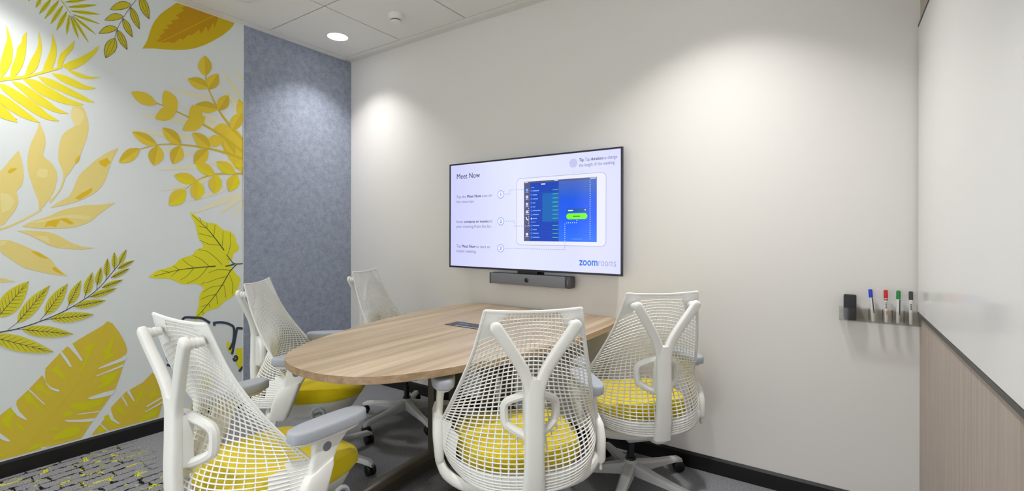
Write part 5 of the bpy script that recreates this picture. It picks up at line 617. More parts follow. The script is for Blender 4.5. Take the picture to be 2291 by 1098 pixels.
  ('~ink',4,'763.6,821.9 757.3,847.7 756.5,847.4 762.1,821.4'),
  ('~ink',4,'767.7,832.3 787.7,838.4 787.4,839.6 767.2,834.4'),
  ('~ink',4,'768.2,833.6 760.6,860.4 759.8,860 766.7,833.1'),
  ('~ink',4,'772.3,844 792.6,850 792.3,851.2 771.8,846.1'),
  ('~ink',4,'772.8,845.3 765,872.3 764.2,871.9 771.3,844.8'),
  ('~ink',4,'776.9,855.8 796.6,862.4 796.3,863.5 776.4,857.8'),
  ('~ink',4,'777.4,857.1 770.2,883.5 769.4,883.2 775.9,856.5'),
  ('~ink',4,'781.6,867.6 799.9,875.4 799.6,876.5 781,869.6'),
  ('~ink',4,'782.1,868.8 776.3,894.2 775.5,893.9 780.5,868.4'),
  ('~ink',4,'786.3,879.4 802.5,888.9 802.1,890 785.6,881.4'),
  ('~ink',4,'786.7,880.5 783.1,904.4 782.2,904.2 785.1,880.3'),
  ('~ink',4,'791.1,891.3 804.5,902.9 804,904 790.1,893.2'),
  ('~ink',4,'791.4,892.2 790.5,914.1 789.6,914.2 789.8,892.3'),
  ('~ink',4,'795.9,903.4 806,917.4 805.3,918.3 794.7,904.9'),
  ('~ink',4,'796.1,903.9 798.4,923.5 797.5,923.8 794.5,904.4'),
  ('~ink',4,'800.7,915.5 806.5,931.4 805.7,932 799.2,916.6'),
  ('~ink',4,'800.7,915.5 806.5,931.4 805.7,932 799.2,916.6'),
  ('fern',3,'825,854 836,860 842,868 848,876 852,885 855,895 857,906 858,916 859,927 859,939 858,950 857,962 855,975 847,967 841,959 836,950 831,941 826,932 822,923 820,913 818,903 817,892 817,880 819,868'),
  ('~ink',4,'826.2,853.4 828.6,863.4 831,873.4 833.4,883.5 835.8,893.5 838.2,903.6 840.6,913.7 843,923.8 845.4,933.9 847.8,944.1 850.3,954.2 852.7,964.4 855.1,974.6 854.2,975.1 851.6,964.9 849,954.8 846.5,944.7 843.9,934.7 841.4,924.6 838.8,914.6 836.3,904.5 833.7,894.5 831.2,884.5 828.7,874.6 826.2,864.6 823.6,854.7'),
  ('~ink',4,'828.1,864.3 844.6,874 844.2,875.1 827.3,866.3'),
  ('~ink',4,'828.4,865.7 819.3,887.8 818.5,887.3 827,864.9'),
  ('~ink',4,'830.8,875.6 848.7,884.7 848.3,885.9 830.1,877.7'),
  ('~ink',4,'831.2,877.1 820.7,899.7 819.9,899.2 829.8,876.1'),
  ('~ink',4,'833.6,886.9 851.8,896 851.4,897.1 832.9,889'),
  ('~ink',4,'834,888.5 823.3,911.2 822.5,910.6 832.6,887.5'),
  ('~ink',4,'836.4,898.3 853.9,907.8 853.5,908.9 835.7,900.4'),
  ('~ink',4,'836.8,899.8 826.7,922.2 825.9,921.7 835.3,898.9'),
  ('~ink',4,'839.3,909.7 855.3,920 854.8,921.1 838.5,911.7'),
  ('~ink',4,'839.6,911.1 831,932.8 830.2,932.3 838.1,910.3'),
  ('~ink',4,'842.1,921.2 855.9,932.6 855.4,933.6 841.2,923.1'),
  ('~ink',4,'842.5,922.5 836,943.1 835.1,942.7 840.9,921.8'),
  ('~ink',4,'845.1,932.7 856,945.5 855.4,946.4 843.9,934.4'),
  ('~ink',4,'845.3,933.7 841.6,953.1 840.7,952.9 843.7,933.4'),
  ('~ink',4,'848,944.3 855.6,958.7 854.8,959.4 846.6,945.7'),
  ('~ink',4,'848.1,944.9 847.8,962.8 846.8,962.9 846.5,945.1'),
  ('~ink',4,'850.9,956.1 854.3,971.2 853.4,971.6 849.3,956.8'),
  ('~ink',4,'850.9,956.1 854.2,971.3 853.3,971.7 849.3,956.8'),
  ('fern',3,'874,902 882,907 888,914 892,922 894,929 896,937 898,946 898,954 898,963 897,972 896,982 894,991 892,1001 886,994 882,986 878,979 874,972 871,964 869,956 867,948 866,940 866,931 866,922 869,913'),
  ('~ink',4,'875.4,901.3 876.8,909.5 878.2,917.7 879.6,926 881.1,934.2 882.5,942.5 883.9,950.7 885.3,959 886.8,967.2 888.2,975.5 889.6,983.8 891,992.1 892.5,1000.4 891.5,1000.8 889.9,992.5 888.3,984.3 886.8,976 885.2,967.8 883.6,959.6 882.1,951.4 880.5,943.2 878.9,935 877.4,926.8 875.8,918.6 874.3,910.5 872.7,902.3'),
  ('~ink',4,'876.2,910.1 889,919.4 888.5,920.5 875.3,912.1'),
  ('~ink',4,'876.4,911.6 867.8,928.3 867,927.7 875,910.5'),
  ('~ink',4,'877.8,919.4 891.8,928.3 891.3,929.4 877,921.4'),
  ('~ink',4,'878.1,920.9 868.4,938 867.6,937.4 876.7,919.8'),
  ('~ink',4,'879.5,928.6 893.7,937.5 893.3,938.7 878.7,930.7'),
  ('~ink',4,'879.8,930.2 869.9,947.4 869.1,946.7 878.4,929'),
  ('~ink',4,'881.2,938 894.8,947.1 894.4,948.2 880.4,939.9'),
  ('~ink',4,'881.5,939.5 872.1,956.4 871.4,955.8 880.1,938.4'),
  ('~ink',4,'882.9,947.3 895.3,956.9 894.8,958 882,949.2'),
  ('~ink',4,'883.2,948.8 875.1,965.2 874.3,964.7 881.7,947.7'),
  ('~ink',4,'884.7,956.7 895.2,967 894.6,968 883.6,958.5'),
  ('~ink',4,'884.9,958 878.6,973.8 877.7,973.4 883.4,957.2'),
  ('~ink',4,'886.5,966.1 894.6,977.3 893.9,978.2 885.2,967.7'),
  ('~ink',4,'886.7,967.2 882.6,982.2 881.7,981.9 885,966.6'),
  ('~ink',4,'888.3,975.6 893.6,987.8 892.8,988.4 886.8,976.9'),
  ('~ink',4,'888.4,976.3 887.1,990.5 886.2,990.4 886.7,976.2'),
  ('~ink',4,'890.1,985.3 892,997.6 891,998 888.4,985.9'),
  ('~ink',4,'890.1,985.3 891.9,997.7 891,998 888.4,985.9'),
  ('fern',3,'914,946 922,953 926,961 928,969 930,978 931,986 931,995 930,1003 929,1012 927,1021 925,1030 923,1039 919,1048 915,1040 912,1032 909,1023 906,1015 904,1007 903,999 902,990 902,982 903,973 905,964 908,955'),
  ('~ink',4,'915.7,945.4 916,953.9 916.4,962.4 916.7,970.9 917,979.5 917.3,988 917.7,996.5 918,1005 918.3,1013.6 918.7,1022.1 919,1030.6 919.3,1039.1 919.7,1047.7 918.6,1047.8 918.1,1039.3 917.7,1030.8 917.2,1022.3 916.7,1013.8 916.2,1005.3 915.7,996.8 915.3,988.3 914.8,979.8 914.3,971.3 913.8,962.8 913.4,954.3 912.9,945.8'),
  ('~ink',4,'915.3,954.3 926.2,966.6 925.5,967.6 914.2,956.1'),
  ('~ink',4,'915.4,955.9 905.3,970.5 904.6,969.7 914.1,954.5'),
  ('~ink',4,'915.8,963.9 927.7,976.1 927.1,977.1 914.6,965.7'),
  ('~ink',4,'915.8,965.6 904.7,980.3 904,979.5 914.6,964.1'),
  ('~ink',4,'916.2,973.6 928.4,985.7 927.8,986.7 915.1,975.4'),
  ('~ink',4,'916.3,975.2 904.9,989.9 904.2,989.1 915,973.7'),
  ('~ink',4,'916.7,983.2 928.3,995.5 927.7,996.5 915.5,985'),
  ('~ink',4,'916.8,984.8 906,999.4 905.2,998.6 915.5,983.4'),
  ('~ink',4,'917.2,992.9 927.6,1005.3 926.9,1006.3 916,994.6'),
  ('~ink',4,'917.2,994.4 907.6,1008.8 906.9,1008.1 915.9,993.1'),
  ('~ink',4,'917.7,1002.6 926.2,1015.3 925.5,1016.1 916.4,1004.1'),
  ('~ink',4,'917.8,1004 909.9,1018.2 909.1,1017.5 916.3,1002.8'),
  ('~ink',4,'918.2,1012.4 924.5,1025.3 923.6,1026 916.7,1013.7'),
  ('~ink',4,'918.3,1013.5 912.7,1027.4 911.8,1026.9 916.7,1012.6'),
  ('~ink',4,'918.8,1022.2 922.2,1035.4 921.3,1035.9 917.1,1023.1'),
  ('~ink',4,'918.8,1022.9 915.9,1036.6 914.9,1036.4 917.1,1022.4'),
  ('~ink',4,'919.3,1032.2 919.5,1044.8 918.5,1045 917.5,1032.4'),
  ('~ink',4,'919.3,1032.2 919.5,1044.8 918.5,1045 917.5,1032.4'),
  ('fern',3,'950,991 956,998 959,1006 961,1013 962,1021 962,1028 962,1036 961,1044 960,1051 958,1059 955,1067 953,1074 949,1082 946,1075 943,1067 941,1060 939,1052 938,1045 937,1037 937,1030 937,1022 938,1014 940,1007 943,999'),
  ('~ink',4,'950.9,990.8 950.8,998.4 950.7,1006 950.6,1013.7 950.6,1021.3 950.5,1028.9 950.4,1036.5 950.3,1044.1 950.2,1051.8 950.1,1059.4 950,1067 950,1074.6 949.9,1082.2 948.8,1082.3 948.7,1074.6 948.7,1067 948.6,1059.4 948.5,1051.8 948.5,1044.2 948.4,1036.6 948.3,1029 948.3,1021.4 948.2,1013.8 948.1,1006.2 948.1,998.6 948,991'),
  ('~ink',4,'950.1,1002.1 959.5,1013.9 958.8,1014.8 948.8,1003.7'),
  ('~ink',4,'950.1,1003.7 940.2,1015.8 939.5,1015 948.8,1002.1'),
  ('~ink',4,'950,1014.1 960.2,1025.9 959.5,1026.9 948.8,1015.8'),
  ('~ink',4,'950,1015.7 939.4,1027.9 938.7,1027 948.8,1014.1'),
  ('~ink',4,'950,1026.1 959.5,1038 958.8,1039 948.8,1027.8'),
  ('~ink',4,'950,1027.7 940.1,1039.8 939.4,1038.9 948.8,1026.2'),
  ('~ink',4,'950.1,1038.2 957.7,1050.2 957,1051 948.7,1039.7'),
  ('~ink',4,'950.1,1039.7 941.8,1051.7 941.1,1050.9 948.7,1038.3'),
  ('~ink',4,'950.2,1050.4 955.1,1062.5 954.2,1063.1 948.6,1051.6'),
  ('~ink',4,'950.2,1051.5 944.5,1063.5 943.7,1062.9 948.6,1050.5'),
  ('~ink',4,'950.2,1062.8 951.5,1074.8 950.5,1075.1 948.5,1063.2'),
  ('~ink',4,'950.2,1063.2 948.2,1075.1 947.2,1075 948.5,1062.8'),
  ('fern',3,'970,1012 978,1015 984,1020 988,1026 992,1032 995,1039 998,1046 1000,1054 1001,1061 1002,1069 1003,1078 1004,1086 1004,1095 998,1090 993,1084 988,1079 983,1073 979,1067 976,1060 973,1054 970,1047 968,1039 968,1031 967,1022'),
  ('~ink',4,'971.2,1011.3 973.9,1018.2 976.7,1025 979.4,1031.9 982.1,1038.8 984.9,1045.8 987.6,1052.7 990.3,1059.6 993.1,1066.6 995.9,1073.5 998.6,1080.5 1001.4,1087.5 1004.1,1094.5 1003.1,1095.1 1000.2,1088.2 997.3,1081.3 994.4,1074.5 991.6,1067.6 988.7,1060.7 985.8,1053.9 982.9,1047 980,1040.2 977.2,1033.4 974.3,1026.6 971.5,1019.8 968.6,1013'),
  ('~ink',4,'974.6,1021.9 987.4,1027.5 987,1028.7 974,1024'),
  ('~ink',4,'975.2,1023.2 970.8,1039.5 969.8,1039.2 973.4,1022.6'),
  ('~ink',4,'979,1032.7 992.5,1037.9 992.1,1039.1 978.4,1034.8'),
  ('~ink',4,'979.6,1034.1 974.5,1050.8 973.5,1050.4 977.9,1033.4'),
  ('~ink',4,'983.5,1043.5 996.3,1049.2 996,1050.4 982.8,1045.7'),
  ('~ink',4,'984,1044.9 979.5,1061.2 978.6,1060.9 982.3,1044.3'),
  ('~ink',4,'988,1054.4 999.3,1061.1 998.8,1062.3 987.2,1056.5'),
  ('~ink',4,'988.5,1055.6 985.5,1071 984.5,1070.8 986.7,1055.3'),
  ('~ink',4,'992.6,1065.4 1001.4,1073.7 1000.8,1074.7 991.5,1067.3'),
  ('~ink',4,'993,1066.3 992.3,1080.3 991.3,1080.3 991.1,1066.4'),
  ('~ink',4,'997.2,1076.6 1002.9,1086.9 1002,1087.6 995.7,1078'),
  ('~ink',4,'997.4,1076.9 1000,1089 999,1089.4 995.6,1077.6'),
  ('fern',3,'965,988 973,986 981,986 988,988 995,990 1001,993 1007,997 1013,1002 1019,1007 1025,1012 1030,1018 1036,1024 1041,1031 1033,1031 1026,1030 1018,1028 1011,1027 1004,1024 998,1022 991,1018 985,1014 979,1010 974,1004 969,997'),
  ('~ink',4,'965.5,986.4 971.6,990 977.8,993.6 984.1,997.3 990.3,1000.9 996.6,1004.6 1002.9,1008.3 1009.2,1012 1015.6,1015.7 1022,1019.5 1028.4,1023.2 1034.8,1027 1041.3,1030.8 1040.7,1032 1034.2,1028.4 1027.7,1024.8 1021.3,1021.3 1014.8,1017.7 1008.4,1014.2 1002,1010.6 995.6,1007.1 989.3,1003.6 983,1000.1 976.7,996.6 970.4,993.1 964.1,989.7'),
  ('~ink',4,'971.7,990.9 985.2,988 985.3,989.3 972,993.2'),
  ('~ink',4,'972.6,991.5 978.6,1006.3 977.7,1006.9 971,992.6'),
  ('~ink',4,'978.7,995 992.6,991.1 992.8,992.4 979.1,997.2'),
  ('~ink',4,'979.7,995.5 985.3,1011.3 984.4,1011.9 978.1,996.6'),
  ('~ink',4,'985.8,999 999.9,995 1000.1,996.2 986.2,1001.2'),
  ('~ink',4,'986.8,999.6 992.4,1015.6 991.4,1016.1 985.2,1000.6'),
  ('~ink',4,'993,1003.1 1006.9,999.6 1007.1,1000.8 993.3,1005.3'),
  ('~ink',4,'994,1003.6 999.7,1019.2 998.8,1019.8 992.3,1004.7'),
  ('~ink',4,'1000.2,1007.1 1013.7,1004.7 1013.8,1005.9 1000.4,1009.4'),
  ('~ink',4,'1001.1,1007.6 1007.3,1022.2 1006.4,1022.9 999.5,1008.8'),
  ('~ink',4,'1007.5,1011.2 1020.4,1010.3 1020.4,1011.6 1007.5,1013.5'),
  ('~ink',4,'1008.3,1011.7 1015.1,1024.8 1014.3,1025.5 1006.7,1013'),
  ('~ink',4,'1014.8,1015.3 1026.9,1016.4 1026.8,1017.7 1014.6,1017.6'),
  ('~ink',4,'1015.4,1015.7 1023.1,1026.9 1022.4,1027.8 1014,1017.2'),
  ('~ink',4,'1022.2,1019.5 1033.4,1023 1033.1,1024.2 1021.7,1021.7'),
  ('~ink',4,'1022.6,1019.7 1031.3,1028.6 1030.7,1029.6 1021.4,1021.5'),
  ('~ink',4,'1029.7,1023.7 1039.1,1029.6 1038.6,1030.7 1028.8,1025.8'),
  ('~ink',4,'1029.7,1023.7 1039.1,1029.6 1038.6,1030.8 1028.8,1025.8'),
  ('fern',3,'934,939 944,937 952,937 960,939 967,942 974,946 982,950 988,955 995,960 1001,966 1008,972 1014,979 1020,987 1011,986 1003,985 994,983 987,981 979,978 971,975 964,972 957,967 951,962 945,956 939,949'),
  ('~ink',4,'935,937.4 941.9,941.3 948.8,945.3 955.8,949.3 962.8,953.3 969.8,957.3 976.9,961.4 984,965.5 991.1,969.5 998.3,973.6 1005.5,977.8 1012.7,981.9 1019.9,986.1 1019.4,987.3 1012.1,983.3 1004.8,979.4 997.6,975.4 990.3,971.5 983.1,967.6 976,963.7 968.9,959.8 961.8,955.9 954.7,952.1 947.7,948.3 940.7,944.5 933.7,940.7'),
  ('~ink',4,'942.1,942.3 956.8,939.5 956.9,940.8 942.3,944.5'),
  ('~ink',4,'943,942.8 950,958.6 949.1,959.3 941.4,944'),
  ('~ink',4,'950,946.7 965.1,943 965.3,944.2 950.2,948.9'),
  ('~ink',4,'950.9,947.2 957.5,964 956.6,964.7 949.3,948.4'),
  ('~ink',4,'957.9,951.1 973.2,947.3 973.4,948.5 958.2,953.4'),
  ('~ink',4,'958.8,951.7 965.4,968.7 964.5,969.3 957.2,952.8'),
  ('~ink',4,'965.9,955.6 981.1,952.2 981.2,953.5 966.1,957.8'),
  ('~ink',4,'966.8,956.1 973.6,972.7 972.7,973.3 965.2,957.3'),
  ('~ink',4,'973.9,960.1 988.8,957.8 988.9,959.1 974.1,962.3'),
  ('~ink',4,'974.8,960.5 982.1,976.1 981.2,976.8 973.2,961.8'),
  ('~ink',4,'982.1,964.5 996.3,963.9 996.3,965.2 982.1,966.8'),
  ('~ink',4,'982.8,965 990.8,979 990,979.8 981.3,966.4'),
  ('~ink',4,'990.3,969.1 1003.7,970.5 1003.6,971.8 990.1,971.4'),
  ('~ink',4,'990.9,969.4 999.7,981.4 999,982.4 989.5,971'),
  ('~ink',4,'998.6,973.6 1011,977.6 1010.7,978.8 998.1,975.9'),
  ('~ink',4,'998.9,973.8 1008.9,983.5 1008.2,984.5 997.7,975.7'),
  ('~ink',4,'1006.9,978.3 1017.5,984.7 1017,985.9 1006.1,980.4'),
  ('~ink',4,'1006.9,978.3 1017.5,984.8 1017,985.9 1006.1,980.4'),
  ('fern',3,'895,887 904,884 913,884 922,884 930,886 938,889 946,892 953,896 961,901 968,906 976,912 983,918 990,925 980,926 972,925 963,925 954,924 946,922 937,920 929,917 922,913 914,909 907,904 900,897'),
  ('~ink',4,'895.1,885.7 902.8,888.8 910.5,892 918.3,895.2 926.1,898.4 933.9,901.6 941.8,904.8 949.7,908 957.7,911.3 965.7,914.5 973.7,917.8 981.8,921.1 989.9,924.4 989.5,925.7 981.4,922.6 973.2,919.5 965.1,916.4 957.1,913.3 949.1,910.2 941.1,907.2 933.2,904.1 925.3,901.1 917.4,898.1 909.6,895.1 901.8,892.1 894.1,889.1'),
  ('~ink',4,'903.1,889.8 918.4,885 918.6,886.2 903.5,891.9'),
  ('~ink',4,'904,890.1 913,905.4 912.2,906.2 902.6,891.6'),
  ('~ink',4,'911.9,893.3 927.6,887.4 927.8,888.6 912.3,895.4'),
  ('~ink',4,'912.8,893.7 921.5,910 920.7,910.8 911.4,895'),
  ('~ink',4,'920.7,896.8 936.6,890.7 936.8,891.9 921.2,898.9'),
  ('~ink',4,'921.7,897.2 930.3,913.8 929.5,914.5 920.2,898.5'),
  ('~ink',4,'929.6,900.3 945.4,894.8 945.6,896 930,902.4'),
  ('~ink',4,'930.6,900.7 939.4,916.8 938.6,917.6 929.1,902.1'),
  ('~ink',4,'938.6,903.8 954.1,899.5 954.3,900.7 938.9,906'),
  ('~ink',4,'939.5,904.1 948.8,919.2 948,920 938.1,905.7'),
  ('~ink',4,'947.7,907.3 962.7,904.8 962.8,906 947.8,909.6'),
  ('~ink',4,'948.4,907.6 958.3,921 957.6,921.9 947.1,909.3'),
  ('~ink',4,'956.8,910.9 971.2,910.6 971.2,911.9 956.8,913.2'),
  ('~ink',4,'957.4,911.1 968,922.3 967.4,923.3 956.2,912.9'),
  ('~ink',4,'966,914.5 979.6,916.9 979.5,918.2 965.7,916.8'),
  ('~ink',4,'966.4,914.6 977.9,923.3 977.4,924.4 965.4,916.6'),
  ('~ink',4,'975.3,918.2 987.2,923.4 986.8,924.6 974.7,920.3'),
  ('~ink',4,'975.3,918.2 987.2,923.4 986.8,924.6 974.7,920.3'),
  ('fern',3,'846,842 857,837 868,836 878,836 887,838 897,840 906,843 915,847 924,852 934,858 942,864 951,870 960,878 949,880 938,880 928,880 918,880 908,879 898,877 888,874 879,871 870,866 862,860 853,853'),
  ('~ink',4,'846.6,840.8 855.8,843.7 865,846.7 874.2,849.7 883.5,852.7 892.9,855.7 902.3,858.8 911.8,861.8 921.3,864.9 930.9,868 940.5,871.1 950.2,874.3 960,877.4 959.7,878.8 949.9,875.8 940.1,872.8 930.4,869.9 920.8,867 911.2,864 901.7,861.2 892.3,858.3 882.9,855.4 873.5,852.6 864.2,849.8 855,847 845.8,844.2'),
  ('~ink',4,'856.4,844.7 874.1,837.3 874.3,838.5 856.8,846.8'),
  ('~ink',4,'857.3,845 868.4,862.2 867.7,863.1 855.9,846.5'),
  ('~ink',4,'866.8,848 885,839.3 885.2,840.5 867.3,850'),
  ('~ink',4,'867.7,848.3 878.7,866.8 877.9,867.7 866.4,849.7'),
  ('~ink',4,'877.3,851.3 895.6,842.4 895.9,843.5 877.8,853.3'),
  ('~ink',4,'878.3,851.6 889.2,870.5 888.4,871.3 876.9,853'),
  ('~ink',4,'887.9,854.6 906.2,846.3 906.5,847.5 888.4,856.7'),
  ('~ink',4,'888.8,854.9 900,873.2 899.3,874 887.5,856.4'),
  ('~ink',4,'898.6,857.9 916.6,851.1 916.9,852.3 899,860'),
  ('~ink',4,'899.5,858.2 911.1,875.1 910.4,876 898.1,859.7'),
  ('~ink',4,'909.4,861.2 927,856.6 927.1,857.8 909.7,863.4'),
  ('~ink',4,'910.1,861.5 922.4,876.4 921.7,877.3 908.9,863.2'),
  ('~ink',4,'920.3,864.6 937.3,862.7 937.3,864 920.4,866.8'),
  ('~ink',4,'920.9,864.8 934,877.1 933.4,878.1 919.8,866.6'),
  ('~ink',4,'931.3,868 947.5,869.4 947.4,870.7 931.1,870.2'),
  ('~ink',4,'931.6,868.1 945.7,877.2 945.2,878.3 930.8,870.1'),
  ('~ink',4,'942.4,871.5 956.7,876.4 956.4,877.6 941.9,873.7'),
  ('~ink',4,'942.4,871.5 956.7,876.5 956.4,877.7 941.9,873.7'),
  ('fern',3,'781,798 793,790 804,787 815,785 826,784 837,785 848,787 859,790 870,794 880,798 891,803 902,809 912,816 900,820 888,823 876,825 865,826 853,827 842,827 831,826 820,824 810,820 800,816 790,809'),
  ('~ink',4,'781.2,796.4 791.7,798 802.3,799.5 812.9,801.1 823.6,802.7 834.4,804.3 845.3,805.8 856.2,807.5 867.2,809.1 878.3,810.7 889.5,812.3 900.7,814 912.1,815.7 911.9,817 900.5,815.5 889.2,814 878,812.6 866.9,811.1 855.9,809.7 844.9,808.2 834,806.8 823.2,805.4 812.5,804 801.8,802.6 791.2,801.2 780.7,799.9'),
  ('~ink',4,'792.5,798.8 811.6,787 811.9,788 793.1,800.8'),
  ('~ink',4,'793.4,799 807.7,816.3 807,817.2 792.3,800.6'),
  ('~ink',4,'804.5,800.5 823.9,787.1 824.3,788.1 805.2,802.4'),
  ('~ink',4,'805.4,800.7 819.6,819.5 818.9,820.4 804.2,802.3'),
  ('~ink',4,'816.6,802.2 836.2,788.4 836.6,789.5 817.3,804.1'),
  ('~ink',4,'817.5,802.3 831.7,821.6 831,822.5 816.3,803.9'),
  ('~ink',4,'828.8,803.9 848.4,790.9 848.8,791.9 829.4,805.8'),
  ('~ink',4,'829.7,804 844.1,822.5 843.5,823.5 828.5,805.7'),
  ('~ink',4,'841.1,805.5 860.6,794.2 861,795.3 841.7,807.5'),
  ('~ink',4,'842,805.7 856.8,822.6 856.1,823.5 840.8,807.4'),
  ('~ink',4,'853.5,807.2 872.8,798.4 873.1,799.6 854,809.3'),
  ('~ink',4,'854.3,807.3 869.6,821.8 869,822.8 853.2,809.2'),
  ('~ink',4,'866.1,808.9 885,803.4 885.1,804.6 866.4,811.1'),
  ('~ink',4,'866.7,809 882.7,820.3 882.2,821.4 865.8,811'),
  ('~ink',4,'878.8,810.6 897.2,809 897.2,810.2 878.8,812.8'),
  ('~ink',4,'879.1,810.7 895.9,818.2 895.6,819.3 878.5,812.8'),
  ('~ink',4,'891.7,812.4 908.3,815.1 908.1,816.4 891.3,814.6'),
  ('~ink',4,'891.7,812.4 908.3,815.2 908.1,816.5 891.3,814.6'),
  ('fern',3,'688,745 703,733 717,726 731,722 745,719 760,718 774,719 788,720 803,723 817,727 832,732 846,737 861,745 845,752 830,758 814,762 799,766 784,769 770,771 756,772 741,771 728,768 714,764 701,758'),
  ('~ink',4,'688.1,743.7 701.8,743.7 715.6,743.7 729.5,743.7 743.5,743.7 757.7,743.8 772,743.8 786.4,743.8 801,743.8 815.8,743.9 830.6,743.9 845.6,743.9 860.8,743.9 860.7,745.3 845.5,745.4 830.5,745.6 815.6,745.7 800.9,745.9 786.3,746 771.8,746.2 757.5,746.3 743.3,746.4 729.2,746.6 715.3,746.7 701.5,746.9 687.9,747'),
  ('~ink',4,'703.1,744.4 726.6,725.6 727,726.6 703.8,746.1'),
  ('~ink',4,'703.9,744.4 724,763.8 723.5,764.7 703,746.2'),
  ('~ink',4,'718.7,744.3 742.6,723.5 743,724.4 719.5,746.1'),
  ('~ink',4,'719.6,744.3 739.8,765.8 739.2,766.7 718.6,746.1'),
  ('~ink',4,'734.5,744.3 758.7,722.9 759.1,723.9 735.3,746'),
  ('~ink',4,'735.4,744.3 755.8,766.2 755.2,767.1 734.4,746'),
  ('~ink',4,'750.5,744.2 774.8,723.7 775.2,724.7 751.3,745.9'),
  ('~ink',4,'751.4,744.2 772,765.2 771.4,766.2 750.4,745.9'),
  ('~ink',4,'766.7,744.1 791.1,725.8 791.4,726.8 767.4,745.9'),
  ('~ink',4,'767.5,744.1 788.6,762.9 788,764 766.5,745.9'),
  ('~ink',4,'783.1,744 807.4,729 807.7,730 783.6,745.9'),
  ('~ink',4,'783.8,744 805.3,759.6 804.9,760.7 782.9,745.9'),
  ('~ink',4,'799.6,743.8 823.9,733 824.1,734.2 800,745.9'),
  ('~ink',4,'800.2,743.8 822.4,755.3 822,756.5 799.5,745.9'),
  ('~ink',4,'816.4,743.7 840.5,738 840.5,739.2 816.6,745.8'),
  ('~ink',4,'816.8,743.7 839.7,750.1 839.4,751.3 816.3,745.8'),
  ('~ink',4,'833.5,743.6 855.7,743.9 855.6,745.2 833.3,745.8'),
  ('~ink',4,'833.5,743.6 855.7,744.1 855.6,745.3 833.3,745.8'),
  ('fern',3,'584,710 599,692 613,680 628,671 644,664 660,658 676,654 692,651 708,649 725,648 742,649 759,650 777,652 760,665 744,676 728,686 711,696 695,704 679,710 663,715 648,719 632,721 616,721 600,718'),
  ('~ink',4,'584.3,708.1 599.4,703.7 614.7,699.2 630.1,694.7 645.6,690.2 661.4,685.5 677.3,680.9 693.4,676.2 709.6,671.4 726.1,666.6 742.7,661.7 759.5,656.8 776.5,651.8 776.6,653 759.6,658.2 742.8,663.3 726.2,668.3 709.8,673.3 693.5,678.2 677.4,683.1 661.5,687.9 645.8,692.7 630.2,697.4 614.9,702.1 599.6,706.7 584.5,711.3'),
  ('~ink',4,'601.1,703.9 624,676.5 624.5,677.3 601.9,705.3'),
  ('~ink',4,'601.8,703.7 627.2,717.4 626.8,718.5 601.2,705.6'),
  ('~ink',4,'618.4,698.8 641.4,669 641.9,669.8 619.3,700.2'),
  ('~ink',4,'619.2,698.5 644.9,714.4 644.5,715.5 618.5,700.4'),
  ('~ink',4,'635.8,693.5 659.2,663.2 659.7,664 636.8,694.9'),
  ('~ink',4,'636.7,693.3 662.8,709.7 662.4,710.7 636,695.2'),
  ('~ink',4,'653.6,688.2 677.2,658.8 677.8,659.6 654.5,689.7'),
  ('~ink',4,'654.4,688 680.7,703.3 680.3,704.4 653.7,689.9'),
  ('~ink',4,'671.5,682.8 695.7,655.6 696.1,656.5 672.4,684.4'),
  ('~ink',4,'672.3,682.6 698.8,695.5 698.4,696.6 671.6,684.6'),
  ('~ink',4,'689.7,677.4 714.4,653.6 714.8,654.5 690.5,679'),
  ('~ink',4,'690.4,677.2 717,686.5 716.7,687.7 689.8,679.2'),
  ('~ink',4,'708.2,671.8 733.4,652.5 733.8,653.5 708.8,673.6'),
  ('~ink',4,'708.7,671.7 735.4,676.4 735.1,677.6 708.3,673.8'),
  ('~ink',4,'726.9,666.2 752.8,652.3 753,653.4 727.3,668.1'),
  ('~ink',4,'727.2,666.1 753.9,665.3 753.8,666.5 727,668.2'),
  ('~ink',4,'745.9,660.5 770.8,653.5 770.9,654.6 746,662.6'),
  ('~ink',4,'745.9,660.5 770.8,653.6 770.9,654.8 746,662.6'),
  ('fern',3,'473,696 488,670 504,651 521,636 538,622 556,611 575,602 595,594 614,587 635,582 656,577 677,574 699,573 681,594 662,612 643,629 625,645 606,659 588,672 569,682 550,691 532,698 513,702 493,703'),
  ('~ink',4,'472.8,694.1 490.3,684.7 508,675.1 526,665.4 544.2,655.6 562.7,645.7 581.3,635.6 600.3,625.4 619.5,615.1 638.9,604.6 658.6,594 678.6,583.2 698.9,572.3 699.1,573.5 678.9,584.5 658.9,595.4 639.2,606.2 619.8,616.8 600.6,627.3 581.7,637.7 563.1,647.9 544.6,658 526.4,667.9 508.5,677.7 490.8,687.4 473.3,697'),
  ('~ink',4,'492.4,684.2 516.2,643.8 516.7,644.4 493.3,685.4'),
  ('~ink',4,'493.1,683.8 525.5,694.5 525.3,695.6 492.6,685.7'),
  ('~ink',4,'512.5,673.3 536.2,629.8 536.8,630.4 513.5,674.4'),
  ('~ink',4,'513.2,672.9 546.6,686.2 546.3,687.3 512.7,674.8'),
  ('~ink',4,'532.9,662.2 556.9,617.8 557.4,618.4 533.9,663.3'),
  ('~ink',4,'533.7,661.8 567.6,675.6 567.3,676.7 533.2,663.7'),
  ('~ink',4,'553.6,651 578.2,607.5 578.8,608.2 554.6,652.1'),
  ('~ink',4,'554.4,650.5 588.6,662.9 588.3,664 553.9,652.5'),
  ('~ink',4,'574.7,639.5 600.1,598.7 600.7,599.4 575.7,640.7'),
  ('~ink',4,'575.4,639.1 609.6,648.4 609.3,649.5 574.9,641.1'),
  ('~ink',4,'596,627.8 622.7,591.1 623.2,591.9 597,629.2'),
  ('~ink',4,'596.7,627.5 630.6,632.2 630.4,633.3 596.4,629.5'),
  ('~ink',4,'617.8,616 645.9,584.7 646.3,585.5 618.6,617.5'),
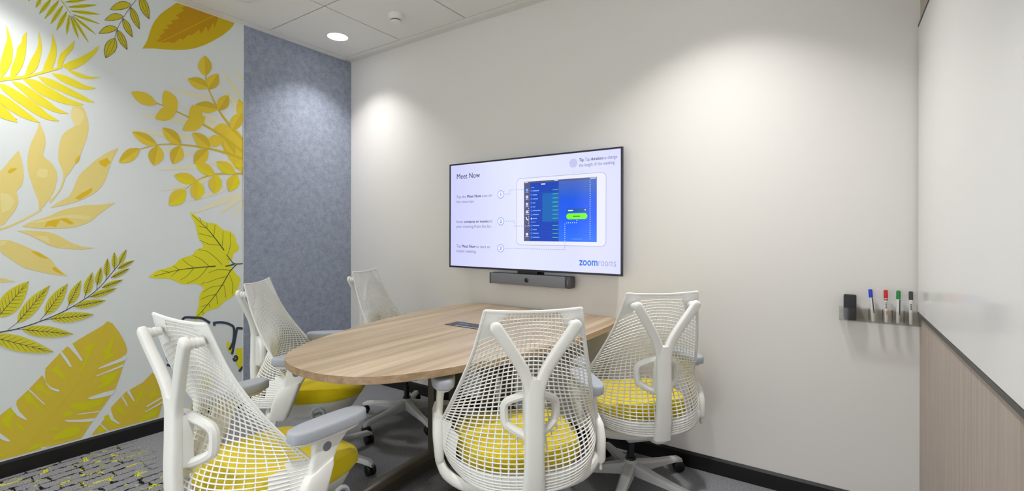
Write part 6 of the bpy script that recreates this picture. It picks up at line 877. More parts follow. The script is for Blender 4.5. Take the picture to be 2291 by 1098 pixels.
  ('~ink',4,'618.3,615.7 651.7,614.5 651.6,615.7 618.1,617.8'),
  ('~ink',4,'639.9,603.9 669.7,579.2 670,580.2 640.5,605.7'),
  ('~ink',4,'640.1,603.8 672.8,595.5 672.9,596.6 640.2,605.8'),
  ('~ink',4,'662.3,591.7 692.1,575.9 692.3,577 662.7,593.6'),
  ('~ink',4,'662.3,591.7 692.1,576.1 692.3,577.2 662.7,593.6'),
  ('~ink',2,'535.8,714.1 540.8,718.8 548.2,725.7 556.4,733.4 563.9,740.4 569,745.2 568,747.1 562.9,742.3 555.5,735.3 547.2,727.6 539.8,720.7 534.8,716'),
  ('~ink',2,'648.4,741.8 651.2,745.7 655.4,751.6 660.1,758.1 664.4,764 667.3,768 666,769.7 663.1,765.7 658.9,759.8 654.2,753.3 650,747.4 647.1,743.5'),
  ('~ink',2,'750.1,786.5 751.5,790 753.5,795.1 755.7,800.8 757.7,805.9 759,809.4 757.5,810.7 756.1,807.2 754.1,802 751.9,796.4 749.9,791.3 748.5,787.8'),
  ('~ink',2,'821.1,835.6 823.4,844.6 825.8,853.5 824,854.5 821.7,845.5 819.4,836.6'),
  ('~ink',2,'873.6,879.9 874.3,890.8 875,901.6 873.1,902 872.4,891.1 871.7,880.3'),
  ('~ink',2,'912.8,929.7 914,937.5 915.2,945.3 913.3,945.9 912.1,938.1 910.9,930.3'),
  ('~ink',2,'950.5,978 950.5,984.4 950.5,990.8 948.5,990.9 948.5,984.6 948.5,978.2'),
  ('~ink',2,'965.6,1002.1 968.2,1006.7 970.8,1011.4 969.1,1012.9 966.5,1008.2 963.9,1003.5'),
  ('~ink',2,'662.6,742.2 666.4,742.5 672.1,742.9 678.5,743.4 684.2,743.9 688.1,744.2 687.9,746.5 683.9,746.2 678.2,745.7 671.9,745.2 666.2,744.8 662.3,744.4'),
  ('~ink',2,'556.7,714.3 560.9,713.5 567.1,712.2 573.9,710.8 580.2,709.5 584.4,708.6 584.5,710.8 580.2,711.7 574,713 567.1,714.4 560.9,715.7 556.7,716.5'),
  ('~ink',2,'776.7,794.5 780.1,795.6 783.5,796.7 782.9,799 779.5,797.9 776.1,796.9'),
  ('~ink',2,'832.1,839.7 839.2,840.5 846.4,841.3 846.1,843.7 838.9,842.9 831.8,842.2'),
 ],
 'banana_leaf': [
  ('ochre',2,'920,700 942,683 973,628 1001,560 1009,519 1001,496 992,484 998,467 989,432 973,370 954,314 912,247 888,210 864,176 841,140 818,103 810,90 444,90 444,254 511,308 544,335 565,342 567,362 606,403 654,460 669,481 669,496 724,562 751,591 773,603 818,632 899,678'),
  ('paper',4,'773,603 785,575 799,545 809,522 814,509 814,505 812,503 808,505 802,514 795,528 787,542 778,556 769,572 762,583 755,590 751,593 758,596 765,600'),
  ('paper',4,'724,566 728,567 732,569 740,554 749,538 756,522 762,508 766,495 771,483 769,480 765,482 759,491 752,503 746,518 738,533 731,550'),
  ('paper',4,'654,464 657,464 661,458 666,446 671,430 677,416 683,405 690,396 698,389 706,382 716,376 724,371 723,366 719,365 711,368 702,374 692,383 684,394 677,408 672,424 669,444 668,466 667,482 669,488 672,488 669,484 665,479 662,474 658,469'),
  ('paper',4,'606,405 605,411 611,406 626,383 647,348 668,315 668,310 662,316 647,340 626,374'),
  ('paper',4,'546,334 552,337 558,340 565,342 568,331 572,318 577,304 585,290 594,274 602,259 601,256 596,258 588,266 577,278 567,290 560,304 552,320'),
  ('paper',4,'484,240 492,234 502,228 511,219 521,207 531,192 539,181 543,173 545,169 540,169 534,172 528,177 520,184 511,194 502,208 492,225'),
  ('paper',4,'1004,482 1003,489 1001,496 992,491 983,484 973,479 962,475 950,472 936,468 917,462 897,455 883,449 880,445 883,443 899,446 917,449 936,452 959,457 983,462 1001,467 1007,474'),
  ('paper',4,'990,444 997,439 989,432 955,423 911,413 879,406 870,406 874,410 889,414 906,419 924,424 945,431 968,437'),
  ('paper',4,'958,315 958,313 951,311 934,310 910,309 888,307 870,304 853,301 838,297 839,293 844,290 851,287 862,285 876,284 896,284 920,284 939,287 949,295 953,305'),
  ('paper',4,'891,211 895,208 888,207 861,210 826,215 800,219 793,222 797,224 827,220 859,216'),
  ('paper',4,'870,180 868,172 861,166 848,167 831,171 812,176 791,183 768,191 751,198 744,205 744,209 760,204 778,198 796,193 812,189 827,186 841,184 852,182 861,181'),
  ('paper',4,'696,90 679,93 656,98 653,95 659,90'),
  ('lime',3,'870,604 866,592 863,579 858,564 851,547 842,528 835,509 829,492 823,475 818,461 812,449 806,440 801,431 804,446 808,461 812,477 819,495 827,514 832,532 830,549 825,565 820,579 829,578 838,576 846,578 854,585 862,594'),
  ('lime',3,'951,616 948,599 945,580 942,563 938,548 934,533 930,519 940,516 950,512 960,509 953,504 945,500 936,495 924,491 911,487 899,484 903,494 906,505 908,516 907,527 905,538 902,548 909,550 917,553 923,559 928,570 932,584 936,595 940,603 946,610'),
  ('lime',3,'692,479 701,488 710,497 719,506 721,493 724,480 729,467 739,454 751,442 762,430 755,434 747,438 740,443 743,432 746,422 748,412 739,423 729,436 719,448 710,459 701,470'),
  ('lime',3,'631,421 639,421 648,421 656,421 660,409 664,396 672,382 685,366 701,349 716,333 707,340 697,348 687,356 677,366 666,377 656,386 648,391 641,394 636,398 632,409'),
  ('lime',3,'591,383 599,383 606,383 614,384 618,369 624,353 631,337 642,318 655,299 667,280 658,286 649,291 641,299 634,310 628,323 621,333 614,337 608,338 601,338 598,353 595,368'),
  ('lime',3,'516,276 522,292 533,311 544,328 550,317 556,306 563,295 557,289 552,283 548,273 548,256 551,236 553,217 543,229 533,242 525,253 519,261 515,267'),
  ('lime',3,'563,254 569,251 577,243 585,230 593,213 601,197 593,204 585,213 577,222 571,233 567,244'),
  ('lime',3,'762,284 783,282 806,280 829,279 854,278 881,279 906,279 902,268 898,256 888,246 867,241 841,237 818,237 802,242 789,249 779,257 771,265 767,275'),
  ('lime',3,'730,236 736,241 744,248 751,251 760,248 770,243 779,238 774,234 769,228 762,225 752,225 741,227 732,229 729,232'),
  ('lime',3,'688,185 698,184 708,182 719,181 719,174 719,167 710,169 700,172 693,174 689,180'),
  ('lime',3,'698,131 715,143 733,155 751,163 769,163 785,158 801,154 802,144 803,133 801,124 794,118 784,114 773,112 761,112 748,113 735,114 724,115 713,116 703,116 701,124'),
  ('lime',3,'606,101 614,108 622,115 631,120 643,121 655,119 667,118 664,110 657,104 646,101 632,100 621,99 612,100'),
  ('lime',3,'511,120 517,117 524,114 530,110 525,106 520,104 516,105 511,107 511,114'),
  ('lime',3,'888,391 899,396 910,401 924,405 938,408 955,411 970,413 965,401 961,387 954,374 946,363 937,352 924,344 905,338 884,336 864,333 876,341 888,349 900,358 896,369 892,380'),
  ('lime',3,'967,449 974,452 985,456 995,458 993,450 989,443 982,440 974,439 967,438 965,443'),
  ('ochre2',3,'562,90 631,169 724,302 795,392 798,388 730,290 636,157 580,90'),
 ],
 'small_banana_leaf': [
  ('ochre',2,'1131,364 1166,313 1196,230 1191,215 1186,187 1181,168 1173,129 1160,90 856,90 856,98 924,183 936,201 936,217 1002,284 1018,291 1083,318'),
  ('paper',4,'1018,294 1045,219 1040,220 1008,282'),
  ('paper',4,'983,261 989,265 1013,202 1006,205'),
  ('paper',4,'924,183 936,201 948,151 977,114 967,114 936,147'),
  ('paper',4,'919,90 885,141 889,145 925,90'),
  ('paper',4,'1194,214 1191,202 1104,168 1100,175'),
  ('paper',4,'1188,182 1186,170 1097,140 1094,145'),
  ('paper',4,'844,90 841,103 850,92 850,90'),
  ('lime',3,'1087,280 1085,268 1082,255 1077,239 1065,217 1051,193 1037,170 1042,184 1046,200 1050,214 1052,228 1053,241 1057,252 1065,263 1076,272'),
  ('lime',3,'1152,292 1148,276 1145,261 1141,245 1150,237 1159,228 1144,220 1129,212 1114,204 1115,213 1117,222 1121,234 1129,252 1141,272'),
  ('lime',3,'958,202 964,206 970,209 976,212 987,191 998,169 1008,148 999,155 989,163 980,172 972,182 964,193'),
  ('lime',3,'903,173 909,177 915,180 924,174 938,152 954,120 970,90 957,101 943,113 930,126 920,141 911,158'),
  ('lime',3,'879,112 885,118 894,121 903,124 908,108 913,92 914,90 880,90 880,92 878,103'),
  ('lime',3,'1104,134 1121,141 1141,145 1159,149 1157,134 1155,117 1145,104 1122,97 1092,93 1065,90 1064,90 1076,105 1089,121'),
 ],
 'outlined_doodle': [
  ('ivy',2,'1544,472 1554,465 1566,456 1571,451 1577,445 1582,438 1586,429 1586,418 1585,404 1583,390 1582,376 1574,385 1565,393 1557,402 1551,413 1548,427 1546,442 1545,457'),
  ('ivy',2,'1606,414 1617,412 1628,409 1639,407 1648,405 1648,248 1644,251 1638,257 1631,264 1624,275 1617,289 1609,306 1603,324 1598,342 1598,360 1600,379 1603,397'),
  ('ivy',2,'1248,279 1252,291 1257,301 1266,297 1275,293 1276,284 1278,275 1279,266 1278,257 1276,249 1272,242 1267,236 1263,229 1256,239 1251,250 1249,257 1248,264 1247,272'),
  ('ivy',2,'1335,106 1339,118 1345,125 1347,117 1350,110 1353,101 1354,93 1354,90 1334,90 1334,96'),
  ('ivy',2,'1393,329 1404,342 1420,345 1437,344 1453,344 1455,310 1457,273 1457,238 1454,211 1444,196 1429,189 1414,186 1400,181 1397,219 1392,262 1390,301'),
  ('~slate',3,'1291,647 1294,652 1302,657 1307,657 1316,656 1326,654 1336,651 1347,649 1357,647 1366,646 1376,644 1385,641 1394,638 1403,632 1413,624 1424,615 1432,608 1439,602 1447,614 1440,620 1431,628 1421,636 1409,645 1398,652 1388,656 1377,659 1367,661 1357,663 1347,665 1337,667 1327,669 1316,671 1306,672 1297,672 1285,665 1280,657'),
  ('~slate',3,'1477,586 1476,595 1473,601 1476,597 1486,597 1496,596 1505,595 1515,593 1524,590 1535,586 1545,582 1554,578 1562,572 1569,568 1574,564 1578,560 1581,555 1583,547 1584,534 1584,516 1583,497 1581,478 1578,463 1574,451 1569,440 1564,431 1559,422 1555,416 1569,406 1572,412 1577,420 1584,430 1589,442 1594,456 1596,473 1598,492 1600,513 1600,532 1599,547 1595,559 1590,569 1583,576 1576,581 1568,586 1560,592 1549,597 1538,602 1527,606 1516,609 1505,611 1495,612 1485,613 1475,614 1460,612 1461,594 1463,585'),
  ('~slate',3,'1586,374 1589,389 1593,410 1598,434 1602,458 1606,478 1609,493 1611,507 1613,519 1615,529 1617,537 1617,541 1616,538 1622,537 1630,535 1638,533 1646,530 1648,529 1648,545 1648,547 1640,549 1631,552 1623,554 1617,555 1606,555 1602,544 1600,535 1598,525 1596,513 1593,499 1590,484 1587,464 1582,440 1578,416 1574,395 1571,380'),
  ('~slate',3,'1239,487 1235,486 1228,485 1221,484 1213,482 1207,478 1202,472 1200,465 1198,457 1198,450 1198,442 1199,435 1201,428 1204,420 1208,413 1214,406 1220,400 1228,394 1236,390 1243,386 1250,382 1259,382 1264,385 1255,398 1255,397 1251,398 1247,400 1240,403 1232,408 1226,412 1221,416 1218,421 1215,426 1213,431 1211,436 1210,441 1210,447 1211,452 1212,458 1214,462 1216,465 1219,467 1225,469 1232,470 1239,471 1243,472'),
  ('~slate',3,'1201,387 1208,383 1219,377 1232,370 1244,364 1254,359 1266,361 1271,367 1260,378 1260,375 1253,374 1246,378 1235,384 1223,390 1212,396 1204,401'),
  ('~slate',3,'1595,347 1601,349 1604,352 1602,350 1604,346 1601,342 1598,338 1599,340 1598,339 1597,344 1597,351 1581,353 1582,345 1585,333 1594,325 1606,322 1614,330 1620,340 1617,353 1608,368 1594,366 1588,364'),
  ('~slate',3,'1631,245 1635,249 1641,256 1647,263 1648,269 1648,274 1644,287 1640,282 1634,276 1628,269 1622,262 1618,258'),
  ('~slate',3,'1188,256 1188,245 1191,229 1198,214 1204,203 1214,209 1208,219 1203,231 1201,243 1200,254'),
 ],
}
# ------------------------------------------------------------------ mural (flat printed wall covering) and felt panel
PAL = {'bright': (234, 219, 58), 'olive': (204, 198, 44), 'olivedark': (120, 118, 30), 'ink': (70, 76, 80), 'gold': (206, 192, 44), 'amber': (208, 180, 36), 'amber2': (208, 184, 40),
       'brown': (196, 148, 30), 'wash': (222, 204, 128), 'washlight': (226, 212, 148), 'gold2': (224, 190, 50), 'gold3': (232, 204, 66), 'gold3d': (216, 188, 60), 'lemon': (232, 218, 44), 'pale': (234, 229, 196),
       'ivy': (229, 223, 52), 'green': (74, 92, 52), 'fern': (214, 206, 56), 'ochre': (217, 192, 66), 'ochre2': (218, 192, 58), 'lime': (213, 208, 36), 'paper': (224, 229, 229), 'slate': (66, 74, 92)}
MM = {}
def print_mat(k):
    if k not in MM:
        amt = 0.13 if k in ('wash', 'washlight') else 0.03
        MM[k] = mat('print_' + k, srgb(*PAL[k]), 0.75, spec=0.15, noise=(9 if amt > .05 else 60, amt, 4), bump=(350, 0.12))
    return MM[k]
MW = empty('wall_mural', (XL, 0.05, 0), 'botanical wall mural of yellow leaves on pale grey-green paper, left wall', 'mural')
link('mural_paper', BX(0, 0.004, YF - 0.05, 1.649 - 0.05, 0.080, ZC - 0.004), print_mat('paper'), MW, smooth=False)
MLAB = {'palm_frond': 'bright yellow palm frond print', 'small_palm': 'small olive palm frond print', 'outlined_sprig': 'sprig of gold leaves outlined in dark ink', 'broad_leaf': 'large amber leaf print with brown centre',
        'pale_leaf_branch': 'pale watercolour leaf branch print', 'round_leaf_branch': 'golden branches of rounded leaves print', 'ivy_leaf': 'lobed yellow leaf print with green veins', 'fern_sprig': 'sprig of veined olive-yellow leaves',
        'banana_leaf': 'large ochre banana leaf print', 'small_banana_leaf': 'smaller ochre banana leaf print'}
MITEMS = []
for motif, items in MURAL.items():
    if motif == 'outlined_doodle': MITEMS += [('ink_line' if it[0][0] == '~' else 'yellow_patch', [it]) for it in items]
    else: MITEMS.append((motif, items))
for mi, (motif, items) in enumerate(MITEMS):
    ks = []; vs = []; fs = []; mt = []
    for pi, (k, lay, s) in enumerate(items):
        strip_ = k[0] == '~'; k = k.strip('~')
        if k not in ks: ks.append(k)
        P = [tuple(float(q) / 1000 for q in a.split(',')) for a in s.split()]
        z = 0.0044 + 0.00028 * lay + 0.000003 * pi
        if motif in ('ink_line', 'yellow_patch'): z += 0.0002 + 0.00001 * mi
        b0 = len(vs); vs += [(z, y - 0.05, h) for y, h in P]
        if strip_:
            n_ = len(P) // 2
            for q in range(n_ - 1): fs.append([b0 + q, b0 + q + 1, b0 + 2 * n_ - 2 - q, b0 + 2 * n_ - 1 - q]); mt.append(ks.index(k))
            continue
        for tri in tessellate_polygon([[Vector((y, h, 0)) for y, h in P]]):
            fs.append([b0 + i for i in tri]); mt.append(ks.index(k))
    me = bpy.data.meshes.new(motif); me.from_pydata(vs, [], fs); me.update()
    for f in me.polygons:
        if f.normal.x < 0: f.flip()
    me.polygons.foreach_set('material_index', mt)
    o = link(motif, me, [print_mat(k) for k in ks], MW, smooth=False); 
    if motif in MLAB: o['label'] = MLAB[motif]
for ch in list(MW.children):      # the print carries on along the wall towards the front of the room
    for q, dy in enumerate((-1.16,)):
        if ch.name.split('.')[0] in ('palm_frond', 'pale_leaf_branch', 'fern_sprig', 'banana_leaf', 'broad_leaf', 'ivy_leaf'):
            c = ch.copy(); COL.objects.link(c); c.location.y += dy; c.location.x += 0.0006
fp = empty('felt_panel', (XL, 2.085, 0), 'full-height blue-grey felt pinboard panel between the mural and the corner', 'panel')
link('felt', BX(0, 0.009, -0.435, 0.435, 0.080, ZC - 0.004), M['felt'], fp, smooth=False)
link('edge_strip', BX(0, 0.0095, -0.4365, -0.435, 0.080, ZC - 0.004), M['ceil'], fp, smooth=False)

# ------------------------------------------------------------------ whiteboard on the right wall
wb = empty('whiteboard', (XR, 0.6, 0.872), 'large glossy white glass whiteboard on the right laminate wall', 'whiteboard')
link('glass_panel', BX(-0.007, -0.001, -1.95, 1.905, 0.004, 1.155, bev=0.0008, seg=1), M['glass_board'], wb, smooth=False)
bm = bmesh.new()
box(bm, -0.009, 0.0, -1.952, 1.907, -0.010, 0.0035); box(bm, -0.009, 0.0, -1.952, 1.907, 1.1555, 1.163)
link('edge_frame', bm, M['boardedge'], wb, smooth=False)

# ------------------------------------------------------------------ television
TVX0, TVX1, TVZ0, TVZ1, TVY = -2.181, -0.944, 0.959, 1.660, 2.45
tv = empty('wall_television', (TVX0, YW, TVZ0), 'wide wall-mounted television showing a lavender meeting instructions slide', 'television')
W_, H_ = TVX1 - TVX0, TVZ1 - TVZ0
link('housing', BX(0.02, W_ - 0.02, TVY + 0.012 - YW, -0.03, 0.02, H_ - 0.02, bev=0.006), M['tvblack'], tv, smooth=False)
link('wall_bracket', BX(0.35, W_ - 0.35, -0.032, -0.001, 0.15, H_ - 0.15), M['black'], tv, smooth=False)
bm = bmesh.new(); fy0, fy1, fw = TVY - YW, TVY - YW + 0.016, 0.0095
box(bm, 0, W_, fy0, fy1, 0, fw + 0.002); box(bm, 0, W_, fy0, fy1, H_ - fw, H_); box(bm, 0, fw, fy0, fy1, fw, H_ - fw); box(bm, W_ - fw, W_, fy0, fy1, fw, H_ - fw)
link('bezel', bm, M['tvblack'], tv, smooth=False)
def emis(name, col, s=1.0):
    c = srgb(*col) if len(col) == 3 else col
    return mat(name, (0.01, 0.01, 0.012, 1), 0.12, spec=0.35, emit=c, estr=s)
def screen_mat():
    m = emis('screen_lavender', (208, 210, 248)); nt = m.node_tree; b = nt.nodes['Principled BSDF']; L = nt.links.new
    tc = nd(nt, 'ShaderNodeTexCoord'); sp = nd(nt, 'ShaderNodeSeparateXYZ'); L(tc.outputs['Object'], sp.inputs[0])
    r = nd(nt, 'ShaderNodeValToRGB'); r.color_ramp.elements[0].color = srgb(198, 201, 244); r.color_ramp.elements[1].color = srgb(212, 214, 253)
    e = r.color_ramp.elements.new(0.45); e.color = srgb(220, 224, 255)
    mr = nd(nt, 'ShaderNodeMapRange', i_1=0.0, i_2=W_); L(sp.outputs[0], mr.inputs[0]); L(mr.outputs[0], r.inputs[0]); L(r.outputs[0], b.inputs['Emission Color'])
    return m
sy = TVY - YW + 0.004
link('screen', BX(fw, W_ - fw, sy, sy + 0.008, fw, H_ - fw), screen_mat(), tv, smooth=False)
SM = {k: emis('screen_' + k, v) for k, v in dict(navy=(58, 60, 92), text=(98, 100, 140), blue=(86, 130, 205), dot=(128, 142, 205), dotw=(205, 225, 255), bezel=(226, 228, 255), line=(150, 156, 190), side=(84, 84, 124), list=(6, 62, 178), list2=(4, 98, 176),
                                            pane=(8, 92, 238), panetop=(54, 96, 196), panelow=(34, 106, 250), head=(84, 86, 112), white=(225, 235, 255), soft=(120, 170, 240), green=(120, 240, 40), avail=(70, 200, 170), dgreen=(30, 120, 20), drop=(10, 84, 170), logo=(40, 110, 216), logo2=(132, 134, 178), tip=(190, 192, 232), row=(30, 92, 214)).items()}
SF = [0]
def sc(x0, x1, d0, d1, m, lay=1, parent_list=None):
    """rectangle on the screen; x from tv left, d down from tv top"""
    yy = sy - 0.0003 * lay
    return [(x0, yy, H_ - d1), (x1, yy, H_ - d1), (x1, yy, H_ - d0), (x0, yy, H_ - d0)], m
def screen_group(name, rects, polys=()):
    ks = []; vs = []; fs = []; mt = []
    for q, k in list(rects) + list(polys):
        if k not in ks: ks.append(k)
        b0 = len(vs); vs += q; fs.append(list(range(b0, b0 + len(q)))); mt.append(ks.index(k))
    me = bpy.data.meshes.new(name); me.from_pydata(vs, [], fs); me.update()
    me.polygons.foreach_set('material_index', mt)
    return link(name, me, [SM[k] for k in ks], tv, smooth=False)
def rrect(x0, x1, d0, d1, r, lay, n=6):
    yy = sy - 0.0003 * lay; o = []
    for cx, cz, a0 in ((x1 - r, H_ - d1 + r, -PI / 2), (x1 - r, H_ - d0 - r, 0), (x0 + r, H_ - d0 - r, PI / 2), (x0 + r, H_ - d1 + r, PI)):
        for i in range(n + 1):
            a = a0 + PI / 2 * i / n; o.append((cx + r * math.cos(a), yy, cz + r * math.sin(a)))
    return o
def circ(cx, d, r, lay, n=24): return [(cx + r * math.cos(2 * PI * i / n), sy - 0.0003 * lay, H_ - d + r * math.sin(2 * PI * i / n)) for i in range(n)]
def dots(x0, d0, x1, d1, lay=2, step=0.0120, s=0.0022, k='dot'):
    L_ = math.hypot(x1 - x0, d1 - d0); n = max(1, int(L_ / step)); o = []
    for i in range(n + 1):
        x = x0 + (x1 - x0) * i / n; d = d0 + (d1 - d0) * i / n; o.append(sc(x - s, x + s, d - s, d + s, k, lay))
    return o
def word(txt, x, d, size, m, name='screen_text', bold=0.0, align='LEFT', parent=None, lay=2, space=1.0):
    cu = bpy.data.curves.new(name, 'FONT'); cu.body = txt; cu.size = size; cu.offset = bold; cu.align_x = align; cu.space_character = space; cu.resolution_u = 3
    t_ = bpy.data.objects.new(name, cu); COL.objects.link(t_)
    bpy.context.view_layer.update()
    me = bpy.data.meshes.new_from_object(t_.evaluated_get(bpy.context.evaluated_depsgraph_get()))
    wd = max((v.co.x for v in me.vertices), default=0)
    COL.objects.unlink(t_); bpy.data.objects.remove(t_)
    for v in me.vertices: v.co = Vector((v.co.x, 0, v.co.y))
    me.name = name; me.materials.clear()
    o = link(name, me, m, parent or tv, smooth=False); o.location = (x, sy - 0.0003 * lay, H_ - d)
    return o, wd
def line(parts, x, d, size, x1=None):
    total = 0; made = []; xs = x
    for txt, b in parts:
        o, wd = word(txt, x, d, size, SM['text' if not b else 'navy'])
        made.append((o, x))
        if b:
            for dx in (0.0006, 0.0012):
                o2 = o.copy(); COL.objects.link(o2); made.append((o2, x + dx))
        total = x + wd; x += wd + size * 0.27
    if x1:
        f = (x1 - xs) / (total - xs)
        for o, xo in made: o.location.x = xs + (xo - xs) * f; o.scale.x = f
o, wd = word('Meet Now', 0.061, 0.103, 0.050, SM['navy'], 'screen_title'); o.scale.x = 0.200 / wd
o2 = o.copy(); COL.objects.link(o2); o2.location.x += 0.0009
ts = 0.0272
line([('Tap the', 0), ('Meet Now', 1), ('icon on', 0)], 0.060, 0.233, ts, 0.359); line([('the menu bar.', 0)], 0.060, 0.266, ts, 0.216)
line([('Invite', 0), ('contacts or rooms', 1), ('to', 0)], 0.060, 0.400, ts, 0.363); line([('your meeting from the list.', 0)], 0.060, 0.433, ts, 0.356)
line([('Tap', 0), ('Meet Now', 1), ('to start an', 0)], 0.060, 0.565, ts, 0.345); line([('instant meeting.', 0)], 0.060, 0.598, ts, 0.232)
line([('Tip:', 1), ('Tap', 0), ('duration', 1), ('to change', 0)], 0.978, 0.060, 0.0262, 1.206); line([('the length of the meeting.', 0)], 0.978, 0.090, 0.0262, 1.194)
o, wd = word('zoom', 0.980, 0.650, 0.062, SM['logo'], 'logo_text', bold=0.0012); o.scale.x = 0.112 / wd
o, wd = word('rooms', 1.095, 0.650, 0.060, SM['logo2'], 'logo_text', bold=-0.0007); o.scale.x = 0.106 / wd
for n_, d in (('1', 0.223), ('2', 0.393), ('3', 0.564)):
    screen_group('number_ring', [(circ(0.430, d, 0.0255, 1.5), 'blue'), (circ(0.430, d, 0.0225, 2), 'bezel')])
    word(n_, 0.430, d + 0.010, 0.030, SM['blue'], 'step_number', bold=0.0006, align='CENTER', lay=3)
screen_group('tip_badge', [(circ(0.941, 0.066, 0.026, 1.5), 'tip')])
R_ = [(rrect(0.549, 1.143, 0.130, 0.542, 0.030, 1), 'line'), (rrect(0.5515, 1.1405, 0.1325, 0.5395, 0.028, 1.5), 'bezel')]
R_ += [sc(0.605, 1.087, 0.154, 0.517, 'side', 2), sc(0.605, 1.087, 0.154, 0.164, 'head', 3), sc(0.648, 0.846, 0.164, 0.517, 'list', 3), sc(0.736, 0.846, 0.230, 0.400, 'list2', 3.5)]
PC = [(0, (62, 98, 190)), (0.12, (50, 94, 196)), (0.3, (8, 84, 226)), (0.6, (6, 88, 240)), (1.0, (40, 112, 250))]
for q in range(24):
    f = q / 23; a, b = [(a, b) for a, b in zip(PC, PC[1:]) if a[0] <= f + 1e-9][-1]; t = (f - a[0]) / (b[0] - a[0])
    SM['pane%d' % q] = emis('screen_pane', tuple(int(a[1][c] + (b[1][c] - a[1][c]) * t) for c in range(3)))
    R_.append(sc(0.848, 1.087, 0.164 + q * 0.01471, 0.164 + (q + 1) * 0.01471, 'pane%d' % q, 3))
R_.append(sc(0.610, 0.635, 0.157, 0.161, 'white', 4)); R_.append(sc(0.818, 0.842, 0.157, 0.161, 'white', 4)); R_.append(sc(1.050, 1.083, 0.157, 0.162, 'white', 4)); R_.append(sc(0.728, 0.756, 0.171, 0.178, 'white', 4))
rows = [0.212, 0.2365, 0.261, 0.285, 0.309, 0.332, 0.356, 0.380, 0.422, 0.446, 0.469, 0.493]
wid = [0.044, 0.030, 0.036, 0.018, 0.018, 0.055, 0.042, 0.030, 0.046, 0.028, 0.042, 0.048]
for q, (d, wd) in enumerate(zip(rows, wid)):
    R_ += [(circ(0.660, d, 0.0062, 4, 12), 'soft'), (circ(0.660, d, 0.0045, 4.5, 12), 'list' if q != 7 else 'white')]
    R_ += [sc(0.669, 0.669 + wd, d - 0.003, d + 0.003, 'soft', 4), sc(0.806, 0.838, d - 0.002, d + 0.002, 'avail', 4), sc(0.8395, 0.843, d - 0.003, d + 0.0025, 'avail', 4), sc(0.652, 0.844, d + 0.0115, d + 0.0122, 'row', 4)]
R_ += [sc(0.655, 0.680, 0.190, 0.194, 'soft', 4), sc(0.655, 0.688, 0.399, 0.403, 'soft', 4)]
for d, k in ((0.205, 'soft'), (0.247, 'white'), (0.292, 'white'), (0.338, 'white'), (0.475, 'white')):
    R_ += [(rrect(0.619, 0.636, d - 0.008, d + 0.008, 0.004, 4), k), sc(0.617, 0.638, d + 0.0125, d + 0.0155, k, 4)]
R_ += [(circ(0.6275, 0.247, 0.0035, 5, 10), 'side'), (circ(0.6275, 0.338, 0.003, 5, 10), 'side'), sc(0.6205, 0.6345, 0.293, 0.2965, 'side', 5)]
h_ = [(0.6190, 0.386), (0.6235, 0.381), (0.6265, 0.386), (0.6255, 0.390), (0.632, 0.397), (0.6355, 0.396), (0.638, 0.4), (0.634, 0.404), (0.626, 0.401), (0.6205, 0.394)]
R_.append(([(x, sy - 0.0012, H_ - d + 0.013) for x, d in h_], 'white'))
R_ += [(rrect(0.898, 1.028, 0.327, 0.347, 0.004, 4), 'drop'), sc(0.908, 0.940, 0.334, 0.341, 'white', 5), (circ(1.017, 0.336, 0.004, 5, 10), 'white'), (rrect(0.897, 1.030, 0.354, 0.388, 0.0165, 4), 'green'), sc(0.94, 0.985, 0.3685, 0.374, 'dgreen', 5), sc(0.93, 0.998, 0.500, 0.503, 'soft', 4)]
screen_group('tablet_picture', R_)
Dt = dots(0.462, 0.223, 0.500, 0.223) + dots(0.500, 0.210, 0.500, 0.199) + dots(0.512, 0.199, 0.600, 0.199) + dots(0.462, 0.393, 0.532, 0.393) + dots(0.532, 0.405, 0.532, 0.425) + dots(0.545, 0.425, 0.604, 0.425) \
    + dots(0.615, 0.425, 0.645, 0.425, 6, k='dotw') + dots(0.640, 0.317, 0.640, 0.420, 6, k='dotw') + dots(0.462, 0.564, 0.888, 0.564) + dots(0.888, 0.552, 0.888, 0.525, 6) + dots(0.888, 0.512, 0.888, 0.415, 6, k='dotw') + dots(0.900, 0.408, 0.962, 0.408, 6, k='dotw') + dots(0.965, 0.396, 0.965, 0.393, 6, k='dotw') \
    + dots(1.047, 0.158, 1.047, 0.500, 6, k='dotw') + dots(0.941, 0.104, 0.941, 0.118, 2, k='tip') + dots(0.952, 0.118, 1.047, 0.118, 2, k='tip') + dots(1.047, 0.118, 1.047, 0.145, 6, k='tip')
screen_group('dotted_lines', Dt)['kind'] = 'stuff'

# ------------------------------------------------------------------ video bar below the television
vb = empty('video_bar', (-1.55, YW, 0.905), 'slim grey conference video bar with a camera lens under the television', 'video bar')
bm = bmesh.new(); box(bm, -0.277, 0.262, -0.076, -0.012, -0.034, 0.034, bev=0.006); link('speaker_body', bm, M['bar'], vb)
bm = bmesh.new(); box(bm, 0.262, 0.298, -0.077, -0.012, -0.0345, 0.0345, bev=0.008); link('end_cap', bm, M['barend'], vb)
link('end_cap', BX(-0.281, -0.277, -0.077, -0.012, -0.0345, 0.0345), M['barend'], vb)
bm = bmesh.new(); box(bm, 0.279, 0.282, -0.0775, -0.0765, -0.012, 0.014); link('status_light', bm, M['metal'], vb)
bm = bmesh.new(); lathe(bm, [(0.0145, -0.0755), (0.0145, -0.0785), (0.0125, -0.0795), (0.012, -0.0775), (0.001, -0.0775)], 28, axis='Y'); link('lens_ring', bm, M['barend'], vb)
bm = bmesh.new(); lathe(bm, [(0.0118, -0.0776), (0.007, -0.0786), (0.001, -0.0790)], 24, axis='Y'); link('camera_lens', bm, M['lens'], vb)
bm = bmesh.new(); box(bm, -0.085, 0.06, -0.05, -0.004, 0.034, 0.055, bev=0.002, seg=1); box(bm, -0.10, 0.08, -0.012, -0.0005, -0.02, 0.055); link('mounting_bracket', bm, M['black'], vb)

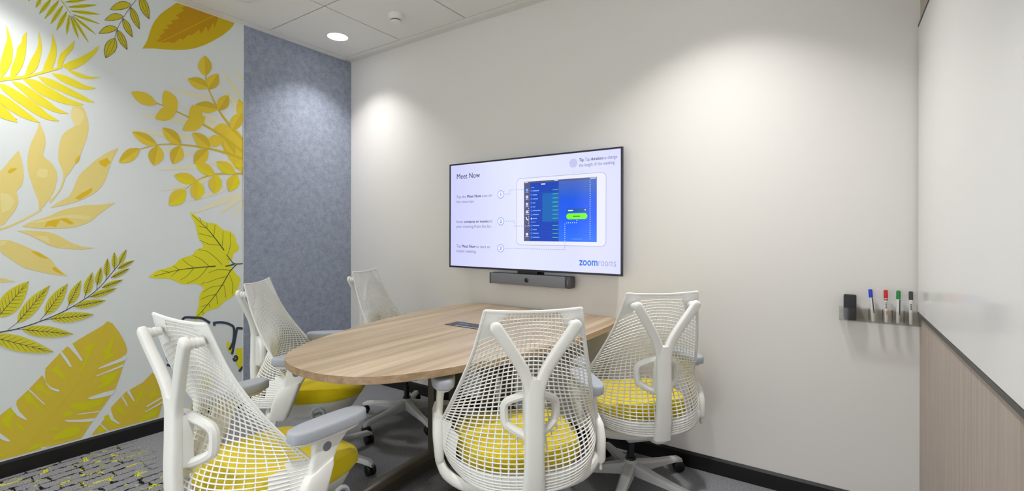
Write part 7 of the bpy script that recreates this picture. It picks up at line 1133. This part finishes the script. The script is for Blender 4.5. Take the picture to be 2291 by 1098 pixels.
# ------------------------------------------------------------------ acrylic tray with eraser and markers
ty0, ty1, tz0 = YW - 0.052, YW - 0.001, 0.824
tr = empty('acrylic_pen_tray', (0.152, YW, tz0), 'clear acrylic pen tray on the back wall beside the whiteboard corner', 'tray')
bm = bmesh.new()
box(bm, -0.134, 0.134, -0.052, -0.001, -0.003, 0.0); box(bm, -0.134, 0.134, -0.0525, -0.0497, 0.0, 0.052); box(bm, -0.134, 0.134, -0.004, -0.001, 0.0, 0.052)
box(bm, -0.134, -0.131, -0.0497, -0.004, 0.0, 0.052); box(bm, 0.131, 0.134, -0.0497, -0.004, 0.0, 0.052)
link('tray_shell', bm, M['acrylic'], tr, smooth=False)
for x in (-0.029, 0.016, 0.048, 0.086):
    bm = bmesh.new(); box(bm, x - 0.0014, x + 0.0014, -0.0055, -0.004, 0.001, 0.050); link('divider', bm, M['boardedge'], tr, smooth=False)
bm = bmesh.new(); lathe(bm, [(0.0055, -0.004), (0.0055, -0.006), (0.001, -0.0075)], 14, c=(0.071, 0, 0.029), axis='Y'); link('screw', bm, M['metal'], tr)
er = empty('board_eraser', (0.057, YW - 0.030, tz0), 'black felt board eraser standing at the left end of the acrylic tray', 'eraser')
bm = bmesh.new(); box(bm, -0.022, 0.022, -0.014, 0.006, 0.0, 0.108, bev=0.004); link('eraser_grip', bm, mat('eraser_black', srgb(38, 38, 44), 0.6), er)
bm = bmesh.new(); box(bm, -0.0225, 0.0225, 0.006, 0.016, 0.002, 0.104, bev=0.002); link('felt_pad', bm, mat('eraser_felt', srgb(14, 14, 15), 0.95), er)
MARK = [(0.1365, -4.5, (18, 60, 200), 'blue', 1), (0.1795, -1.0, (208, 20, 24), 'red', 0), (0.2165, 0.8, (12, 134, 60), 'green', 1), (0.2575, 0.0, (58, 56, 54), 'black', 0)]
mkbody = mat('marker_barrel', srgb(214, 214, 212), 0.4); mktext = mat('marker_print', srgb(90, 90, 96), 0.5); mkb = mat('marker_black_print', srgb(26, 26, 30), 0.5); mko = mat('marker_orange_print', srgb(216, 110, 50), 0.5)
for x, tilt, colr, nm, strip in MARK:
    mk = empty('marker_pen', (x, YW - 0.034, tz0 + 0.0005), 'whiteboard marker with %s cap standing in the acrylic tray' % nm, 'marker')
    mk.rotation_euler = (math.radians(-4), math.radians(tilt), 0)
    bm = bmesh.new(); lathe(bm, [(0.004, 0), (0.0062, 0.002), (0.0066, 0.006), (0.0066, 0.100), (0.0058, 0.104)], 18); link('barrel', bm, mkbody, mk)
    cm = mat('cap_' + nm, srgb(*colr), 0.35)
    bm = bmesh.new(); lathe(bm, [(0.0070, 0.100), (0.0070, 0.112), (0.0064, 0.116), (0.0066, 0.132), (0.0058, 0.1345), (0.001, 0.1345)], 18)
    for q in range(8):
        a = q * PI / 4; box(bm, 0.0064 * math.cos(a) - 0.0006, 0.0064 * math.cos(a) + 0.0006, 0.0064 * math.sin(a) - 0.0006, 0.0064 * math.sin(a) + 0.0006, 0.114, 0.131)
    link('cap', bm, cm, mk)
    bm = bmesh.new()
    if strip: tube(bm, [(0.0045, -0.0052, z) for z in (0.036, 0.098)], (0.0009, 0.0022), 8, side=(0.7, -0.7, 0)); link('label_strip', bm, mkb, mk)
    else:
        if nm == 'red':
            lathe(bm, [(0.0067, 0.092), (0.0069, 0.092), (0.0069, 0.096), (0.0067, 0.096)], 18); link('label_band', bm, mat('marker_red_band', srgb(150, 20, 24), 0.5), mk); bm = bmesh.new()
            box(bm, -0.0005, 0.003, -0.0071, -0.0062, 0.032, 0.048); link('label_patch', bm, mko, mk); bm = bmesh.new()
        for z in (0.060, 0.0665, 0.073, 0.0795): box(bm, -0.0022, 0.0016, -0.0070, -0.0062, z, z + 0.0045)
        link('label_print', bm, mktext, mk)

# ------------------------------------------------------------------ table
TXC = -1.492
tbl = empty('meeting_table', (TXC, 1.75, 0), 'oak-look D-ended meeting table standing end-on against the back wall', 'table')
prof = [(0.940, 0.0), (0.942, 0.05), (0.950, 0.10), (0.965, 0.15), (0.990, 0.205), (1.03, 0.258), (1.08, 0.30), (1.14, 0.338), (1.22, 0.377), (1.32, 0.415), (1.45, 0.456), (1.60, 0.498), (1.75, 0.528), (1.90, 0.546), (2.05, 0.553), (2.20, 0.553), (2.32, 0.547), (2.40, 0.535), (2.45, 0.515), (2.485, 0.48), (2.502, 0.43), (2.508, 0.36), (2.508, 0.0)]
P3 = smooth_path([(w_, y, 0) for y, w_ in prof], 3)
half = [(p.x, p.y) for p in P3]
poly = [(x, y - 1.75) for x, y in half[:-1] if x >= 0] + [(-x, y - 1.75) for x, y in half[::-1] if x > 0.001]
def scaled(pl, d):
    o = []
    n = len(pl)
    for i in range(n):
        a = Vector(pl[i - 1]); b = Vector(pl[(i + 1) % n]); t_ = (b - a).normalized(); nrm = Vector((t_.y, -t_.x)); o.append(tuple(Vector(pl[i]) - nrm * d))
    return o
bm = bmesh.new(); z0, z1 = 0.697, 0.725
loft(bm, [[(x, y, z0 + 0.0015) for x, y in poly], [(x, y, z1 - 0.0015) for x, y in poly]], False, False); link('edge_band', bm, M['woodedge'], tbl)
inn = scaled(poly, 0.0015)
if abs(inn[10][0]) > abs(poly[10][0]): inn = scaled(poly, -0.0015)
bm = bmesh.new()
loft(bm, [[(x, y, z0 + 0.0015) for x, y in scaled(poly, 0.0)], [(x, y, z0) for x, y in inn]], False, True)
loft(bm, [[(x, y, z1 - 0.0015) for x, y in scaled(poly, 0.0)], [(x, y, z1) for x, y in inn]], False, True)
link('tabletop', bm, M['wood'], tbl, smooth=False)
for lx in (-1.70, -1.36):
    x = lx - TXC
    bm = bmesh.new(); rings_ = []
    for y, zz, hw in ((-0.47, 0.052, 0.034), (-0.455, 0.062, 0.038), (-0.30, 0.075, 0.040), (0.0, 0.088, 0.042), (0.20, 0.088, 0.042), (0.5, 0.075, 0.040), (0.655, 0.062, 0.038), (0.67, 0.052, 0.034)):
        rings_.append([(x - hw, y, 0.022), (x - hw, y, zz - 0.018), (x - hw * 0.6, y, zz - 0.003), (x, y, zz), (x + hw * 0.6, y, zz - 0.003), (x + hw, y, zz - 0.018), (x + hw, y, 0.022)])
    loft(bm, rings_); link('foot_bar', bm, M['tableg'], tbl)
    for y in (0.055, 0.215):
        bm = bmesh.new(); box(bm, x - 0.022, x + 0.022, y - 0.036, y + 0.036, 0.08, 0.66, bev=0.006); link('leg_post', bm, M['tableg'], tbl)
    for y in (-0.40, 0.60):
        bm = bmesh.new(); lathe(bm, [(0.026, 0.0), (0.026, 0.012), (0.018, 0.024)], 16, c=(x, y, 0)); link('levelling_foot', bm, M['black'], tbl)
    bm = bmesh.new(); box(bm, x - 0.03, x + 0.03, -0.38, 0.62, 0.66, 0.697); link('top_rail', bm, M['tableg'], tbl, smooth=False)
bm = bmesh.new(); box(bm, -0.19, 0.195, 0.12, 0.15, 0.50, 0.66); link('cable_panel', bm, M['barend'], tbl, smooth=False)
cb = empty('table_power_box', (-1.50, 1.857, 0.725), 'flush dark connection box set into the tabletop', 'power box')
bm = bmesh.new(); box(bm, -0.140, 0.140, -0.050, 0.050, 0.0, 0.0025); link('frame_plate', bm, mat('box_bronze', srgb(92, 86, 78), 0.35, metal=0.5), cb, smooth=False)
bm = bmesh.new(); box(bm, -0.115, 0.125, -0.028, 0.030, 0.0025, 0.0038); link('socket_panel', bm, mat('box_dark', srgb(46, 46, 54), 0.3), cb, smooth=False)
bm = bmesh.new(); box(bm, -0.075, 0.085, -0.043, -0.036, 0.0025, 0.0042); link('silver_slot', bm, mat('box_silver', srgb(214, 208, 206), 0.3, metal=0.2), cb, smooth=False)
bm = bmesh.new()
for q in range(4): box(bm, -0.085 + q * 0.016, -0.075 + q * 0.016, -0.004 - 0.003 * (q % 2), 0.012, 0.0038, 0.0046)
link('blue_mark', bm, mat('box_blue', srgb(50, 130, 190), 0.4, emit=srgb(40, 130, 200), estr=0.3), cb, smooth=False)

# ------------------------------------------------------------------ office chairs
def lerp_rows(tab, v):
    for a, b in zip(tab, tab[1:]):
        if v <= b[0]:
            t = (v - a[0]) / (b[0] - a[0]); return a, b, t
    return tab[-2], tab[-1], 1.0
#       v    zc     yc      ze     ye      w
TAB = [(0.00, 0.360, -0.286, 0.408, -0.055, 0.272), (0.12, 0.412, -0.284, 0.450, -0.040, 0.298), (0.25, 0.492, -0.268, 0.498, -0.048, 0.296), (0.40, 0.582, -0.232, 0.556, -0.086, 0.272),
       (0.55, 0.672, -0.205, 0.624, -0.138, 0.249), (0.70, 0.766, -0.218, 0.708, -0.192, 0.221), (0.85, 0.864, -0.256, 0.814, -0.246, 0.188), (1.00, 0.940, -0.290, 0.948, -0.292, 0.158)]
def row(v):
    i = 0
    while i < len(TAB) - 2 and v > TAB[i + 1][0]: i += 1
    p0, p1, p2, p3 = TAB[max(i - 1, 0)], TAB[i], TAB[i + 1], TAB[min(i + 2, len(TAB) - 1)]
    t = (v - p1[0]) / (p2[0] - p1[0]); o = []
    for k in range(1, 6):
        m1 = (p2[k] - p0[k]) / (p2[0] - p0[0]) * (p2[0] - p1[0]) if p2[0] != p0[0] else 0; m2 = (p3[k] - p1[k]) / (p3[0] - p1[0]) * (p2[0] - p1[0])
        o.append((2 * t ** 3 - 3 * t * t + 1) * p1[k] + (t ** 3 - 2 * t * t + t) * m1 + (-2 * t ** 3 + 3 * t * t) * p2[k] + (t ** 3 - t * t) * m2)
    return o
def S(u, v, off=0.0):
    zc, yc, ze, ye, w_ = row(v); a = abs(u)
    k = max(0.0, 1 - v / 0.55)
    x = w_ * ((1 - 0.45 * k) * u + 0.45 * k * math.sin(PI / 2 * u))
    y = yc + (ye - yc) * a ** (2.2 + 0.6 * k); z = zc + (ze - zc) * a ** 1.9
    return Vector((x, y + off, z))
def make_chair(label):
    root = empty('office_chair', (0, 0, 0), label, 'chair', 'white mesh-back swivel chairs around the meeting table')
    # --- suspension back: real strands
    NV, NR = 27, 43
    bm = bmesh.new()
    vt = lambda u: 0.988 - 0.105 * min(1, max(0, (abs(u) - 0.54) / 0.16)) ** 2 * (3 - 2 * min(1, max(0, (abs(u) - 0.54) / 0.16)))
    def umax(v): return 0.995
    for i in range(NV):
        u = -1 + 2 * (i + 0.5) / NV; n_ = 30
        top = vt(u); bot = 0.0 if abs(u) < 0.74 else 0.31
        pts = [S(u, bot + (top - bot) * j / n_, 0.0008) for j in range(n_ + 1)]
        rr = [(0.0033 - 0.0014 * j / n_, 0.0025) for j in range(n_ + 1)]
        tube(bm, pts, rr, 4, side=(1, 0, 0), cap=False)
    for j in range(1, NR):
        v = (j / NR) ** 1.0
        n_ = 30; pts = []
        um = 0.985
        if v > 0.90: um = 0.70 - 0.0 if v > vt(0.8) else 0.985
        if v > 0.985: continue
        pts = [S(um * (-1 + 2 * i / n_), v, -0.0012) for i in range(n_ + 1)]
        tube(bm, pts, (0.0026 - 0.0008 * v, 0.0025), 4, side=(0, 0, 1), cap=False)
    link('back_mesh', bm, M['mesh'], root)
    # --- moulded rim, corner plates and lower band
    bm = bmesh.new()
    for s in (-1, 1):
        tube(bm, [S(s, j / 30) for j in range(31)], [(0.0056, 0.0042)] * 31, 6, side=(1, 0, 0))
    tube(bm, [S(-1 + i / 20, 0.0) for i in range(41)], (0.0045, 0.0035), 6, side=(0, 0, 1))
    tube(bm, [S(-1 + i / 20, 1.0) for i in range(41)], (0.0050, 0.0040), 6, side=(0, 0, 1))
    def patch(fn, nu, nv, th=0.003):
        A = [[bm.verts.new(fn(i / nu, j / nv) + Vector((0, -th / 2, 0))) for i in range(nu + 1)] for j in range(nv + 1)]
        B = [[bm.verts.new(fn(i / nu, j / nv) + Vector((0, th / 2, 0))) for i in range(nu + 1)] for j in range(nv + 1)]
        for j in range(nv):
            for i in range(nu):
                bm.faces.new((A[j][i], A[j][i + 1], A[j + 1][i + 1], A[j + 1][i])); bm.faces.new((B[j][i], B[j + 1][i], B[j + 1][i + 1], B[j][i + 1]))
        for i in range(nu):
            bm.faces.new((A[0][i], B[0][i], B[0][i + 1], A[0][i + 1])); bm.faces.new((A[nv][i], A[nv][i + 1], B[nv][i + 1], B[nv][i]))
        for j in range(nv):
            bm.faces.new((A[j][0], A[j + 1][0], B[j + 1][0], B[j][0])); bm.faces.new((A[j][nu], B[j][nu], B[j + 1][nu], A[j + 1][nu]))
    patch(lambda a, b: S(-1 + 2 * a, vt(-1 + 2 * a) + (1 - vt(-1 + 2 * a)) * b), 48, 4, 0.0045)          # top band with deeper corners
    patch(lambda a, b: S(-1 + 2 * a, 0.125 * b, 0.003), 40, 6, 0.003)                                       # solid web behind the lowest rows
    for s in (-1, 1):
        patch(lambda a, b: S(s * (0.74 + 0.26 * a), 0.03 + (0.30 - 0.05 * (1 - a)) * b, 0.0025), 6, 12, 0.003)
        patch(lambda a, b: S(s * (0.86 + 0.14 * a), 0.00 + 0.34 * b, 0.0), 4, 12, 0.008)
    link('back_rim', bm, M['mesh'], root)
    # --- Y shaped spine
    bm = bmesh.new()
    def flat_bar(path, A, B, rnd):
        N_ = len(path); R_l = []
        def sq(p, q, r_, a, b): return [p + q * (a * math.copysign(abs(math.cos(w_)) ** 0.55, math.cos(w_))) + r_ * (b * math.copysign(abs(math.sin(w_)) ** 0.75, math.sin(w_))) for w_ in [2 * PI * k / 20 for k in range(20)]]
        for i, p in enumerate(path):
            f = i / (N_ - 1); t = (path[min(i + 1, N_ - 1)] - path[max(i - 1, 0)]).normalized()
            q = Vector((1, 0, 0)); q = (q - t * t.x).normalized(); r_ = t.cross(q); R_l.append(sq(p, q, r_, A(f), B(f)))
        if rnd: R_l += [sq(p + t * (A(1) * 0.95 * math.sin(f)), q, r_, A(1) * math.cos(f), B(1) * (0.35 + 0.65 * math.cos(f))) for f in (0.4, 0.8, 1.15, 1.4)]
        loft(bm, R_l)
    flat_bar(smooth_path([(0, -0.286, 0.345), (0, -0.298, 0.42), (0, -0.303, 0.52), (0, -0.302, 0.60), (0, -0.3015, 0.67), (0, -0.301, 0.705), (0, -0.301, 0.730)], 4), lambda f: 0.038 - 0.006 * min(1, f / 0.25) if f < 0.8 else 0.032 - 0.006 * (f - 0.8) / 0.2, lambda f: 0.0185 - 0.002 * f, False)
    for s in (-1, 1):
        flat_bar(smooth_path([(s * 0.013, -0.3015, 0.60), (s * 0.013, -0.3015, 0.67), (s * 0.0185, -0.302, 0.707), (s * 0.035, -0.305, 0.753), (s * 0.065, -0.313, 0.805), (s * 0.098, -0.322, 0.855), (s * 0.128, -0.329, 0.900)], 4), lambda f: 0.0182 + 0.0012 * f, lambda f: 0.0155 - 0.0035 * f, True)
    link('spine', bm, M['white'], root)
    for s in (-1, 1):
        bm = bmesh.new(); c = (s * 0.128, 0, 0.897)
        lathe(bm, [(0.010, -0.325), (0.015, -0.316), (0.015, -0.311), (0.0125, -0.309), (0.0125, -0.305), (0.015, -0.303), (0.015, -0.298), (0.0125, -0.296), (0.013, -0.284), (0.006, -0.282)], 16, c=c, axis='Y'); link('knob', bm, M['white'], root)
    # --- lumbar ring
    bm = bmesh.new()
    lp = [(0, -0.272, 0.672), (0.035, -0.262, 0.664), (0.070, -0.246, 0.648), (0.084, -0.238, 0.634), (0.088, -0.236, 0.615), (0.085, -0.236, 0.580), (0.078, -0.240, 0.565), (0.045, -0.256, 0.546), (0, -0.274, 0.532)]
    full = lp + [(-x, y, z) for x, y, z in lp[-2:0:-1]]
    full = [Vector(p) for p in full]; n_ = len(full); sm = []
    for i in range(n_):
        a, b, c, d = full[i - 1], full[i], full[(i + 1) % n_], full[(i + 2) % n_]
        for j in range(4):
            t = j / 4; sm.append(0.5 * ((2 * b) + (c - a) * t + (2 * a - 5 * b + 4 * c - d) * t * t + (3 * b - a - 3 * c + d) * t ** 3))
    rings_ = []
    for i, p in enumerate(sm):
        t = (sm[(i + 1) % len(sm)] - sm[i - 1]).normalized(); q = Vector((0, 1, 0)); q = (q - t * q.dot(t)).normalized(); r_ = t.cross(q)
        rings_.append([p + q * (0.015 * math.cos(2 * PI * k / 8)) + r_ * (0.0140 * math.sin(2 * PI * k / 8)) for k in range(8)])
    rings_.append(rings_[0]); loft(bm, rings_, False, False); bmesh.ops.remove_doubles(bm, verts=bm.verts, dist=1e-6)
    box(bm, -0.030, 0.030, -0.292, -0.262, 0.530, 0.677, bev=0.004)
    link('lumbar_support', bm, M['white'], root)
    # --- seat cushion
    bm = bmesh.new(); rr = []
    for f, z in ((0.90, 0.388), (0.965, 0.390), (0.99, 0.398), (1.0, 0.412), (1.0, 0.426), (0.985, 0.440), (0.95, 0.451), (0.88, 0.4575), (0.70, 0.462), (0.4, 0.464), (0.05, 0.4645)):
        ring = []
        for x, y, _ in superring(0, 0.010, 0, 0.224 * f, 0.220 * f, 4.0, 48):
            k = max(0, (y - 0.02) / 0.2); xx = x * (1.0 - 0.10 * k * k) * (0.90 + 0.10 * min(1, (y + 0.21) / 0.14)); zz = z - (0.016 * k ** 3 if z > 0.40 else -0.012 * k ** 2)
            if z > 0.45: zz += 0.008 * (abs(x) / 0.22) ** 2 - 0.004
            ring.append((xx, y, zz))
        rr.append(ring)
    loft(bm, rr); link('seat_cushion', bm, M['fabric'], root)
    bm = bmesh.new(); rr = []
    for f, z, dy in ((0.965, 0.394, 0), (0.975, 0.386, 0), (0.95, 0.368, 0), (0.90, 0.345, -0.004), (0.86, 0.326, -0.01), (0.80, 0.312, -0.016), (0.66, 0.306, -0.02), (0.50, 0.304, -0.02)):
        rr.append([(x * (1 - 0.10 * max(0, (y - 0.02) / 0.2) ** 2), y, z) for x, y, _ in superring(0, 0.010 + dy, 0, 0.218 * f, 0.212 * f, 3.2, 40)])
    loft(bm, rr); link('seat_pan', bm, M['white'], root)
    # --- yoke joining spine, seat and arms
    bm = bmesh.new()
    tube(bm, smooth_path([(-0.292, -0.082, 0.400), (-0.268, -0.120, 0.362), (-0.20, -0.168, 0.338), (-0.09, -0.20, 0.330), (0, -0.205, 0.330), (0.09, -0.20, 0.330), (0.20, -0.168, 0.338), (0.268, -0.120, 0.362), (0.292, -0.082, 0.400)], 4), (0.020, 0.015), 10, side=(0, 0, 1))
    tube(bm, smooth_path([(0, -0.287, 0.350), (0, -0.265, 0.330), (0, -0.20, 0.322), (0, -0.10, 0.322)], 4), (0.030, 0.016), 10, side=(1, 0, 0))
    link('yoke', bm, M['white'], root)
    # --- tilt mechanism, lever, column
    bm = bmesh.new(); box(bm, -0.075, 0.075, -0.13, 0.10, 0.262, 0.315, bev=0.012); box(bm, -0.045, 0.045, -0.06, 0.06, 0.25, 0.275, bev=0.008); link('tilt_mechanism', bm, M['base'], root)
    bm = bmesh.new(); tube(bm, smooth_path([(0.07, 0.05, 0.305), (0.14, 0.06, 0.318), (0.20, 0.062, 0.340), (0.228, 0.062, 0.352)], 4), 0.0065, 8)
    rings_ = []
    for i in range(25):
        a = 2 * PI * i / 24; c = Vector((0.252 + 0.0 * a, 0.062 + 0.027 * math.cos(a), 0.356 + 0.027 * math.sin(a))); d = Vector((0, math.cos(a), math.sin(a)))
        rings_.append([c + d * (0.0075 * math.cos(2 * PI * k / 8)) + Vector((1, 0, 0)) * (0.0075 * math.sin(2 * PI * k / 8)) for k in range(8)])
    loft(bm, rings_, False, False); tube(bm, [(0.222, 0.062, 0.350), (0.252, 0.038, 0.350)], 0.007, 8)
    link('lever', bm, M['pad'], root)
    bm = bmesh.new(); lathe(bm, [(0.013, 0.12), (0.013, 0.262)], 20); lathe(bm, [(0.0165, 0.125), (0.0165, 0.215)], 20); lathe(bm, [(0.024, 0.128), (0.026, 0.136), (0.024, 0.141), (0.0165, 0.142)], 24); link('gas_column', bm, M['black'], root)
    # --- arms
    for s in (-1, 1):
        bm = bmesh.new()
        def rc(x, y0, y1, z, t, sl=0.0, n=6):   # rounded-rectangle ring
            o = []; r = min(t, y1 - y0) * 0.45
            for cx, cy, a0 in ((t / 2 - r, y1 - r, 0), (-t / 2 + r, y1 - r, PI / 2), (-t / 2 + r, y0 + r, PI), (t / 2 - r, y0 + r, 3 * PI / 2)):
                for k in range(4): a = a0 + PI / 2 * k / 3; yy = cy + r * math.sin(a); o.append((s * (x + cx + r * math.cos(a)), yy, z + sl * (yy - y0)))
            return o
        loft(bm, [rc(0.290, -0.132, -0.066, 0.350, 0.024), rc(0.292, -0.136, -0.056, 0.362, 0.032), rc(0.297, -0.122, -0.026, 0.430, 0.036), rc(0.297, -0.104, -0.002, 0.472, 0.034, 0.3), rc(0.294, -0.090, 0.000, 0.488, 0.028, 0.35)])
        loft(bm, [rc(0.292, -0.084, -0.020, 0.45, 0.023), rc(0.290, -0.076, 0.000, 0.505, 0.023), rc(0.287, -0.066, 0.026, 0.550, 0.024), rc(0.284, -0.064, 0.056, 0.575, 0.028), rc(0.282, -0.068, 0.078, 0.588, 0.034)])
        tube(bm, [(s * 0.293, -0.098, 0.385), (s * 0.291, -0.112, 0.350), (s * 0.290, -0.120, 0.326)], [(0.008, 0.014), (0.007, 0.012), (0.006, 0.009)], 8, side=(1, 0, 0), roundcap=True)
        arm = link('armrest', bm, M['white'], root)
        bm = bmesh.new(); loft(bm, [superring(s * 0.276, 0.0, z, 0.042 * f, 0.122 * (0.5 + f / 2), 2.4, 32) for f, z in ((0.66, 0.580), (0.78, 0.583), (0.80, 0.595))]); link('pad_carrier', bm, M['white'], arm)
        bm = bmesh.new(); loft(bm, [superring(s * 0.276, 0.0, z, 0.043 - d, 0.130 - d, 3.0, 44) for d, z in ((0.005, 0.594), (0.001, 0.597), (0.0, 0.602), (0.0, 0.620), (0.0015, 0.6255), (0.005, 0.6285), (0.010, 0.630), (0.022, 0.6305))]); link('arm_pad', bm, M['pad'], arm)
        bm = bmesh.new(); lathe(bm, [(0.0155, 0.296), (0.0155, 0.2985), (0.012, 0.2995), (0.001, 0.2995)], 22, c=(0, -0.022, 0.556), axis='X')
        if s < 0: bmesh.ops.scale(bm, vec=(-1, 1, 1), verts=bm.verts)
        link('height_button', bm, M['button'], arm)
    # --- star base
    bs = link('star_base', lathe(bmesh.new(), [(0.020, 0.060), (0.030, 0.062), (0.038, 0.085), (0.036, 0.110), (0.029, 0.128), (0.022, 0.134), (0.018, 0.130)], 28), M['base'], root)
    for k in range(5):
        a = 2 * PI * k / 5; c, s_ = math.cos(a), math.sin(a)
        bm = bmesh.new(); rings_ = []
        for d, zt, zb, hw in ((0.016, 0.124, 0.072, 0.022), (0.05, 0.116, 0.068, 0.025), (0.12, 0.103, 0.066, 0.023), (0.20, 0.091, 0.063, 0.020), (0.27, 0.083, 0.060, 0.0185), (0.305, 0.078, 0.054, 0.018), (0.325, 0.066, 0.046, 0.015), (0.331, 0.055, 0.046, 0.010)):
            sec = [(-hw, zb), (-hw, zt - 0.010), (-hw * 0.62, zt - 0.001), (0, zt), (hw * 0.62, zt - 0.001), (hw, zt - 0.010), (hw, zb)]
            rings_.append([(d * c - o_ * s_, d * s_ + o_ * c, z) for o_, z in sec])
        loft(bm, rings_); link('base_leg', bm, M['base'], bs)
        cx, cy = 0.312 * c, 0.312 * s_; ang = a + 1.1 + k * 1.9; ca, sa = math.cos(ang), math.sin(ang)
        bm = bmesh.new()
        for off in (-0.013, 0.013):
            b2 = bmesh.new(); lathe(b2, [(0.004, -0.0085), (0.022, -0.0085), (0.0268, -0.005), (0.0268, 0.005), (0.022, 0.0085), (0.004, 0.0085)], 22, axis='X')
            for v in b2.verts: x, y, z = v.co.x + off, v.co.y, v.co.z; v.co = Vector((cx + x * ca - y * sa, cy + x * sa + y * ca, z + 0.0275))
            me = bpy.data.meshes.new('t'); b2.to_mesh(me); b2.free(); bm.from_mesh(me); bpy.data.meshes.remove(me)
        tube(bm, [(cx, cy, 0.03), (cx, cy, 0.058)], 0.0075, 10)
        b2 = bmesh.new(); box(b2, -0.0040, 0.0040, -0.020, 0.020, 0.018, 0.056)
        for v in b2.verts: x, y = v.co.x, v.co.y; v.co = Vector((cx + x * ca - y * sa, cy + x * sa + y * ca, v.co.z))
        me = bpy.data.meshes.new('t'); b2.to_mesh(me); b2.free(); bm.from_mesh(me); bpy.data.meshes.remove(me)
        link('castor', bm, M['black'], bs)
    return root
def copy_tree(o, parent=None):
    c = o.copy(); COL.objects.link(c)
    if parent: c.parent = parent
    for ch in list(o.children): copy_tree(ch, c)
    return c
CH = [(-0.996, 1.500, 44.6, 27.4, 'white mesh chair nearest the viewer at the table side, its back hiding the power box'),
      (-0.791, 2.165, 45.7, 62 - 45.7, 'white mesh chair right of the table corner, closest to the back wall'),
      (-1.543, 0.872, 1.7, 40, 'white mesh chair at the rounded table end, seen in front of the mural'),
      (-2.185, 1.455, -47.7, 63.7, 'white mesh chair in profile before the grey felt panel'),
      (-2.275, 2.150, -65.5, 268.5 + 65.5, 'white mesh chair in the far corner under the glowing downlight, mostly behind the table')]
first = make_chair(CH[0][4])
for i, (x, y, a, ba, lab) in enumerate(CH):
    o = first if i == 0 else copy_tree(first)
    o['label'] = lab
    o.location = (x, y, 0); o.rotation_euler = (0, 0, math.radians(a))
    for c in o.children:
        if c.name.startswith('star_base'): c.rotation_euler = (0, 0, math.radians(ba))

for c in first.children:      # this chair's arms are set a little higher, the left one most
    if c.name.startswith('armrest'): c.location = (0, 0.018, 0.050) if min(v.co.x for v in c.data.vertices) < -0.2 else (0, 0, 0.006)
